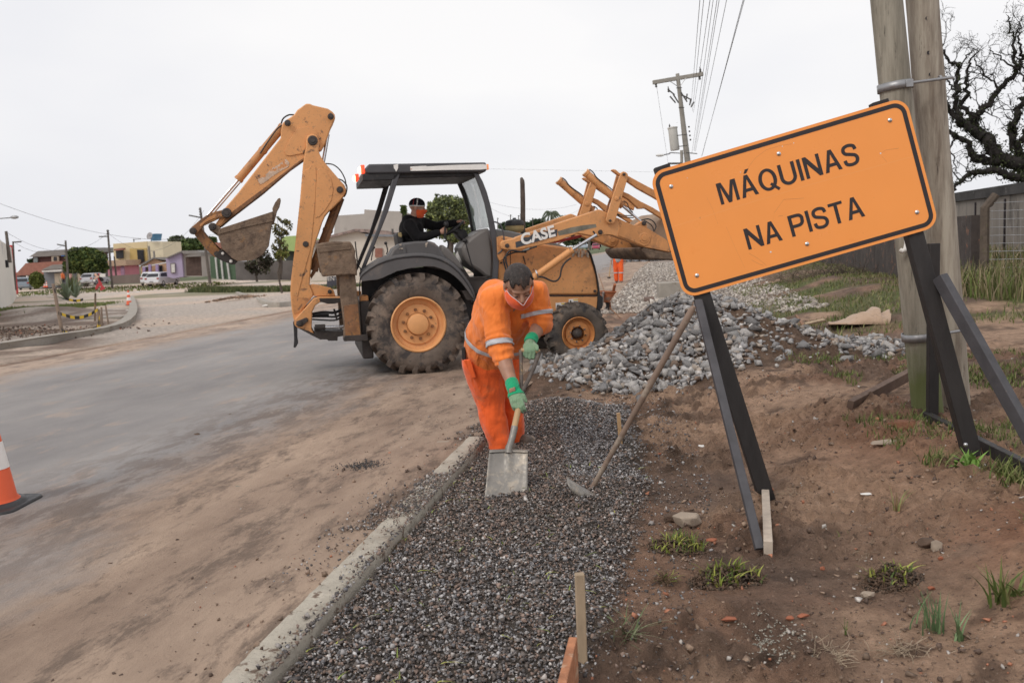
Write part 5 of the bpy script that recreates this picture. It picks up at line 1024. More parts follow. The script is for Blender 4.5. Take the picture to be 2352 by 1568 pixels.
# ---------------------------------------------------------------- hoe
HO=thing('hoe','long wooden-handled hoe leaning against the left leg of the road sign','hoe',gp('G',190,650))
hb=gp('G',192,640)+Vector((0,0,.03)); ht=pt('M',902,432,4.93)
m_hw=M('hoe_handle_wood',(.23,.16,.12),.6,var=.3,sc=9,bm=.25,bsc=40,dirt=((.34,.28,.22),.5,.12,3))
mk('handle',MB().tube([hb,hb.lerp(ht,.1),hb.lerp(ht,.5)+Vector((.004,0,.004)),hb.lerp(ht,.98),ht],[.019,.016,.0185,.020,.012],12),m_hw,HO,smooth=60)
q=[(85,522),(100,518),(125,540),(165,575),(200,600),(236,600),(238,650),(215,662),(175,662),(130,625),(95,570)]
mb=MB(); rows=[[pt('G',85+i*14,518+ (i/10)**.9*85+0,5.16-.02*math.sin(i/10*3.14)) for i in range(11)],[pt('G',86+i*15,545+8*math.sin(i/10*3.14)+(i/10)*72,5.10-.01) for i in range(11)],[pt('G',96+i*13.5,570+(i/10)**.7*90,5.08) for i in range(11)]]
mb.sheet(rows); mk('blade',mb,m_steelw,HO,solid=.005,smooth=60); mk('eye_socket',MB().cyl(hb-(ht-hb).normalized()*.03,hb+(ht-hb).normalized()*.05,.028,.023),m_steelw,HO)
# ---------------------------------------------------------------- big wooden poles
def polemat(name,a,b_,green=False):
    m,nt,bs=newmat(name); co=coord(nt,(1,1,.09)); c0=coord(nt)
    c_=nmix(nt,a,b_,ramp(nt,noi(nt,co,14,7,.7),.36,.62)); c_=nmix(nt,c_,tuple(x*.35 for x in a),ramp(nt,noi(nt,co,26,8,.75),.60,.68)); c_=nmix(nt,c_,(.15,.10,.065),ramp(nt,noi(nt,co,6,3,.5),.60,.75,0,.5))
    if green:
        s_=nt.nodes.new('ShaderNodeSeparateXYZ'); t_=nt.nodes.new('ShaderNodeTexCoord'); nt.links.new(t_.outputs['Object'],s_.inputs[0])
        z=mth(nt,'ADD',s_.outputs[2],mth(nt,'MULTIPLY',noi(nt,c0,6,4),.5)); c_=nmix(nt,c_,(.11,.14,.03),ramp(nt,z,.85,.45,0,.8))
    nt.links.new(c_,bs.inputs['Base Color']); bs.inputs['Roughness'].default_value=.85; bump(nt,bs,noi(nt,co,30,8,.75),.8,.012); return m
def pole(name,label,b,t_,r0,r1,mat,Ltot,kink=None,group=None):
    d=(t_-b); d=d/d.z; T=thing(name,label,'utility pole',b,group); pts=[];rr=[]
    for i in range(41):
        z=-.15+(Ltot+.15)*i/40; pts.append(b+d*z); rr.append((r0+(r1-r0)*z/Ltot)*(1+.012*math.sin(z*7+b.x))*(1.05 if kink and z<kink else 1))
    mb=MB().tube(pts,rr,28); mk('shaft',mb,mat,T,smooth=60); return T,d
b1_=pt('D',2130,938,6.38); b2_=pt('D',2192,948,6.62)
pA,dA=pole('utility_pole','weathered grey wooden pole with painted mark, left of the close pair','' and 0 or b1_,pt('D',2036,0,6.38),.108,.106,polemat('pole_wood_green',(.17,.15,.115),(.34,.31,.25),True),9.5)
pB,dB=pole('utility_pole','brown-streaked wooden pole with drilled holes, right of the close pair',b2_,pt('D',2118,0,6.62),.113,.108,polemat('pole_wood_brown',(.19,.15,.115),(.42,.37,.30)),9.5,2.2-.6)
m_galv=M('galvanised_steel',(.33,.33,.335),.45,.6,var=.2,sc=20,bm=.1)
for T,d_,q,r in ((pA,dA,('T',500,605),.113),(pA,dA,('R',190,778),.121)):
    c_=pt(q[0],q[1],q[2],6.38); b0_=b1_; c_=b0_+dA*(c_.z-b0_.z); mk('steel_band',MB().tube([c_-dA*.028,c_+dA*.028],r+.006,28,False),m_galv,T,solid=.004)
for k,x,y,x2,y2 in (('T',590,580,890,540),('R',300,770,470,742)):
    mk('tie_rod',MB().cyl(pt(k,x,y,6.36),pt(k,x2,y2,6.45),.011),m_galv,pB); mk('nut',MB().cyl(pt(k,x2-(95 if k=='T' else 40),y2+(8 if k=='T' else 5),6.44),pt(k,x2-(80 if k=='T' else 28),y2+3,6.44),.022,n=6),m_galv,pB)
mk('washer_plate',MB().box(pt('T',590,582,6.26),(.05,.01,.05)),m_galv,pB,bevel=.003)
for x,y in ((708,130),(718,370),(732,520)):
    c_=pt('T',x,y,6.52); mk('bolt_hole',MB().lathe(c_+Vector((0,-.006,0)),(0,-1,0),[(0,0),(.012,0),(.013,.003)],12),m_signb,pB)
mk('painted_mark',MB().tube([pt('R',150,285,6.262),pt('R',153,330,6.262),pt('R',148,358,6.262),pt('R',132,368,6.265),pt('R',121,362,6.275)],.018,8),m_white2,pA,smooth=60)
# ---------------------------------------------------------------- distant utility pole with transformer
PD=41.; pp=lambda x,y,d=PD: pt('P',x,y,d)
m_conc=M('concrete_pole',(.30,.28,.245),.85,var=.2,sc=2,bm=.2); m_iron=M('dark_iron',(.10,.095,.09),.6,.3,var=.2)
base=pt('D',1600,560,PD); base.z=0; UP=thing('utility_pole','distant concrete pole with wooden crossarm and pale cylindrical transformer','utility pole',base)
top_=pp(548,250); low=pp(655,1170); dd_=(top_-low).normalized(); base2=low+dd_*(-(low.z)/dd_.z)
mk('shaft',MB().tube([base2,low,pp(600,700),top_],[.15,.14,.11,.085],14),m_conc,UP,smooth=60)
mk('crossarm',MB().bar(pp(290,342),pp(816,252),.17,.16,(0,0,1)),m_conc,UP,bevel=.01)
for a,b in (((465,325),(560,388)),((640,292),(572,385))): mk('brace',MB().cyl(pp(*a,40.8),pp(*b,40.8),.016,n=6),m_galv,UP)
for x,y in ((328,380),(784,300),(790,225),(458,430)): mk('insulator',MB().lathe(pp(x,y+16),dd_,[(0,0),(.03,.01),(.06,.06),(.035,.09),(.055,.14),(.03,.18),(.015,.28),(0,.28)],10),m_iron,UP)
mk('transformer',MB().lathe(pp(524,1050),dd_,[(0,0),(.19,0),(.21,.03),(.21,.98),(.235,1.0),(.235,1.05),(.06,1.09),(0,1.09)],20),M('transformer_grey',(.55,.54,.50),.6,var=.1,dirt=((.40,.27,.16),.62,.1,4)),UP)
mk('bushing',MB().lathe(pp(470,830),dd_,[(.03,0),(.055,.06),(.03,.12),(.04,.16),(.01,.24)],10),m_iron,UP)
for a,b in (((545,895),(650,885)),((560,1010),(650,1000)),((465,1075),(620,1082)),((545,760),(545,760+1)),((560,605),(620,602)),((535,400),(595,396)),((640,1075),(755,1085))): mk('bracket',MB().cyl(pp(*a,40.7),pp(*b,40.7),.022,n=6),m_iron,UP)
for a,b in (((505,465),(560,555)),((585,445),(650,545)),((470,485),(530,555)),((650,460),(640,520)),((690,510),(675,580)),((720,545),(690,600)),((590,470),(690,520)),((455,420),(520,470))): mk('cutout_fuse',MB().cyl(pp(*a,40.5),pp(*b,40.5),.036,.03,n=8),m_iron,UP)
for y in (805,852,895,940): mk('insulator',MB().ball(pp(668+ (y-805)*.12,y),.045,8,6),m_iron,UP)
mk('lamp_arm',MB().cyl(pp(470,1085,40.5),pp(390,1100,40.2),.03,n=6),m_galv,UP); mk('lamp_head',MB().ball(pp(366,1101,40.2),(.2,.09,.07)),M('lamp_white',(.7,.7,.68),.5,bm=0),UP)
mk('side_post',MB().cyl(pp(592,1050,40.4),pp(594,1180,40.4),.07,n=8),m_conc,UP); mk('lower_crossarm',MB().bar(pp(450,1188,40.4),pp(600,1186,40.4),.08,.08,(0,0,1)),m_iron,UP)
m_wire=M('cable_grey',(.12,.12,.13),.6,bm=0,var=0)
def cable(label,pts,r,sag=0.,name='power_cable',group='overhead cables'):
    a,b=Vector(pts[0]),Vector(pts[1]); P=[a.lerp(b,i/24)-Vector((0,0,sag*4*(i/24)*(1-i/24))) for i in range(25)]
    mb=MB().tube(P,r,5); o=mk(name,mb,m_wire,None,loc=a,smooth=60); return meta(o,label,'cable',group)
wl=[((690,600),(740,0),20),((705,640),(770,0),20),((715,655),(812,0),20),((720,1050),(882,0),20),((728,1055),(900,0),20),((736,1060),(955,0),20),((700,1080),(850,0),20),((800,1115),(1105,0),18),((805,1110),(1098,0),18)]
lbls=['high cable from crossarm of the distant pole, leftmost of the overhead bundle','high cable second from the left in the bundle over the road sign','thin high cable third from the left over the road sign','thick dark cable in the middle of the bundle over the road sign','dark cable just right of the thickest one over the road sign','cable at the right edge of the main bundle over the road sign','fine cable in the left half of the bundle over the road sign','cable far right of the bundle, lower one of the twin pair','cable far right of the bundle, upper one of the twin pair']
for (a,b,d1),lb2 in zip(wl,lbls):
    A_=pp(*a); B_=pt('P',*b,d1); dv=(B_-A_); cable(lb2,(A_,A_+dv*1.35),.0055,.0)
for i,(k1,a,d1,k2,b,d2,sg,lb2) in enumerate([('P',(330,380),41,'P',(450,1180),60,0,'slack drop cable hanging from left end of the distant crossarm'),
 ('D',(-40,452),60,'D',(640,478),100,3.2,'long sagging cable across the sky at far left, upper one'),('L',(60,362),80,'L',(1050,380),95,1.8,'sagging cable between the two thin poles on the far left'),
 ('L',(1060,375),95,'L',(2000,150),95,3.,'cable climbing right from the tall thin pole toward the boom'),('L',(130,455),80,'L',(640,470),95,1.,'faint lower cable over the grey-roofed house'),
 ('D',(1118,388),150,'D',(1500,395),150,0,'faint level cable in the sky behind the loader cylinders'),('F',(0,30),130,'F',(1600,80),150,1,'faint cable above the palm tree')  ,('F',(60,155),130,'F',(1900,10),150,2.5,'faint rising cable behind the exhaust pipe')]):
    cable(lb2,(pt(k1,*a,d1),pt(k2,*b,d2)),.013 if d1>50 else .007,sg)
# ---------------------------------------------------------------- stakes, boards, rocks and litter
def bar1(name,label,cat,a,b,w_,h_,mat,side=(1,0,0),bev=.003,group=None):
    a=Vector(a); return meta(mk(name,MB().bar(a,b,w_,h_,side),mat,None,loc=a,bevel=bev),label,cat,group)
def stake(label,k,x0,yb,x1,yt,wpx,mat):
    b=gp(k,x0,yb); t_=pt(k,x1,yt,b.y); w_=wpx/RG[k][2]/1.7415/FP*b.y; mb=MB().bar(b-Vector((0,0,.06)),t_,w_,w_*.8,(1,0,0))
    d=(t_-b).normalized(); 
    return meta(mk('wooden_stake',mb,mat,None,loc=b,bevel=w_*.12),label,'stake')
stake('square wooden stake standing in the foreground gravel beside an orange board','G',168,1525,150,1008,52,m_raww)
stake('thin pale wooden stake at the gravel edge behind the hoe handle','G',366,400,348,192,19,M('stake_yellow',(.48,.31,.16),.7,var=.2,sc=14,bm=.2))
a=pt('G',118,1345,2.97); b=Vector((a.x-.16,2.1,a.z)); 
bar1('formwork_board','rough orange-stained board set on edge against the foreground stake','board',a-Vector((0,0,.10)),b-Vector((0,0,.10)),.03,.22,M('orange_board',(.47,.20,.10),.75,var=.35,sc=20,bm=.5,bsc=60,dirt=((.50,.36,.25),.52,.1,12)),(1,0,0))
bar1('plank','weathered brown plank lying half buried left of the pole pair','plank',gp('M',1880,1075)+Vector((0,0,.02)),gp('M',2250,930)+Vector((0,.0,.10)),.05,.10,M('old_plank',(.15,.10,.075),.85,var=.3,sc=9,bm=.5),(0,1,.2))
bar1('batten','pale wooden batten lying on the right end of the stone heap','batten',gp('M',1600,590)+Vector((0,0,.12)),gp('M',1720,570)+Vector((0,0,.14)),.05,.04,m_raww)
bar1('batten','brown stick slanting down on the right side of the stone heap','stick',gp('M',1545,548)+Vector((0,0,.2)),gp('M',1590,592)+Vector((0,0,.1)),.04,.03,m_rusty)
def rock(name,label,cat,c,r,mat,seed,group=None,protos=None,rot=None):
    v,f=hullproto(seed,22,1.0); v=v*np.array(r); mb=MB(); mb.add([Vector(q)+Vector(c) for q in v],[tuple(int(i) for i in q) for q in f]); o=mk(name,mb,mat,None,loc=c,smooth=25,bevel=min(r)*.12); return meta(o,label,cat,group)
m_beige=M('beige_rock',(.36,.29,.225),.85,var=.2,sc=9,bm=.5,bsc=30,bd=.012,dirt=((.15,.105,.08),.58,.1,9)); m_tile=M('broken_tile',(.34,.12,.065),.8,var=.3,sc=16,bm=.4,bsc=50,dirt=((.25,.16,.11),.55,.15,12)); m_clod=M('dark_clod',(.13,.085,.06),.95,var=.35,sc=12,bm=1,bsc=24,bd=.03)
def gr_(k,x,y,dz=0): return gp(k,x,y)+Vector((0,0,dz))
rock('rock','angular beige rock among the mud above the uprooted grass clods','rock',gr_('G',700,770,.045),(.085,.07,.06),m_beige,3)
rock('clod','dark muddy lump beside the beige rock','clod',gr_('G',625,742,.02),(.06,.05,.035),m_clod,5)
rock('rock','pale rounded rock on the red earth at the right side','rock',gr_('H',1285,500,.02),(.04,.03,.035),m_beige,8); rock('clod','dark lump of earth left of the pale rounded rock','clod',gr_('H',1220,470,.02),(.055,.045,.035),m_clod,9)
rock('stone','brown stone at the left foot of the right uprooted clod','stone',gr_('H',745,880,.012),(.035,.03,.022),m_beige,11); rock('stone_slab','flat pale stone slab lying on the soil below the plank and poles','stone',gr_('R',55,1300,.015),(.12,.06,.02),m_beige,12)
rock('clod','large reddish lump of earth below the weathered plank','clod',gr_('R',130,1235,.03),(.13,.09,.07),M('red_clod',(.23,.105,.06),.95,var=.3,sc=9,bm=1,bsc=20,bd=.03),14)
rock('paper_scrap','crumpled white scrap at the centre right of the bare soil','litter',gr_('H',742,55,.006),(.04,.025,.005),m_white2,15)
for i,(x,y,r,k,lb2) in enumerate([(915,1250,.035,'G','small red tile shard, leftmost of those near the pebbles'),(1052,1228,.055,'G','long dark red tile shard above the pebbles'),(1282,1232,.034,'G','red tile shard furthest right near the pebbles'),(1222,1245,.022,'G','narrow red tile shard touching the rightmost one'),(820,845,.035,'G','curved red tile shard right of the beige rock'),(560,407,.018,'G','tiny red shard left of the white litter'),(1258,815,.018,'H','small red brick piece right of the right clod'),(1330,578,.014,'H','tiny orange brick bit on the red earth'),(1068,320,.012,'H','tiny red brick bit high on the bare soil'),(380,660,.016,'H','small reddish pebble left of the right clod')]):
    rock('tile_shard',lb2,'tile shard',gr_(k,x,y,.008),(r,r*.7,.012),m_tile,20+i)
for i,(x,y,k,r,lb2) in enumerate([(765,368,'G',.03,'bent white plastic scrap on the soil left of the sign leg'),(880,348,'G',.014,'small white scrap beside the bent plastic one'),(618,857,'R',.035,'white scrap on the soil right of the pole pair'),(668,888,'R',.02,'flat white scrap behind the right trestle brace'),(1240,420,'M',.05,'white plastic bag on top of the stone heap'),(1225,290,'M',.10,'white plastic bag by the grassy ditch under the sign'),(805,290,'M',.12,'pale blue plastic bag near the concrete block'),(805,380,'M',.06,'white cup lying beside the concrete block')]):
    c=gr_(k,x,y,r*.3+ (float(pile(gp(k,x,y).x,gp(k,x,y).y)))); mb=MB(); g_=random.Random(i); mb.sheet([[c+Vector(((a-2)/2*r,(b-2)/2*r*.6,g_.uniform(-.25,.35)*r)) for a in range(5)] for b in range(5)]); meta(mk('litter',mb,m_white2,None,loc=c,solid=.002,smooth=60),lb2,'litter')
n=260; c=gr_('G',1130,1350); pxx=c.x+rng.normal(0,.07,n); pyy=c.y+rng.normal(0,.09,n); V,Fc,Cc=scatter(np.stack([pxx,pyy,Hfull(pxx,pyy)+.003],1),rng.uniform(.004,.010,n),pal(n,[(.36,.33,.28),(.26,.24,.20),(.5,.45,.38)],[3,3,1]),PR,.4)
meta(put('pebbles',npmesh('pebbles',V,Fc,3,Cc),m_st,smooth=0),'patch of smooth small grey pebbles on the foreground soil','pebbles',kind='stuff')
meta(mk('concrete_block',MB().box(gr_('M',785,372,.17),(.95,.5,.5)),m_kerb2,None,loc=gr_('M',785,372),bevel=.03),'long mossy concrete block at the roadside beyond the stone heap','concrete block')
meta(mk('log',MB().cyl(gr_('M',590,407,.06),gr_('M',655,405,.06),.09),M('log_brown',(.16,.11,.09),.85,var=.3,bm=.4),None,loc=gr_('M',590,407)),'short brown log lying on the flattened ground before the concrete block','log')
meta(mk('debris',MB().box(gr_('K',1350,265,.03),(.12,.07,.05)),m_beige,None,loc=gr_('K',1350,265),bevel=.012),'pale brick-shaped stone on the sandy road edge near the kerb','stone')
meta(mk('litter',MB().prism([gr_('K',x,y,.012) for x,y in ((163,500),(200,489),(232,491),(200,507))],(0,0,.006)),M('dull_green',(.10,.17,.13),.7,bm=0),None,loc=gr_('K',200,500)),'dull green leaf-shaped scrap on the sandy road','litter')
for i,(k,x,y,r,lb2) in enumerate([('K',357,846,.016,'black pebble alone on the left part of the sandy road'),('K',150,1215,.014,'dark pebble low on the sandy road'),('K',1035,520,.03,'grey rough stone on the sandy road beside the kerb gravel'),('K',712,500,.03,'pale grey stone in the sand left of the kerb'),('X',1460,1100,.04,'dark brown lump of mud on the asphalt edge'),('X',1700,948,.03,'small black lump on the asphalt behind the mud lump'),('K',300,320,.02,'small brown crumb in the middle of the sand')]): rock('stone',lb2,'stone',gr_(k,x,y,r*.4),(r,r*.8,r*.6),m_clod if i!=3 else m_beige,60+i)
c=gr_('K',940,385); n=420; pxx=c.x+rng.normal(0,.10,n); pyy=c.y+rng.normal(0,.07,n); V,Fc,Cc=scatter(np.stack([pxx,pyy,.03+0*pxx+rng.random(n)*.015],1),rng.uniform(.004,.010,n),pal(n,[(.06,.058,.06),(.12,.115,.11)],[3,2]),PR,.9)
meta(put('gravel_spill',npmesh('gravel_spill',V,Fc,3,Cc),m_st,smooth=0),'dark patch of spilled gravel in the middle of the sandy road edge','gravel',kind='stuff')
# tarpaulin heap
q=[(640,1140),(850,1120),(1000,1050),(1130,990),(1270,925),(1350,910),(1440,925),(1475,970),(1590,970),(1615,1025),(1560,1100),(1530,1160)]
tb_=gp('TA',1200,1165); rows=[]
for j in range(15):
    v=j/14; row=[]
    for i in range(41):
        u=i/40*(len(q)-1); a=int(min(u,len(q)-2)); f=u-a; x=q[a][0]*(1-f)+q[a+1][0]*f; y=q[a][1]*(1-f)+q[a+1][1]*f
        h=math.sin(v*math.pi)**.7; yy=1165+(y-1165)*h; d=tb_.y-.35+.8*v
        p=pt('TA',x,yy,d); p.z=max(p.z,float(Hs(p.x,p.y))-.01); wv=.045*(float(fbm(i*.28,v*7+.1,1.,3))-.5)*2+.03*math.sin(i*.55+v*8); row.append(p+Vector((0,0,wv*h))+Vector((wv*.6,wv*h*.8,0)))
    rows.append(row)
mb=MB().sheet(rows); meta(mk('tarpaulin',mb,cloth('tarp_beige',(.43,.30,.21),.5,18,dirt=((.20,.14,.10),.55,5)),None,loc=tb_,smooth=30,solid=.006),'crumpled beige cloth tarpaulin dumped on the grass behind the stones','tarpaulin')
# cone
def cone_(label,c,s,group=None):
    T=thing('traffic_cone',label,'traffic cone',c,group); m1=M('cone_orange',(.72,.11,.035),.5,var=.08,bm=.05); mk('base',MB().prism([c+Vector((x*s,y*s,0)) for x,y in rrect(.42,.42,.07,5)],(0,0,.035*s)),m_rub,T,bevel=.012*s)
    mk('base_rim',MB().lathe(c,(0,0,1),[(.19*s,.03*s),(.17*s,.05*s),(.145*s,.055*s),(.14*s,.04*s)],32),m_rub,T)
    mk('cone_body',MB().lathe(c,(0,0,1),[(.15*s,.05*s),(.128*s,.075*s),(.030*s,.74*s),(.02*s,.75*s),(0,.75*s)],36),m1,T,smooth=60)
    z=lambda h:.128+(h-.075)*(.030-.128)/.665
    for h0,h1 in ((.25,.41),(.53,.64)): mk('white_band',MB().lathe(c,(0,0,1),[(z(h0)*s+.002,h0*s),(z(h1)*s+.002,h1*s)],36),m_white,T,smooth=60)
    return T
cone_('orange traffic cone with white band cut by the left picture edge',gp('D',-13,1169),1.12)
cone_('tiny orange and white cone behind the curved left kerb',gp('L',1268,1085),.9)
for x in (437,460): cone_('small far traffic cone by the hedge, '+('left' if x<450 else 'right')+' of the two',pt('L',x,908,96),.95,'far cones by the hedge')
# wheelbarrow
wb_=gp('V',440,1430); wv_=lambda x,y,d=0: pt('V',x,y,wb_.y+d)
WBR=thing('wheelbarrow','rusty orange wheelbarrow standing behind the front wheel of the digger','wheelbarrow',wb_); m_wbr=M('wheelbarrow_rust',(.36,.12,.05),.7,var=.35,sc=6,bm=.3,dirt=((.2,.15,.12),.5,.15,6))
t_=[wv_(288,1100,-.3),wv_(548,1105,-.3),wv_(548,1095,.35),wv_(288,1090,.35)]; bt_=[wv_(320,1270,-.15),wv_(440,1270,-.15),wv_(440,1262,.2),wv_(320,1262,.2)]
mb=MB().add(t_+bt_,[(4,5,6,7),(0,1,5,4),(1,2,6,5),(2,3,7,6),(3,0,4,7)]); mk('tray',mb,m_wbr,WBR,solid=.02); mk('rim_pipe',MB().tube(t_+[t_[0]],.02,6),m_wbr,WBR)
mk('handle',MB().tube([wv_(325,1330,-.2),wv_(345,1100,-.32)],.025,8),m_galv,WBR); mk('grip',MB().tube([wv_(508,1100,-.2),wv_(535,980,-.35)],.035,8),m_wbr,WBR)
for x in (415,450): mk('leg',MB().tube([wv_(x,1270,0),wv_(x+20,1430,0)],.022,6),m_wbr,WBR)
mk('wheel',MB().lathe(wv_(320,1330,0),(0,1,0),[(.10,-.04),(.17,-.04),(.19,0),(.17,.04),(.10,.04)],20,True),m_rub,WBR)
o=mk('loose_cable',MB().tube([gp('V',280,1200)+Vector((0,0,.7)),gp('V',370,1320)+Vector((0,0,.35)),gp('V',450,1430)+Vector((0,0,.1)),gp('V',620,1568)+Vector((0,0,.05))],.012,6),m_rusty,None,loc=gp('V',620,1568)); meta(o,'thin brown cord running down from the wheelbarrow to the stones','cord')
# ================================================================ vegetation helpers
def leafmat(name,rough=.7):
    m,nt,bs=newmat(name); at=nt.nodes.new('ShaderNodeAttribute'); at.attribute_name='col'; nt.links.new(at.outputs[0],bs.inputs['Base Color']); bs.inputs['Roughness'].default_value=rough; bs.inputs['Specular IOR Level'].default_value=.2
    return m
m_leaf=leafmat('foliage'); m_bark=M('bark',(.10,.08,.065),.9,var=.3,sc=6,bm=.6)
def quads(P,size,cols,rg,flat=.0,asp=.6):
    n=len(P); a=rg.normal(0,1,(n,3)); a/=np.linalg.norm(a,axis=1)[:,None]; b=rg.normal(0,1,(n,3)); b-=a*(a*b).sum(1)[:,None]; b/=np.linalg.norm(b,axis=1)[:,None]
    a=a*size[:,None]; b=b*size[:,None]*asp; V=np.stack([P-a,P+b*.9-a*.1,P+a,P-b*.9-a*.1],1).reshape(-1,3); return V,np.arange(4*n).reshape(n,4),np.repeat(cols,4,0)
def crown_pts(blobs,n,rg,hollow=.45):
    w_=np.array([b[1][0]*b[1][1]*b[1][2] for b in blobs])**.7; k=rg.choice(len(blobs),n,p=w_/w_.sum()); d=rg.normal(0,1,(n,3)); d/=np.linalg.norm(d,axis=1)[:,None]; r=hollow+(1-hollow)*rg.random(n)**.6
    c=np.array([list(b[0]) for b in blobs])[k]; R=np.array([b[1] for b in blobs])[k]; return c+d*r[:,None]*R,k
def tree(name,label,cat,base,blobs,n,leaf,cols,trunk_r=.15,group=None,seed=1,limbs=True,gap=.36,tname='trunk'):
    rg=np.random.default_rng(seed); T=thing(name,label,cat,base,group); sub=[]
    for c,R in blobs:
        sub.append((Vector(c),R))
        for j in range(7):
            d=Vector(rg.normal(0,1,3)).normalized(); f_=rg.uniform(.25,.5); sub.append((Vector(c)+Vector((d.x*R[0],d.y*R[1],d.z*R[2]))*rg.uniform(.6,.95),tuple(np.array(R)*f_)))
    P,k=crown_pts(sub,n,rg); g=fbm(P[:,0]+P[:,2]*.7,P[:,1]+P[:,2],1.3/max(.3,blobs[0][1][0]*.35),3,seed); keep=g>gap+.12*rg.random(len(P)); P=P[keep]; g=g[keep]
    tone=rg.uniform(.75,1.25,len(P))*np.where(fbm(P[:,0],P[:,2]+P[:,1],1.6/max(.3,blobs[0][1][0]*.35),2,seed+5)>.5,1.25,.75); ci=rg.integers(0,len(cols),len(P)); C_=np.array(cols)[ci]*tone[:,None]
    V,Fq,Cq=quads(P,leaf*rg.uniform(.6,1.4,len(P)),C_,rg); put('crown',npmesh('crown',V,Fq,4,Cq),m_leaf,T,smooth=0)
    if trunk_r:
        mb=MB(); b=Vector(base); t0=Vector(blobs[0][0]); mid=b.lerp(t0,.5)+Vector((rg.normal(0,.1),0,0)); mb.tube([b-Vector((0,0,.1)),mid,t0],[trunk_r,trunk_r*.75,trunk_r*.4],8)
        if limbs:
            for c,R in sub[1:12]: mb.tube([b.lerp(t0,.45),(b.lerp(t0,.6)+c)*.5,c],[trunk_r*.5,trunk_r*.3,trunk_r*.1],6)
        mk(tname,mb,m_bark,T,smooth=60)
    return T
G1=[(.055,.085,.03),(.075,.11,.035),(.10,.13,.04)]; G2=[(.035,.06,.028),(.05,.075,.03)]; G3=[(.12,.17,.045),(.09,.14,.04)]
def px2m(px,d): return px/FP*d
def ptree(name,label,k,x,y,rx,ry,d,basey,n,leaf,cols,tr=.15,seed=1,extra=(),group=None,cat='tree',gap=.36,depth=None):
    c=pt(k,x,y,d); s_=1/RG[k][2]/1.7415/FP*d; base=pt(k,x,basey,d); base.z=float(Hs(base.x,base.y)) if basey is None else base.z
    bl_=[(c,(rx*s_,(depth or rx*.8)*s_ if depth is None else depth,ry*s_))]
    for ex,ey,erx,ery in extra: bl_.append((pt(k,ex,ey,d+ (ex-x)*s_*.2),(erx*s_,erx*s_*.8,ery*s_)))
    return tree(name,label,cat,base,bl_,n,leaf,cols,tr,group,seed,gap=gap)
# ================================================================ left background
def bgp(name,k,pts,d,th,mat,parent,bevel=0):
    P=[pt(k,x,y,d) for x,y in pts]; return mk(name,MB().prism(P,Vector((0,th,0))),mat,parent,smooth=0)
def wallmat(name,col,var=.12,st=.3,sc=.8): return M(name,col,.85,var=var,sc=sc,bm=.2,bsc=8,bd=.03,dirt=((col[0]*.5,col[1]*.48,col[2]*.45),.6,.2,.9))
m_win=M('dark_window',(.03,.03,.035),.25,bm=0,var=.2); m_wf=M('window_frame_white',(.6,.58,.55),.6,bm=0)
# painted block wall building at the far left
m_wp=M('painted_blocks',(.66,.63,.57),.85,var=.08,sc=1,bm=.25,bsc=4,dirt=((.42,.38,.32),.6,.15,1.5))
A0=gp('L',-420,1420); A1=gp('L',70,1085); A2=gp('L',152,1000)
BL_=thing('block_building','pale painted block-walled building cut by the left edge','building',A1)
def hw(p,k,x,y): return pt(k,x,y,p.y).z
mb=MB(); zt0=hw(A1,'L',75,452); zt1=hw(A2,'L',108,515)
mb.add([A0-Vector((0,0,.3)),A1-Vector((0,0,.3)),Vector((A1.x,A1.y,zt0)),Vector((A0.x,A0.y,zt0+.1))],[(0,1,2,3)]); mk('wall',mb,m_wp,BL_,solid=.2,smooth=0)
mb=MB().add([A1-Vector((0,0,.3)),A2-Vector((0,0,.3)),Vector((A2.x,A2.y,zt1)),Vector((A1.x,A1.y,zt0))],[(0,1,2,3)]); mk('end_wall',mb,m_wp,BL_,solid=.2,smooth=0)
for i in range(9):
    z_=-.5+.2*i*1.9
    for p,q,z0,z1 in ((A0,A1,zt0,zt0),): pass
mk('downpipe',MB().cyl(pt('L',15,470,A1.y-1.2),pt('L',68,1075,A1.y-.3),.025,n=6),M('pipe_grey_blue',(.25,.25,.33),.6,bm=0),BL_)
mk('red_gable',MB().prism([pt('L',x,y,A2.y+1) for x,y in ((93,490),(108,492),(128,640),(165,960),(150,975))],(0,.3,0)),M('red_paint',(.55,.07,.07),.7,bm=0),BL_,smooth=0)
mk('vent',MB().box(pt('L',58,675,A1.y+2.2)+Vector((.12,-.2,0)),(.3,.1,.5)),m_win,BL_)
def house(label,name='house'): 
    return label
# grey-roofed two storey house
h1=thing('house','two-storey dark house with grey sheet roof above a wide red tiled roof','house',pt('L',450,900,112))
m_gr=M('grey_sheet_roof',(.23,.215,.20),.8,var=.15,sc=1.5,bm=.1); m_rt=M('red_tile_roof',(.30,.135,.10),.85,var=.2,sc=2,bm=.3,bsc=6,bd=.03); m_dkw=wallmat('dark_red_wall',(.11,.055,.05)); m_gw=wallmat('grey_wall',(.20,.205,.22)); m_sand=wallmat('sand_wall',(.42,.35,.27))
bgp('wall','L',[(322,600),(690,590),(692,660),(324,668)],112,7,m_dkw,h1)
rf1=bgp('roof','L',[(283,607),(370,550),(645,533),(870,515),(885,560),(700,588),(420,603)],111.5,8,m_gr,h1)
bgp('lower_roof','L',[(150,782),(252,668),(640,645),(655,740),(600,770),(160,790)],110,2,m_rt,h1)
bgp('lower_wall','L',[(165,785),(640,770),(640,905),(165,900)],110.6,6,wallmat('brown_wall',(.13,.10,.10)),h1)
w1=bgp('window','L',[(503,600),(573,596),(575,652),(505,655)],111.6,.3,m_sand,h1); bgp('pane','L',[(523,608),(552,606),(553,642),(525,644)],111.5,.1,m_win,w1)
w1=bgp('window','L',[(328,612),(368,610),(368,658),(328,660)],111.7,.2,M('grey_glass',(.2,.23,.23),.3,bm=0),h1)
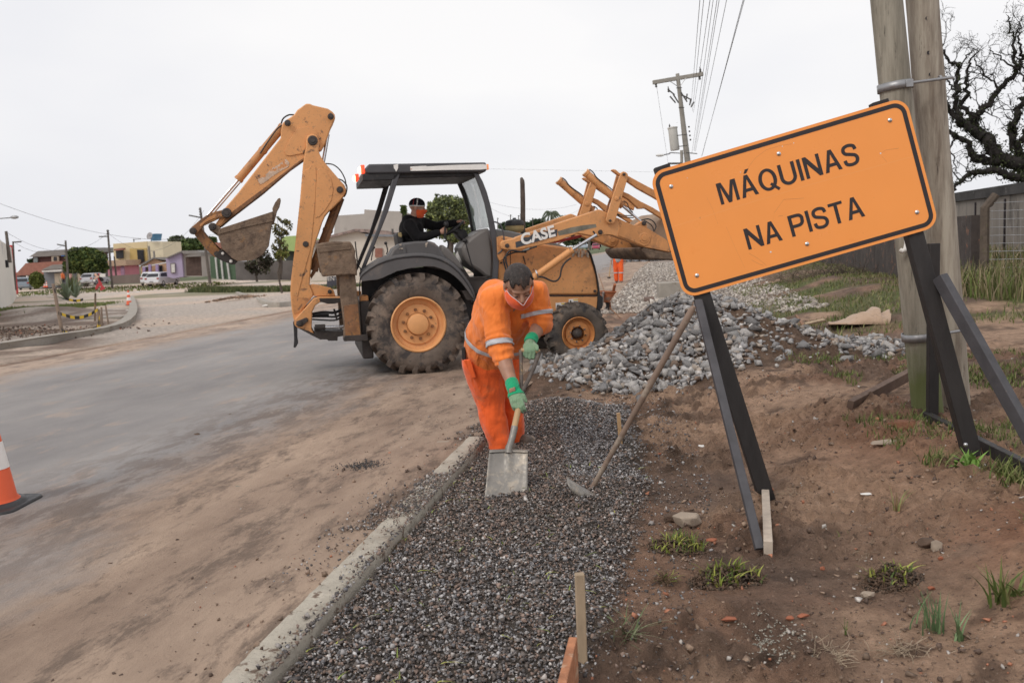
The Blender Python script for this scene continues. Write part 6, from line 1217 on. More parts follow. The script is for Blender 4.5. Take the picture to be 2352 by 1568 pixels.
bgp('gable_wall','L',[(700,590),(880,560),(890,660),(700,660)],112.2,5,m_dkw,h1)
bgp('blue_cloth','L',[(598,590),(645,585),(650,597),(600,600)],111.5,.2,M('blue_cloth',(.08,.2,.5),.8,bm=0),h1)
bgp('porch_post','L',[(255,790),(268,790),(272,868),(260,868)],109.6,.3,m_wf,h1)
# grey gate house in front
h2=thing('gate_house','low grey building with sliding garage door and slate-coloured shed roof','building',pt('L',620,905,100))
bgp('wall','L',[(425,735),(862,730),(868,880),(640,900),(440,905)],100,5,m_gw,h2)
bgp('roof','L',[(400,735),(515,683),(660,680),(665,715),(605,722)],99.4,5.5,m_gr,h2); bgp('fascia','L',[(408,742),(605,728),(605,750),(412,756)],99.2,.4,m_wf,h2)
bgp('garage_door','L',[(532,770),(605,760),(612,880),(540,885)],99.7,.3,m_sand,h2); bgp('pillar','L',[(758,755),(790,758),(795,885),(765,885)],99.7,.4,m_sand,h2)
bgp('lattice_gate','L',[(612,748),(752,745),(758,880),(618,880)],99.75,.2,M('gate_dark_lattice',(.12,.115,.13),.7,var=.5,sc=6,bm=0),h2)
bgp('front_panel','L',[(796,760),(838,742),(862,760),(868,880),(800,888)],99.6,.3,M('slate_panel',(.15,.155,.17),.7,bm=0),h2); bgp('white_fence','L',[(868,790),(905,800),(910,880),(875,880)],99.8,.3,m_wf,h2)
# yellow house
h3=thing('house','yellow two-storey flat-roofed house with balcony and blue tank on top','house',pt('L',1350,860,104)); m_yw=wallmat('yellow_wall',(.66,.54,.33),.06); m_yw2=wallmat('yellow_wall_light',(.70,.62,.45),.06)
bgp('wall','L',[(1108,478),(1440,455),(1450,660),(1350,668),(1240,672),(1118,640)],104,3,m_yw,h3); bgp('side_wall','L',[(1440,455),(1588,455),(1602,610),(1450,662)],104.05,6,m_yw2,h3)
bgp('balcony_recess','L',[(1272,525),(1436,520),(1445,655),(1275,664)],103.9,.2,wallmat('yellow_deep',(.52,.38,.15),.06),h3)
for q in ([(1132,542),(1203,535),(1208,618),(1140,624)],[(1342,538),(1402,535),(1412,655),(1352,662)]): bgp('window','L',q,103.7,.2,m_win,h3)
bgp('awning','L',[(1115,530),(1200,518),(1205,538),(1118,546)],102.9,.8,m_rt,h3); bgp('balcony_rail','L',[(1240,668),(1450,655),(1452,690),(1240,695)],103.4,.3,M('dark_rail',(.12,.06,.05),.7,bm=0),h3)
for x in (1448,1498): bgp('post','L',[(x,500 if x<1460 else 550),(x+10,500 if x<1460 else 550),(x+28 if x<1460 else x+14,680 if x<1460 else 612),(x+16 if x<1460 else x+4,680 if x<1460 else 612)],102.6,.3,M('post_grey',(.25,.23,.21),.8,bm=0),h3)
mk('water_tank',MB().lathe(pt('L',1531,448,105),(0,0,1),[(0,0),(.55,0),(.72,.75),(.75,.8),(0,.85)],18),M('tank_blue',(.10,.25,.42),.5,bm=0),h3)
mk('satellite_dish',MB().lathe(pt('L',1472,402,103.5),(-.4,-1,.35),[(0,0),(.2,.03),(.42,.12)],18),M('dish_grey',(.35,.33,.33),.6,bm=0),h3,solid=.02); mk('dish_mast',MB().cyl(pt('L',1478,405,104.2),pt('L',1482,455,104.2),.04,n=6),m_iron,h3)
mk('roof_aerial',MB().cyl(pt('L',1312,430,104.5),pt('L',1312,462,104.5),.06,n=6).cyl(pt('L',1302,435,104.5),pt('L',1380,432,104.5),.04,n=6),m_iron,h3)
# pink, salmon and purple houses
h4=thing('house','small pink house with a tan roof beside the tall thin pole','house',pt('L',1130,860,100)); bgp('wall','L',[(1055,700),(1220,690),(1225,790),(1150,795),(1062,795)],100,4,wallmat('pink_wall',(.56,.24,.30),.08),h4); bgp('roof','L',[(1043,642),(1230,636),(1236,690),(1050,700)],99.5,5,M('tan_roof',(.48,.34,.24),.8,var=.1,bm=.1),h4); bgp('window','L',[(1180,700),(1215,698),(1218,790),(1185,790)],99.8,.2,M('window_lilac',(.35,.2,.3),.6,bm=0),h4)
h5=thing('house','low salmon house between the yellow one and the purple one','house',pt('L',1480,860,98)); m_sal=wallmat('salmon_wall',(.60,.38,.24),.08); bgp('wall','L',[(1378,690),(1500,622),(1625,660),(1625,800),(1440,860),(1385,860)],98,5,m_sal,h5); bgp('roof','L',[(1350,688),(1370,682),(1500,612),(1625,608),(1630,640),(1505,622),(1385,694)],97.6,5.5,m_gr,h5)
for q in ([(1545,692),(1588,690),(1590,770),(1548,770)],[(1418,705),(1440,705),(1442,740),(1420,740)]): bgp('window','L',q,97.8,.15,m_win,h5)
bgp('porch_beam','L',[(1392,700),(1625,655),(1625,668),(1395,712)],97.2,.3,m_wf,h5)
for x in (1408,1465,1535): bgp('porch_column','L',[(x-12,705 if x<1460 else 680),(x+12,705 if x<1460 else 680),(x+14,800),(x-10,800)],97.1,.3,wallmat('lilac_column',(.36,.27,.45),.06),h5)
h6=thing('house','purple-fronted house with one white window and a long pale side wall','house',pt('L2',290,990,88)); bgp('front_wall','L2',[(190,758),(378,680),(402,985),(280,1005),(210,985)],88,4,wallmat('purple_wall',(.38,.325,.46),.06),h6); bgp('side_wall','L2',[(378,682),(612,690),(625,985),(402,985)],88.4,5,wallmat('pale_grey_wall',(.42,.39,.36)),h6)
bgp('roof','L2',[(180,758),(378,672),(560,668),(612,690),(612,712),(400,708),(378,686),(190,766)],87.6,5.5,m_gr,h6); wn=bgp('window','L2',[(242,822),(300,818),(306,940),(250,942)],87.85,.12,M('window_surround',(.20,.17,.17),.7,bm=0),h6); bgp('pane','L2',[(255,835),(296,832),(300,932),(260,934)],87.75,.08,m_wf,wn)
g6=thing('gate','dark rusty metal gate under a sheet canopy beside the purple house','gate',pt('L2',520,985,86)); bgp('gate_leaf','L2',[(428,748),(610,742),(622,975),(440,975)],86,.15,M('gate_brown',(.085,.055,.045),.8,var=.4,sc=3,bm=.2),g6); bgp('canopy','L2',[(415,745),(470,722),(612,712),(614,738)],85.4,1.2,m_gr,g6)
h7=thing('house','small brick-orange house partly hidden by the lowered bucket linkage','house',pt('L2',700,985,92)); bgp('wall','L2',[(612,690),(760,600),(850,600),(860,980),(625,985)],92,4,wallmat('brick_wall',(.27,.15,.11)),h7); bgp('roof','L2',[(740,602),(745,575),(850,572),(860,640),(700,650)],91.5,4.5,m_rt,h7)
h8=thing('house','tan house with small windows behind the purple one','house',pt('L2',300,700,125)); bgp('wall','L2',[(165,640),(225,630),(345,585),(380,700),(225,740),(165,740)],125,5,wallmat('tan_wall',(.36,.29,.22)),h8); bgp('roof','L2',[(150,640),(345,575),(380,580),(380,600),(230,645),(160,655)],124.5,6,M('tan_roof_edge',(.30,.25,.2),.8,bm=0),h8)
for x in (265,318): bgp('window','L2',[(x,640),(x+18,637),(x+20,680),(x+2,683)],124.8,.1,m_win,h8)
# green fence with white posts, grey wall
fe=thing('fence','green board fence with white concrete posts behind the bucket','fence',pt('L2',860,1020,76)); bgp('boards','L2',[(722,742),(760,738),(1035,812),(1038,1025),(800,1010),(735,990)],76,.15,M('green_boards',(.09,.14,.085),.8,var=.2,sc=3,bm=.1),fe)
for x0,x1,y0 in ((778,812,752),(845,878,775),(918,955,800)): bgp('post','L2',[(x0,y0),(x0+18,y0+4),(x1+10,1018),(x1-8,1015)],75.8,.2,m_wf,fe)
wg=gp('L2',1040,1030); meta(bgp('boundary_wall','L2',[(1025,800),(1400,795),(1730,790),(1735,1025),(1040,1030)],72,.25,wallmat('stained_wall',(.17,.15,.14),.3),None),'low stained grey boundary wall between green fence and boom','wall')
meta(bgp('garden_wall','L',[(1100,790),(1360,775),(1400,862),(1110,870)],93,.2,wallmat('brown_low_wall',(.19,.15,.13)),None),'low brown wall before the pink and yellow houses','wall')
# buildings behind the machine
h9=thing('warehouse','long grey rendered warehouse with stepped parapet behind the cab','building',pt('D2',900,560,92)); bgp('wall','D2',[(330,300),(750,272),(750,210),(1100,232),(1320,238),(1330,700),(300,700)],92,8,wallmat('grey_render',(.40,.365,.335),.1),h9)
h10=thing('house','whitewashed low building with crumbling sheet roof behind the digger arm','building',pt('D2',700,1250,70)); bgp('wall','D2',[(-150,760),(210,620),(620,520),(760,560),(1230,600),(1240,1000),(1100,1240),(-200,1240)],70,6,wallmat('whitewash',(.62,.56,.49),.1),h10)
bgp('roof','D2',[(-160,742),(200,598),(620,490),(800,495),(1100,520),(1230,555),(1230,598),(960,580),(800,545),(620,525),(215,628),(-150,770)],69.5,7,M('old_sheet_roof',(.34,.25,.22),.85,var=.4,sc=3,bm=.2,dirt=((.16,.13,.12),.5,.1,5)),h10)
bgp('gutter','D2',[(760,565),(1230,575),(1230,605),(765,600)],69.3,.3,M('grey_gutter',(.22,.23,.25),.7,bm=0),h10); bgp('chimney_pipe','D2',[(1145,490),(1168,490),(1168,560),(1145,560)],69.2,.3,m_iron,h10); bgp('bricked_opening','D2',[(905,770),(1010,770),(1010,900),(905,900)],69.8,.2,m_rt,h10)
bd=thing('blackboard','small chalk-lettered blackboard standing by the whitewashed building','sign board',pt('D2',290,1370,58)); bgp('board','D2',[(210,1180),(385,1170),(385,1365),(205,1370)],58,.08,M('board_blue_black',(.06,.06,.075),.8,bm=0),bd)
for i,t_ in enumerate(('ENTRE',)): place_text('lettering',t_,m_wf,bd,pt('D2',222,1240,57.97),Vector((1,0,0)),Vector((0,0,1)),1.1,.28,0)
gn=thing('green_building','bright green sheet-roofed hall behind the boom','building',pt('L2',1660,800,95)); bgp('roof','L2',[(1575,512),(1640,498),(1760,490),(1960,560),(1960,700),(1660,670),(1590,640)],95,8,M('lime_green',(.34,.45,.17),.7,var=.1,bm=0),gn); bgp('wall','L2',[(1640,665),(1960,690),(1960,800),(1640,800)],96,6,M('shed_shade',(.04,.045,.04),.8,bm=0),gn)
# poles at left
m_pw=M('thin_pole',(.13,.11,.095),.8,var=.3,bm=.2)
def tpole(label,k,x0,y0,x1,y1,d,r,arm=None):
    a=pt(k,x0,y0,d); b=pt(k,x1,y1,d); T=thing('utility_pole',label,'utility pole',b); mk('shaft',MB().tube([b-Vector((0,0,.3)),a],[r*.66,r*.45],8),m_pw,T)
    for q in (arm or []): mk('crossarm' if len(q)==4 else 'lamp',MB().cyl(pt(k,q[0],q[1],d-.3),pt(k,q[2],q[3],d-.3),.07,n=6),m_iron,T)
    return T
for i in range(3): pass
tpole('tall thin pole beside the pink house','L',1055,340,1098,885,95,.22,[(1045,352,1068,350),(1047,376,1070,374),(970,408,1055,405),(1062,500,1080,498)])
tpole('thin pole rising behind the round leafy tree','L',642,445,672,880,90,.2,[(560,483,640,500),(636,470,652,470)])
tpole('short dark pole between the tall pole and the pink house','L',1118,600,1140,800,97,.16)
tpole('pole with cross bar behind the block building','L',128,458,148,900,80,.16,[(122,462,208,457),(180,545,200,543)])
tpole('dark stubby pole just above the block building','L',60,355,92,620,60,.2)
tpole('pole with lamp arm above the bucket linkage','L2',605,152,722,1030,80,.22,[(470,245,610,272),(590,175,612,172),(594,205,614,202),(596,235,616,232)])
lp=thing('street_lamp','lamp head on long arm reaching in from the left edge','street lamp',pt('L',-60,900,70)); mk('post',MB().cyl(pt('L',-60,900,70),pt('L',-60,235,70),.12,n=8),m_pw,lp); mk('arm',MB().cyl(pt('L',-60,235,70),pt('L',125,222,70),.04,n=6),m_iron,lp); mk('lamp_head',MB().ball(pt('L',142,218,70),(.35,.15,.14)),m_galv,lp)
# trees and shrubs at left
ptree('tree','large round dark green tree before the grey gate house','L',840,640,205,125,95,890,18000,.15,G1+[(.13,.15,.04)],.3,3,((700,690,80,80),(970,660,80,110),(820,560,120,50),(900,740,140,60)))
ptree('shrub','clipped olive hedge bush beside the grey gate house','L',360,830,72,78,90,905,5000,.11,[(.13,.15,.035),(.09,.11,.03)],.08,5,cat='shrub',gap=.2)
ptree('shrub','dark bush at the foot of the red-roofed house','L',320,650,50,22,118,700,500,.25,G2,.1,6,cat='shrub')
ptree('tree','far trees behind the yellow and tan houses','L2',560,600,190,75,125,700,9000,.24,G1,.2,7,((690,560,120,50),(420,640,70,40)))
ptree('palm_tree','drooping palm behind the tan house roof','L2',330,560,90,50,130,680,500,.5,[(.10,.12,.07),(.14,.15,.09)],.2,8,cat='palm tree',gap=.3)
ptree('tree','thin small-leaved tree in front of the green hall','L2',1565,640,100,120,66,1000,4200,.09,[(.12,.11,.05),(.16,.13,.05),(.08,.09,.035)],.14,9,((1560,400,90,130),(1640,380,80,90)),gap=.47)
ptree('sapling','young sapling on the dug verge left of the boom','L2',1590,720,85,60,38,1155,380,.07,[(.10,.12,.03),(.18,.17,.05)],.05,10,cat='sapling',gap=.42)
ptree('shrub','dark bare-branched thicket against the stained wall','L2',1290,850,160,120,70,1030,2600,.12,[(.075,.06,.05),(.10,.085,.06),(.06,.065,.035)],.1,11,((1180,700,60,60),(1380,760,120,120)),cat='shrub',gap=.46)
ptree('tree','broad tree with light leaf clumps behind the driver','DR',1150,430,440,330,62,1200,26000,.105,[(.10,.12,.06),(.14,.16,.07),(.22,.25,.085),(.08,.095,.05)],.25,12,((860,500,170,230),(1380,420,180,260),(950,200,110,120),(1250,800,330,190),(1000,650,260,180)),gap=.34)
ptree('tree','small conical tree left of the driver seen past his shoulder','DR',295,380,45,90,75,560,500,.2,G1,.1,13)
for i,(x,y,rx,ry,d,col) in enumerate([(1630,640,280,70,220,G2),(2000,690,300,110,230,G2),(1150,480,240,60,240,G2),(900,430,120,60,240,G2),(500,470,300,50,260,G2),(2400,700,300,60,260,G2),(1500,700,120,60,180,[(.10,.12,.06)])]):
    ptree('tree','far line of dark trees at the road horizon, clump %s'%['behind the silver car','nearest the maroon car','below the palm','left of the palm','behind the air cleaner','right of the maroon car','of paler leaves over the hood'][i],'F',x,y,rx,ry,d,y+ry+40,2600,.8,col,.3,30+i,gap=.28)
# palm behind the loader arm
def palm(label,k,x,y,d,basey,seed,R=3.2,nf=26):
    c=pt(k,x,y,d); b=pt(k,x,basey,d); T=thing('palm_tree',label,'palm tree',b); mk('trunk',MB().tube([b,c],[.2,.14],8),m_bark,T); rg=random.Random(seed); mb=MB()
    for i in range(nf):
        a=i*2.4; L_=R*rg.uniform(.8,1.1); up=rg.uniform(.1,1.1); prev=c; pts=[]
        for j in range(9):
            t_=j/8; pts.append(c+Vector((math.cos(a)*L_*t_,math.sin(a)*L_*t_,up*L_*t_*(1-t_)*1.6-1.0*L_*t_*t_*(.6))))
        for j in range(8):
            dn=Vector((0,0,-.55*math.sin(3.0*(j+1)/9)))*R*.22; sd=Vector((-math.sin(a),math.cos(a),0))*R*.05
            mb.add([pts[j],pts[j+1],pts[j+1]+dn+sd,pts[j]+dn+sd],[(0,1,2,3)]); mb.add([pts[j],pts[j+1],pts[j+1]+dn-sd,pts[j]+dn-sd],[(0,1,2,3)])
    mk('crown',mb,M('palm_frond',(.10,.12,.075),.7,var=.3,bm=0),T,smooth=0,fixn=False)
palm('drooping palm standing beyond the loader arm, right of the exhaust','F',1145,250,150,640,3,2.0); palm('half hidden palm just above the far loader arm','F',1390,320,170,640,5,1.8)
for i,(x,y0) in enumerate([(180,320),(412,262),(555,275),(592,245),(808,320)]):
    tpole('far thin pole on the horizon, %s from the cab'%['first','second','third','fourth','fifth'][i],'F',x,y0,x+6,560,160,.16,[(x-12,y0+12,x+22,y0+10)])
tpole('grey pole beside the maroon car under the loader arm','F',1818,720,1826,870,150,.45)
# verge weeds, agaves, tape barrier
def blades(name,label,cat,pts,h,w_,cols,mat=None,group=None,kind=None,loc=None,lean=.4,seed=1,parent=None,segs=3):
    rg=np.random.default_rng(seed); n=len(pts); P=np.asarray(pts,float); a=rg.uniform(0,6.283,n); L_=h*rg.uniform(.5,1.2,n); ln=rg.uniform(.1,1,n)*lean
    VV=[];CC=[]; cx=np.array(cols)[rg.integers(0,len(cols),n)]*rg.uniform(.75,1.25,(n,1))
    ring_=[]
    for j in range(segs+1):
        t_=j/segs; o=P+np.stack([np.cos(a)*ln*L_*t_**1.7,np.sin(a)*ln*L_*t_**1.7,L_*t_*(1-.35*ln*t_)],1); ww=w_*(1-t_**1.6)+w_*.04; s_=np.stack([-np.sin(a+.5),np.cos(a+.5),0*a],1)*(ww if np.ndim(ww)==0 else ww); ring_.append((o-s_,o+s_))
    V=np.concatenate([np.stack(r,1) for r in ring_],1).reshape(-1,3); m_=2*(segs+1); F=np.concatenate([np.arange(n)[:,None]*m_+np.array([2*j,2*j+1,2*j+3,2*j+2]) for j in range(segs)],0)
    me=npmesh(name,V,F,4,np.repeat(cx,m_,0)); o=put(name,me,mat or m_leaf,parent,loc=loc,smooth=0)
    if label: meta(o,label,cat,group,kind)
    return o
def scatterpts(n,fx,rg): 
    x,y=fx(n,rg); return np.stack([x,y,Hfull(x,y)],1)
GR=[(.11,.15,.04),(.16,.19,.06),(.22,.21,.09),(.08,.11,.03)]; GRD=[(.24,.19,.12),(.30,.24,.15),(.15,.16,.06),(.10,.12,.04)]
rg=np.random.default_rng(5)
n=17000; t_=rg.random(n); a=pt('L2',640,1040,78); b=pt('L2',2500,1085,60); x=a.x+(b.x-a.x)*t_+rg.normal(0,.3,n); y=a.y+(b.y-a.y)*t_-rg.random(n)**1.5*3.6; z=np.array([0.]*n)+np.interp(t_,[0,1],[a.z,b.z])*0+Hfull(x,y)
blades('verge_grass','rough green grass along the foot of fence and stained wall','grass',np.stack([x,y,z],1),.42,.03,[(.09,.12,.045),(.13,.15,.06),(.15,.14,.07),(.07,.09,.035)],kind='stuff',seed=2)
n=9000; x=rg.normal(-20.5,2.6,n); y=rg.normal(38,4.5,n); k_=(rs(x,y)<-10)&(x<-18.2-(y-38)*.3); x,y=x[k_],y[k_]; blades('lawn','short worn grass beside the painted block building','grass',np.stack([x,y,Hfull(x,y)],1),.14,.02,[(.16,.20,.06),(.22,.23,.09),(.12,.16,.05)],kind='stuff',seed=3)
n=4000; x=rg.uniform(-66,-30,n); y=rg.uniform(84,104,n); k_=fbm(x,y,.12,3,2)>.53; x,y=x[k_],y[k_]; blades('far_grass','patchy grass before the distant left houses','grass',np.stack([x,y,Hfull(x,y)],1),.22,.05,GR,kind='stuff',seed=4)
for i,(x,y,s_,lb2) in enumerate([(655,1020,1.,'left grey-green agave of the clump behind the tape barrier'),(710,960,1.25,'taller dark agave in the middle of the clump'),(745,1000,.8,'right low agave of the clump')]):
    b=gp('L',x,y+5); T=thing('agave',lb2,'agave',b); rr=random.Random(i); mb=MB()
    for j in range(20):
        a=rr.uniform(0,6.28); e=rr.uniform(.25,1.45); L_=s_*rr.uniform(.9,1.4)*1.5; d=Vector((math.cos(a)*math.cos(e),math.sin(a)*math.cos(e),math.sin(e))); sd=d.cross(Vector((0,0,1))).normalized()*.11*s_; m_=b+d*L_*.4; tp=b+d*L_+Vector((0,0,-.1))
        mb.add([b-sd*.6,b+sd*.6,m_+sd,tp,m_-sd],[(0,1,2,3,4)])
    mk('leaves',mb,M('agave_leaf',(.16,.20,.13) if i!=1 else (.10,.125,.05),.6,var=.25,sc=2,bm=0),T,smooth=0,fixn=False,solid=.02)
m_stk=M('barrier_stake',(.27,.20,.15),.8,var=.3,sc=6,bm=.2); m_bars=None
def tapemat():
    m,nt,bs=newmat('tape_yellow_black'); at=nt.nodes.new('ShaderNodeAttribute'); at.attribute_name='col'; nt.links.new(at.outputs[0],bs.inputs['Base Color']); bs.inputs['Roughness'].default_value=.5; return m
m_tape=tapemat()
def tape(label,P,w_=.07):
    Q=[]
    for i in range(len(P)-1):
        p0=P[max(i-1,0)];p1=P[i];p2=P[i+1];p3=P[min(i+2,len(P)-1)]
        for j in range(12): t_=j/12; Q.append(.5*((2*p1)+(p2-p0)*t_+(2*p0-5*p1+4*p2-p3)*t_*t_+(3*p1-p0-3*p2+p3)*t_**3))
    Q.append(P[-1]); V=[];F=[];C_=[]; acc=0
    for i in range(len(Q)-1):
        a,b=Q[i],Q[i+1]; n0=len(V); V+=[a-Vector((0,0,w_/2)),b-Vector((0,0,w_/2)),b+Vector((0,0,w_/2)),a+Vector((0,0,w_/2))]; F.append((n0,n0+1,n0+2,n0+3)); C_+=[(.75,.50,.04) if int(acc/.11)%2 else (.03,.03,.03)]*4; acc+=(b-a).length
    me=npmesh('barrier_tape',np.array([tuple(v) for v in V]),np.array(F),4,np.array(C_)); o=put('barrier_tape',me,m_tape,None,loc=P[0],smooth=0); return meta(o,label,'barrier tape','tapes round the dug patch')
def lstk(label,x0,y0,x1,y1,r=.03):
    b=gp('L',x1,y1); a=pt('L',x0,y0,b.y); return b.y,meta(mk('stake',MB().cyl(b-Vector((0,0,.1)),a,r,r*.8,8),m_stk,None,loc=b),label,'stake','stakes of the tape barrier')
d1,_=lstk('tall leaning stake at the left end of the tape barrier',520,868,622,1400,.045); d2,_=lstk('short dark stake behind the taped patch',935,960,928,1240,.035); d3,_=lstk('thick stake at the right end of the tape barrier',962,1118,975,1352,.045); d4,_=lstk('upright stake right of the thick taped one',993,1098,1000,1345,.03); d5,_=lstk('thin stake leaning right, outermost of the barrier',1035,1080,1073,1325,.025)
L3=lambda pts,da,db: [pt('L',x,y,da+(db-da)*i/(len(pts)-1)-.05) for i,(x,y) in enumerate(pts)]
tape('upper sagging tape of the barrier at the front',L3([(572,1158),(630,1175),(700,1195),(780,1200),(860,1178),(915,1150),(962,1120)],d1,d3)); tape('lower sagging tape of the barrier at the front',L3([(612,1330),(660,1350),(720,1358),(800,1350),(900,1318),(985,1285)],d1,d3)); tape('short tape at the rear of the barrier by the agaves',L3([(640,1015),(700,1030),(760,1035),(815,1022)],d2+1,d2+1)); tape('tape hanging on the short dark stake',L3([(935,962),(932,1000),(936,1040),(930,1090)],d2,d2)); tape('bottom tape between the right-hand stakes',L3([(945,1350),(985,1320),(1030,1335),(1075,1300)],d3,d5)); tape('tape twisted down the thick right stake',L3([(968,1130),(975,1190),(962,1260),(940,1355)],d3,d3)); tape('tape knotted round the tall leaning stake',L3([(600,1300),(610,1330),(622,1355)],d1,d1)); tape('second knot of tape high on the tall leaning stake',L3([(530,930),(545,940),(535,950)],d1,d1))
meta(mk('board',MB().box(gr_('L',1060,1215,.05),(1.1,.6,.05)),m_kerb2,None,loc=gr_('L',1060,1215)),'pale slab lying inside the taped corner by the kerb','slab')
for i,(x,y,r,lb2) in enumerate([(1255,1145,.12,'white plastic bag inside the curved kerb'),(1350,955,.25,'long white scrap on the far dirt track')]): rock('litter',lb2,'litter',gr_('L',x,y,.04),(r,r*.6,.05),m_white2,90+i)
rock('litter','white flat scrap in the dust near the second kerb','litter',gr_('L2',1398,1345,.03),(.14,.1,.04),m_white2,93)
n=300; c=gp('L2',1020,1290); xx=c.x+rg.normal(0,.45,n); yy=c.y+rg.normal(0,.5,n); V,Fc,Cc=scatter(np.stack([xx,yy,Hfull(xx,yy)+.03+.1*np.exp(-((xx-c.x)/.7)**2)],1),rg.uniform(.03,.07,n),pal(n,[(.28,.18,.12),(.36,.24,.16),(.2,.14,.1)],[1,1,1]),PR,.8); meta(put('soil_heap',npmesh('soil_heap',V,Fc,3,Cc),m_st,smooth=0),'low scatter of reddish soil clods beside the second kerb','soil clods',kind='stuff')
n=2600; xx=-13.5+rg.normal(0,1.7,n); yy=21+rg.normal(0,1.0,n); k_=rs(xx,yy)<-9.8; xx,yy=xx[k_],yy[k_]; V,Fc,Cc=scatter(np.stack([xx,yy,Hfull(xx,yy)+.02],1),rg.uniform(.015,.05,len(xx)),pal(len(xx),[(.13,.09,.07),(.2,.14,.1),(.36,.16,.1),(.3,.25,.2)],[5,4,1,1]),PR,.8); meta(put('dug_soil',npmesh('dug_soil',V,Fc,3,Cc),m_st,smooth=0),'dark dug clods inside the taped patch','soil clods',kind='stuff')
# cut-out roadside figure
cf_=thing('cutout_figure','leaning painted cut-out of a person in red wide trousers holding a white placard','cut-out figure',pt('LR',1600,1105,62)); q_=lambda pts,m_,nm,dz=0: mk(nm,MB().prism([pt('LR',x,y,62+dz) for x,y in pts],(0,.06,0)),m_,cf_,smooth=0)
m_cr=M('cutout_red',(.45,.055,.06),.6,var=.1,bm=0); m_cp=M('cutout_peach',(.70,.42,.30),.6,var=.05,bm=0)
q_([(1530,640),(1570,650),(1640,780),(1690,830),(1700,900),(1810,1010),(1780,1050),(1640,1110),(1630,1060),(1660,960),(1600,940),(1540,1010),(1520,1070),(1460,1065),(1450,1000),(1500,900),(1570,820),(1570,760)],m_cr,'trousers'); q_([(1425,520),(1440,480),(1480,485),(1520,560),(1570,580),(1590,620),(1540,640),(1490,600),(1430,560)],m_cp,'arm',-.08); q_([(1420,650),(1480,620),(1530,640),(1470,670),(1430,700)],m_cp,'hand',-.08)
q_([(1590,560),(1640,590),(1700,640),(1760,700),(1740,770),(1640,780),(1570,650)],m_signb,'torso',.08); q_([(1385,640),(1400,740),(1440,790),(1560,790),(1560,770),(1460,760),(1420,700),(1410,640)],m_signb,'sleeve',.1); q_([(1375,700),(1450,695),(1455,770),(1385,775)],m_white2,'glove',-.1); q_([(1615,490),(1812,490),(1815,610),(1615,612)],m_white2,'placard',-.12); q_([(1560,480),(1650,478),(1640,510),(1600,560),(1565,540)],m_cr,'cap',-.05); q_([(1460,1065),(1540,1065),(1530,1095),(1475,1095)],m_signb,'shoe',-.1)
# ---------------------------------------------------------------- cars
def car(label,base,yaw,col,s=1.,group=None):
    T=thing('car',label,'car',(0,0,0),group); m_=M('car_paint_'+label.split()[0],col,.3,var=.03,bm=0,spec=.6); L_=4.0; H=1.45; Wd=1.65
    lo=[(-2.0,.35),(-2.02,.65),(-1.95,.95),(-1.75,.98),(.75,.95),(1.2,.88),(1.85,.75),(2.0,.55),(2.0,.3),(1.6,.25),(-1.7,.25)]
    mb=MB().prism([Vector((x,-Wd/2,z)) for x,z in lo],(0,Wd,0)); mk('body',mb,m_,T,bevel=.06,smooth=60)
    up=[(-1.95,.94),(-1.55,1.38),(-1.2,1.45),(.1,1.45),(.45,1.36),(1.15,.9)]; rows=[[Vector((x,-(Wd/2-.04-(z-.9)*.28),z)) for x,z in up],[Vector((x,(Wd/2-.04-(z-.9)*.28),z)) for x,z in up]]
    mb=MB(); mb.add(rows[0]+rows[1],[(0,1,2,3,4,5),(6,11,10,9,8,7)]+[(i,i+6,i+7,i+1) for i in range(5)]); cb=mk('cabin',mb,m_,T,bevel=.04,smooth=60)
    def face(name,i,j,k0,k1,out,m2=m_win):
        a,b=Vector((*up[i],0)),Vector((*up[j],0)); 
        P=[]
        for t_,yy in ((.12,-1),(.12,1),(.85,1),(.85,-1)):
            x=a.x+(b.x-a.x)*t_; z=a.y+(b.y-a.y)*t_; P.append(Vector((x,yy*(Wd/2-.14-(z-.9)*.28),z))+out)
        mk(name,MB().add(P,[(0,1,2,3)]),m2,cb,solid=.01,smooth=0)
    face('rear_window',0,1,0,0,Vector((-.02,0,.012))); face('windscreen',4,5,0,0,Vector((.015,0,.02)))
    for sd in (-1,1):
        f=lambda x,z: Vector((x,sd*(Wd/2-.025-(z-.9)*.28),z)); mk('side_window',MB().add([f(-1.6,.99),f(-1.35,1.34),f(-.35,1.37),f(-.35,.98)],[(0,1,2,3)]),m_win,cb,solid=.01,smooth=0); mk('side_window',MB().add([f(-.25,.98),f(-.25,1.37),f(.1,1.37),f(.75,.97)],[(0,1,2,3)]),m_win,cb,solid=.01,smooth=0)
        mk('tail_light',MB().box((-2.0,sd*.68,.82),(.08,.22,.16)),M('tail_red',(.35,.04,.03),.4,bm=0),T,bevel=.01); mk('headlight',MB().box((1.93,sd*.6,.64),(.1,.3,.14)),m_galv,T,bevel=.02)
        for x in (-1.25,1.25): 
            wh=mk('wheel',MB().lathe(Vector((x,sd*(Wd/2+.01),.29)),(0,-sd,0),[(.18,.0),(.26,-.0),(.29,.03),(.29,.18),(.2,.2)],24),m_rub,T); mk('rim',MB().lathe(Vector((x,sd*(Wd/2+.012),.29)),(0,-sd,0),[(0,.02),(.05,.02),(.17,.03),(.18,0)],16),m_galv,wh)
    mk('bumper',MB().box((-2.03,0,.48),(.14,1.6,.22)),m_,T,bevel=.04); mk('number_plate',MB().box((-2.11,0,.5),(.02,.42,.13)),m_galv,T)
    T.location=base; T.rotation_euler=(0,0,yaw); T.scale=(s,s,s); return T
car('white hatchback parked nose away, nearer of the two by the purple house',pt('L',1600,888,90),R_(80),(.62,.62,.64),.98)
car('pale white estate parked just behind and left of the other white car',pt('L',1492,882,94),R_(102),(.66,.66,.66),.98)
car('blue-grey saloon parked behind the block building',pt('L',252,930,100),R_(108),(.22,.26,.30),1.)
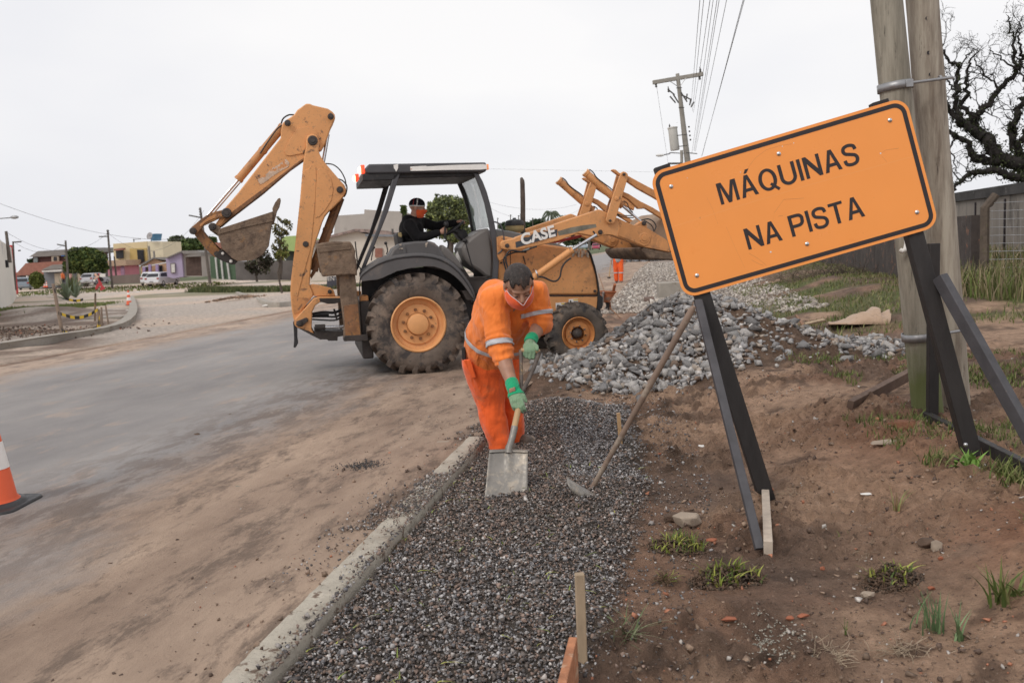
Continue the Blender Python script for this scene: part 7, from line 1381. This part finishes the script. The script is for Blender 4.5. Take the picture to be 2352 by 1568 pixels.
car('maroon hatchback driving toward the camera on the far road',pt('F',1943,893,190),R_(-95),(.36,.03,.07),1.)
car('silver-blue hatchback facing the camera left of the maroon car',pt('F',1715,885,170),R_(-92),(.30,.34,.38),.95)
car('pale car half hidden behind the red cut-out figure',pt('LR',1480,885,92),R_(84),(.45,.45,.47),.85)
# ================================================================ right side wall, fence, bare tree
W0=gp('M',1600,170); W1=Vector((9.5,17.2,.1)); W1=gp('Y',395,1240); dW=(W1-gp('M',1950,215)).normalized()
far=W1-dW*55
zt=pt('Y',390,440,W1.y).z
m_brk=M('sooty_brick',(.070,.056,.050),.9,var=.4,sc=2.5,bm=.8,bsc=10,bd=.03,dirt=[((.26,.12,.07),.60,.05,4),((.13,.11,.095),.66,.1,1.2)],stretch=(1,1,.8))
m_cw=M('stained_concrete',(.25,.22,.19),.9,var=.2,sc=1,bm=.4,bsc=9,bd=.02,dirt=[((.06,.055,.05),.52,.2,1.6)],stretch=(1,1,.25))
def wallseg(name,a,b,z0,z1,th,mat,parent): d=(b-a); d.z=0; d.normalize(); nrm=Vector((d.y,-d.x,0)); return mk(name,MB().prism([Vector((a.x,a.y,z0)),Vector((b.x,b.y,z0)),Vector((b.x,b.y,z1)),Vector((a.x,a.y,z1))],nrm*th),mat,parent,smooth=0)
bw=thing('boundary_wall','sooty dark brick wall with exposed orange bricks running behind the road sign','wall',W1); wallseg('wall',far,W1,-.6,zt,.18,m_brk,bw)
for i in range(14):
    p=W1-dW*(2.2+i*3.8); mk('pilaster',MB().box(p+Vector((-.08,-.05,.6)),(.2,.26,2.4)),m_brk,bw)
C1=pt('Y',125,1000,31.); C2=pt('Y',900,1000,24.5); zc1=pt('Y',125,235,31.).z
cw=thing('concrete_wall','tall streaked concrete wall with dark coping behind the wire fence','wall',C2); dC=(C2-C1); dC.z=0; dC.normalize(); Cf=C1-dC*40; Ce=C2+dC*12
wallseg('wall',Cf,Ce,-.5,zc1-.28,.2,m_cw,cw); nC=Vector((dC.y,-dC.x,0)); 
mk('coping',MB().prism([Vector((p.x,p.y,z))+nC*-.08 for p,z in ((Cf,zc1-.3),(Ce,zc1-.3),(Ce,zc1),(Cf,zc1))],nC*.36),M('black_coping',(.06,.056,.054),.9,var=.5,sc=1.5,bm=.5,dirt=((.22,.21,.20),.62,.08,1.3)),cw,smooth=0)
for i in range(8): p=C1+dC*(i*2.4-2); mk('joint',MB().box(Vector((p.x,p.y,zc1/2-.2))-nC*.0+nC*.22,(.05,.05,zc1-.4)),m_signb,cw)
fp_=gp('Y',430,1250); FN=thing('wire_fence','sagging square-mesh wire fence strung from a mossy leaning-headed post','fence',fp_); ptop=pt('Y',440,370,fp_.y)
mk('post',MB().tube([fp_-Vector((0,0,.2)),ptop,pt('Y',480,330,fp_.y),pt('Y',545,245,fp_.y)],[.09,.085,.085,.08],8),M('mossy_post',(.11,.085,.065),.95,var=.4,sc=6,bm=.8,bsc=20,bd=.02,dirt=((.10,.10,.03),.58,.1,4)),FN)
fe_=pt('Y',430,1250,fp_.y)+Vector((7,-3.2,0)); H_=ptop.z-fp_.z; mb=MB()
for i in range(12):
    z=fp_.z+.12+H_*.98*i/11; pts=[Vector((fp_.x+(fe_.x-fp_.x)*t_,fp_.y+(fe_.y-fp_.y)*t_,z-.05*math.sin(t_*3.14)*(1+.5*math.sin(i)))) for t_ in [j/16 for j in range(17)]]; mb.tube(pts,.006,5)
mk('line_wires',mb,m_galv,FN); mb=MB()
for j in range(64): t_=j/64; x=fp_.x+(fe_.x-fp_.x)*t_; y=fp_.y+(fe_.y-fp_.y)*t_; mb.tube([Vector((x,y,fp_.z+.1)),Vector((x+.01,y,fp_.z+H_*.5-.04*math.sin(t_*3))),Vector((x,y,fp_.z+H_*.98))],.003,4)
mk('mesh_wires',mb,m_galv,FN)
# bare ivy-clad tree
TD=34.; tp_=lambda x,y,dz=0: pt('T',x,y,TD+dz); tb0=tp_(1560,1500); tb0.z=0
BT=thing('bare_tree','leafless spreading tree with ivy-wrapped limbs beyond the concrete wall','tree',tb0); mb=MB(); iv=[]; rr=random.Random(11)
def limb(pts,r0,r1,dz=0,ivy=True,twig=True,tw=1.):
    P=[tp_(x,y,dz) for x,y in pts]; Q=[]
    for i in range(len(P)-1):
        p0=P[max(i-1,0)];p1=P[i];p2=P[i+1];p3=P[min(i+2,len(P)-1)]
        for j in range(6): t_=j/6; Q.append(.5*((2*p1)+(p2-p0)*t_+(2*p0-5*p1+4*p2-p3)*t_*t_+(3*p1-p0-3*p2+p3)*t_**3)+Vector((rr.gauss(0,.03),rr.gauss(0,.1),rr.gauss(0,.03))))
    Q.append(P[-1]); m_=len(Q); R_s=[.7*(r0+(r1-r0)*i/(m_-1)) for i in range(m_)]; mb.tube(Q,R_s,7)
    for i,q in enumerate(Q):
        if ivy and R_s[i]>.055:
            for _ in range(int(R_s[i]*230)): iv.append(q+Vector((rr.gauss(0,1),rr.gauss(0,1),rr.gauss(0,1)))*R_s[i]*.72)
        if twig and i>m_*.35 and rr.random()<(.42 if R_s[i]<.09 else .16)*tw: twigs(q,Vector((rr.gauss(0,1),rr.gauss(0,.5),rr.gauss(.5,.8))).normalized(),min(R_s[i]*.5,.032),rr.uniform(.5,1.1),2)
def twigs(p,d,r,L_,depth):
    pts=[p]; q=p
    for i in range(4): d=(d+Vector((rr.gauss(0,.45),rr.gauss(0,.3),rr.gauss(.08,.45)))).normalized(); q=q+d*L_/4; pts.append(q)
    mb.tube(pts,[r,r*.8,r*.6,r*.45,r*.3],4,False)
    if depth>0:
        for i in (1,2,3,4,4):
            if rr.random()<.6: twigs(pts[i],(d+Vector((rr.gauss(0,.9),rr.gauss(0,.6),rr.gauss(.2,.8)))).normalized(),max(r*.6,.009),L_*.62,depth-1)
limb([(1560,1500),(1540,1300),(1440,1200),(1387,1150)],.7,.55,twig=False); limb([(1440,1200),(1300,1130),(1190,1080),(1110,960),(1000,885),(920,830),(850,735),(820,700)],.42,.07)
limb([(1190,1080),(1130,950),(1040,850),(1100,760),(1215,640),(1330,490),(1400,400)],.26,.09,.5,True); limb([(1000,885),(930,780),(905,640),(935,480),(860,420),(820,340),(805,220)],.16,.03); limb([(1040,850),(975,740),(985,600),(1010,450),(1060,350)],.16,.03,.8)
limb([(1400,1150),(1250,1130),(1150,1120),(1040,1100),(1000,1000),(900,940),(850,920)],.30,.08); limb([(1387,1240),(1300,1230),(1180,1190),(1050,1200),(960,1250),(890,1330)],.26,.07,-.5); limb([(1387,1120),(1340,1050),(1310,900),(1350,760),(1400,680)],.26,.12,.6)
limb([(1330,490),(1320,350),(1310,230),(1280,150),(1270,110)],.10,.02); limb([(1215,640),(1160,560),(1060,450),(1040,400)],.07,.02); limb([(935,480),(1000,380),(1060,330)],.05,.02); limb([(1400,400),(1350,300),(1360,180),(1387,110)],.08,.02); limb([(905,640),(860,560),(830,510)],.07,.02); limb([(1330,490),(1220,400),(1140,330)],.06,.02); limb([(1250,1130),(1200,1000),(1120,930)],.12,.03); limb([(1310,900),(1290,870),(1300,1050)],.12,.1,.3); limb([(1400,620),(1387,520),(1330,430)],.08,.02); limb([(900,940),(880,1050),(905,1200)],.07,.02); limb([(1387,980),(1440,800),(1500,500)],.2,.05)
mk('trunk_and_limbs',mb,M('bare_bark',(.022,.018,.016),.95,var=.4,sc=4,bm=.3),BT,smooth=60,fixn=False)
P_=np.array([tuple(v) for v in iv]); rg=np.random.default_rng(8); V,Fq,Cq=quads(P_,rg.uniform(.03,.075,len(P_)),np.array([(.035,.045,.02),(.05,.06,.025),(.03,.03,.02)])[rg.integers(0,3,len(P_))],rg); put('ivy',npmesh('ivy',V,Fq,4,Cq),m_leaf,BT,smooth=0)
c_=tp_(1300,215); V_=[]; P_=np.array([tuple(c_)])+rg.normal(0,1,(900,3))*np.array([.22,.2,.22]); V,Fq,Cq=quads(P_,rg.uniform(.02,.05,900),np.tile((.04,.045,.02),(900,1)),rg,asp=.3); put('mistletoe',npmesh('mistletoe',V,Fq,4,Cq),m_leaf,BT,smooth=0)
# grass on the right
def reg(n,xr,yr,cond,rg): x=rg.uniform(*xr,n); y=rg.uniform(*yr,n); k_=cond(x,y); return np.stack([x[k_],y[k_],Hfull(x[k_],y[k_])],1)
rg=np.random.default_rng(21)
lineW=lambda y: W1.x-(W1.y-y)*dW.x/dW.y
blades('verge_grass','grassy bank between the stone heap and the sooty wall','grass',reg(52000,(1.8,16),(12.6,48),lambda x,y:(x<lineW(y)-.1)&(rs(x,y)>3.6)&(x>2.6+.05*(y-12))&(fbm(x,y,.6,4,5)>.44)&(rg.random(len(x))<.9),rg),.12,.009,GR+[(.26,.22,.12),(.2,.16,.09)],kind='stuff',seed=31,lean=.9)
blades('tall_grass','tall reedy grass at the foot of the wire fence and dark wall','grass',np.concatenate([reg(2300,(8.2,12.5),(14.8,17.2),lambda x,y:rg.random(len(x))<.9,rg),reg(500,(8.2,9.6),(15.9,18),lambda x,y:rg.random(len(x))<.6,rg)]),.62,.013,GR+GRD+GRD,kind='stuff',seed=32,lean=.55)
blades('wall_weeds','dry weeds behind the wire fence before the concrete wall','grass',reg(7000,(10,19),(17.3,29),lambda x,y:x>lineW(y)+.5,rg),.8,.02,GRD,kind='stuff',seed=33,lean=.6)
blades('grass','low green grass around the feet of the right trestle','grass',np.concatenate([reg(9000,(2.4,4.4),(3.7,6.3),lambda x,y:(fbm(x,y,2.4,3,5)>.5)&(rg.random(len(x))<.8),rg),reg(2600,(3.0,4.2),(3.6,5.2),lambda x,y:(fbm(x,y,4,3,5)>.4),rg)]),.075,.0035,GR,kind='stuff',seed=34,lean=1.1)
blades('grass','sparse green grass on the bare ground behind the pole pair','grass',reg(9000,(3.0,6.6),(6.6,9.5),lambda x,y:(fbm(x,y,1.3,3,8)>.55),rg),.08,.005,GR,kind='stuff',seed=35,lean=1.)
# dead brush by the wall
def brush(label,k,x,y,n,L_,cols,seed,group=None,spread=.5):
    b=gp(k,x,y); r_=random.Random(seed); mb=MB()
    for i in range(n):
        p=b+Vector((r_.gauss(0,spread),r_.gauss(0,spread*.5),.02)); d=Vector((r_.gauss(0,1),r_.gauss(0,.6),abs(r_.gauss(.4,.5)))).normalized(); q=[p]
        for j in range(3): d=(d+Vector((r_.gauss(0,.4),r_.gauss(0,.4),r_.gauss(-.12,.3)))).normalized(); q.append(q[-1]+d*L_/3*r_.uniform(.6,1.2))
        for v in q: v.z=max(v.z,float(Hfull(v.x,v.y)))
        mb.tube(q,[.012*L_,.009*L_,.007*L_,.004*L_],4,False)
    return meta(mk('dry_brush',mb,M('dry_stem',cols,.9,var=.3,bm=0),None,loc=b,fixn=False),label,'dry brush')
brush('dry tangled brush against the wall left of the green weed','TA',300,480,150,.8,(.20,.15,.11),1); brush('dark thorny brush against the wall under the sign','TA',880,430,150,.9,(.10,.075,.06),2); brush('dead straw and twigs in front of the sooty wall','TA',150,420,120,.6,(.27,.21,.15),3,spread=.7)
# uprooted turf clods and tufts in the foreground
def turf(label,k,x,y,rx,ry,h,nb,seed,cols=((.18,.22,.04),(.32,.33,.08),(.10,.14,.04)),bl_=.07):
    c=gp(k,x,y); T=thing('turf_clod',label,'turf clod',c); rg_=np.random.default_rng(seed); a=rg_.uniform(0,6.28,700); r=np.sqrt(rg_.random(700)); X_=c.x+np.cos(a)*r*rx; Y_=c.y+np.sin(a)*r*ry; Zb=h*(1-r**1.5)*rg_.uniform(.2,1,700)*(.6+.8*fbm(X_,Y_,12,2,seed))
    V,Fc,Cc=scatter(np.stack([X_,Y_,Hfull(X_,Y_)+Zb],1),rg_.uniform(.006,.016,700),pal(700,[(.10,.065,.045),(.14,.09,.06),(.07,.05,.035)],[1,1,1],rg=rg_),PR,1,rg_); put('soil',npmesh('soil',V,Fc,3,Cc),m_st,T,smooth=0)
    mbr=MB(); r_=random.Random(seed)
    for i in range(160):
        aa=r_.uniform(0,6.28); q=math.sqrt(r_.random()); p=Vector((c.x+math.cos(aa)*q*rx,c.y+math.sin(aa)*q*ry,c.z+h*(1-q)*.8)); d=Vector((r_.gauss(0,1),r_.gauss(0,1),r_.gauss(.1,.6))).normalized(); e=[p]
        for j in range(3): d=(d+Vector((r_.gauss(0,.5),r_.gauss(0,.5),r_.gauss(-.1,.4)))).normalized(); e.append(e[-1]+d*.022)
        mbr.tube(e,.0011,3,False)
    mk('roots',mbr,M('root_brown',(.16,.10,.065),.9,bm=0),T,fixn=False)
    a=rg_.uniform(0,6.28,nb); r=np.sqrt(rg_.random(nb))*.9; gx_=c.x+np.cos(a)*r*rx; gy_=c.y+np.sin(a)*r*ry; cl_=fbm(gx_,gy_,9,2,seed)>.42; gx_,gy_,r=gx_[cl_],gy_[cl_],r[cl_]
    blades('grass_blades',None,None,np.stack([gx_,gy_,Hfull(gx_,gy_)+h*(1-r)*.7],1),bl_,.0052,cols,parent=T,seed=seed,lean=1.3)
turf('uprooted turf with yellow-green blades just below the beige rock','G',650,880,.16,.10,.06,150,1); turf('larger uprooted turf to the left of the white base board','G',900,1040,.19,.12,.07,170,2); turf('uprooted clod of broad leaves on the right side of the foreground','H',930,760,.14,.10,.07,110,3,bl_=.06); turf('small yellowish sprig of turf in the gap of the two big clods','G',590,1040,.03,.02,.015,22,4)
turf('weedy clod of soil lying inside the gravel against the kerb','K',1080,840,.10,.10,.02,30,5,bl_=.03)
def tuft(label,k,x,y,n,h,w_,cols,seed,r=.03,lean=.8):
    c=gp(k,x,y); rg_=np.random.default_rng(seed); P=np.array([tuple(c)])+np.stack([rg_.normal(0,r,n),rg_.normal(0,r,n),0*rg_.random(n)-.005],1)
    return blades('grass_tuft',label,'grass tuft',P,h,w_,cols,loc=c,seed=seed,lean=lean,segs=4)
GB=[(.13,.20,.09),(.17,.24,.12),(.10,.16,.07)]
tuft('upright blue-green grass tuft, left of the two near the bottom right','H',1270,1150,30,.17,.0045,GB,1,.03,.45); tuft('blue-green grass tuft leaning right, the right one near the bottom right','H',1480,1230,14,.15,.0045,GB,2,.008,.9); tuft('green strap-leaved tuft near the right edge','H',1830,960,26,.19,.008,GR,3,.02,.8); tuft('green plant cut by the right edge beside the strap-leaved tuft','H',1975,900,20,.13,.009,GR,4,.03,1.)
tuft('fine reddish-green tuft high on the bare soil','H',975,190,14,.14,.004,[(.2,.22,.08),(.33,.2,.12)],5,.008,.7); tuft('flat sprawling grass tuft beside the foreground stake','G',380,1350,40,.15,.003,[(.13,.17,.08),(.2,.2,.12)],6,.03,1.7); tuft('bright little sprout by the top of the foreground stake','G',215,1085,14,.07,.003,GR,7,.01,.9); tuft('tiny green sprouts in mid soil','H',620,380,8,.05,.003,GR,8,.01,.9); tuft('tiny sprout left of the tiny mid-soil one','H',520,400,6,.04,.004,GR,9,.01,.9); tuft('single thin sprout by the lower left soil','H',570,1170,5,.08,.002,GR,10,.004,.6)
tuft('broad-leaved weed below the right trestle foot','R',450,1420,36,.13,.017,[(.14,.25,.05),(.18,.30,.07)],11,.035,1.4); tuft('leafy grass clump left of the broad-leaved weed','R',300,1400,90,.14,.004,GR,12,.04,1.1); tuft('green clump right of the broad-leaved weed','R',600,1450,90,.14,.004,GR,13,.045,1.1); tuft('grass clump under the plank end','R',150,1345,60,.09,.004,GR,14,.03,1.2); tuft('weedy shoots on the trestle board at the right edge','R',690,1500,80,.12,.004,GR,15,.04,1.1)
for i,(k,x,y,lb2) in enumerate([('H',390,1370,'pale tangle of dead roots at the bottom of the soil'),('H',1050,1310,'flat dead grass mat right of the root tangle'),('H',740,520,'small dead grass wisp left of the right clod'),('G',1240,610,'wisp of dry grass right of the thick sign leg'),('G',1385,1420,'dry twig tangle below the pebbles at right')]):
    b=gp(k,x,y); r_=random.Random(50+i); mb=MB()
    for j in range(70 if i<2 else 35):
        p=b+Vector((r_.gauss(0,.05),r_.gauss(0,.03),.004)); d=Vector((r_.gauss(0,1),r_.gauss(0,1),r_.gauss(.15,.25))).normalized(); q=[p]
        for t_ in range(4): d=(d+Vector((r_.gauss(0,.5),r_.gauss(0,.5),r_.gauss(-.05,.2)))).normalized(); q.append(q[-1]+d*.022); q[-1].z=max(q[-1].z,b.z+.001)
        mb.tube(q,.0012,3,False)
    meta(mk('dead_roots',mb,M('straw_root',(.36,.28,.20),.9,bm=0),None,loc=b,fixn=False),lb2,'dead roots')
n=260; gx=rng.uniform(-1.2,1.2,n); gy=rng.uniform(2.2,6,n); k_=in_gravel(gx,gy)>.6; gx,gy=gx[k_],gy[k_]; blades('grass_scraps','tiny torn yellow-green grass scraps strewn over the gravel','grass scraps',np.stack([gx,gy,Hfull(gx,gy)+.015],1),.035,.0032,[(.35,.36,.09),(.22,.28,.07)],kind='stuff',seed=41,lean=3.)
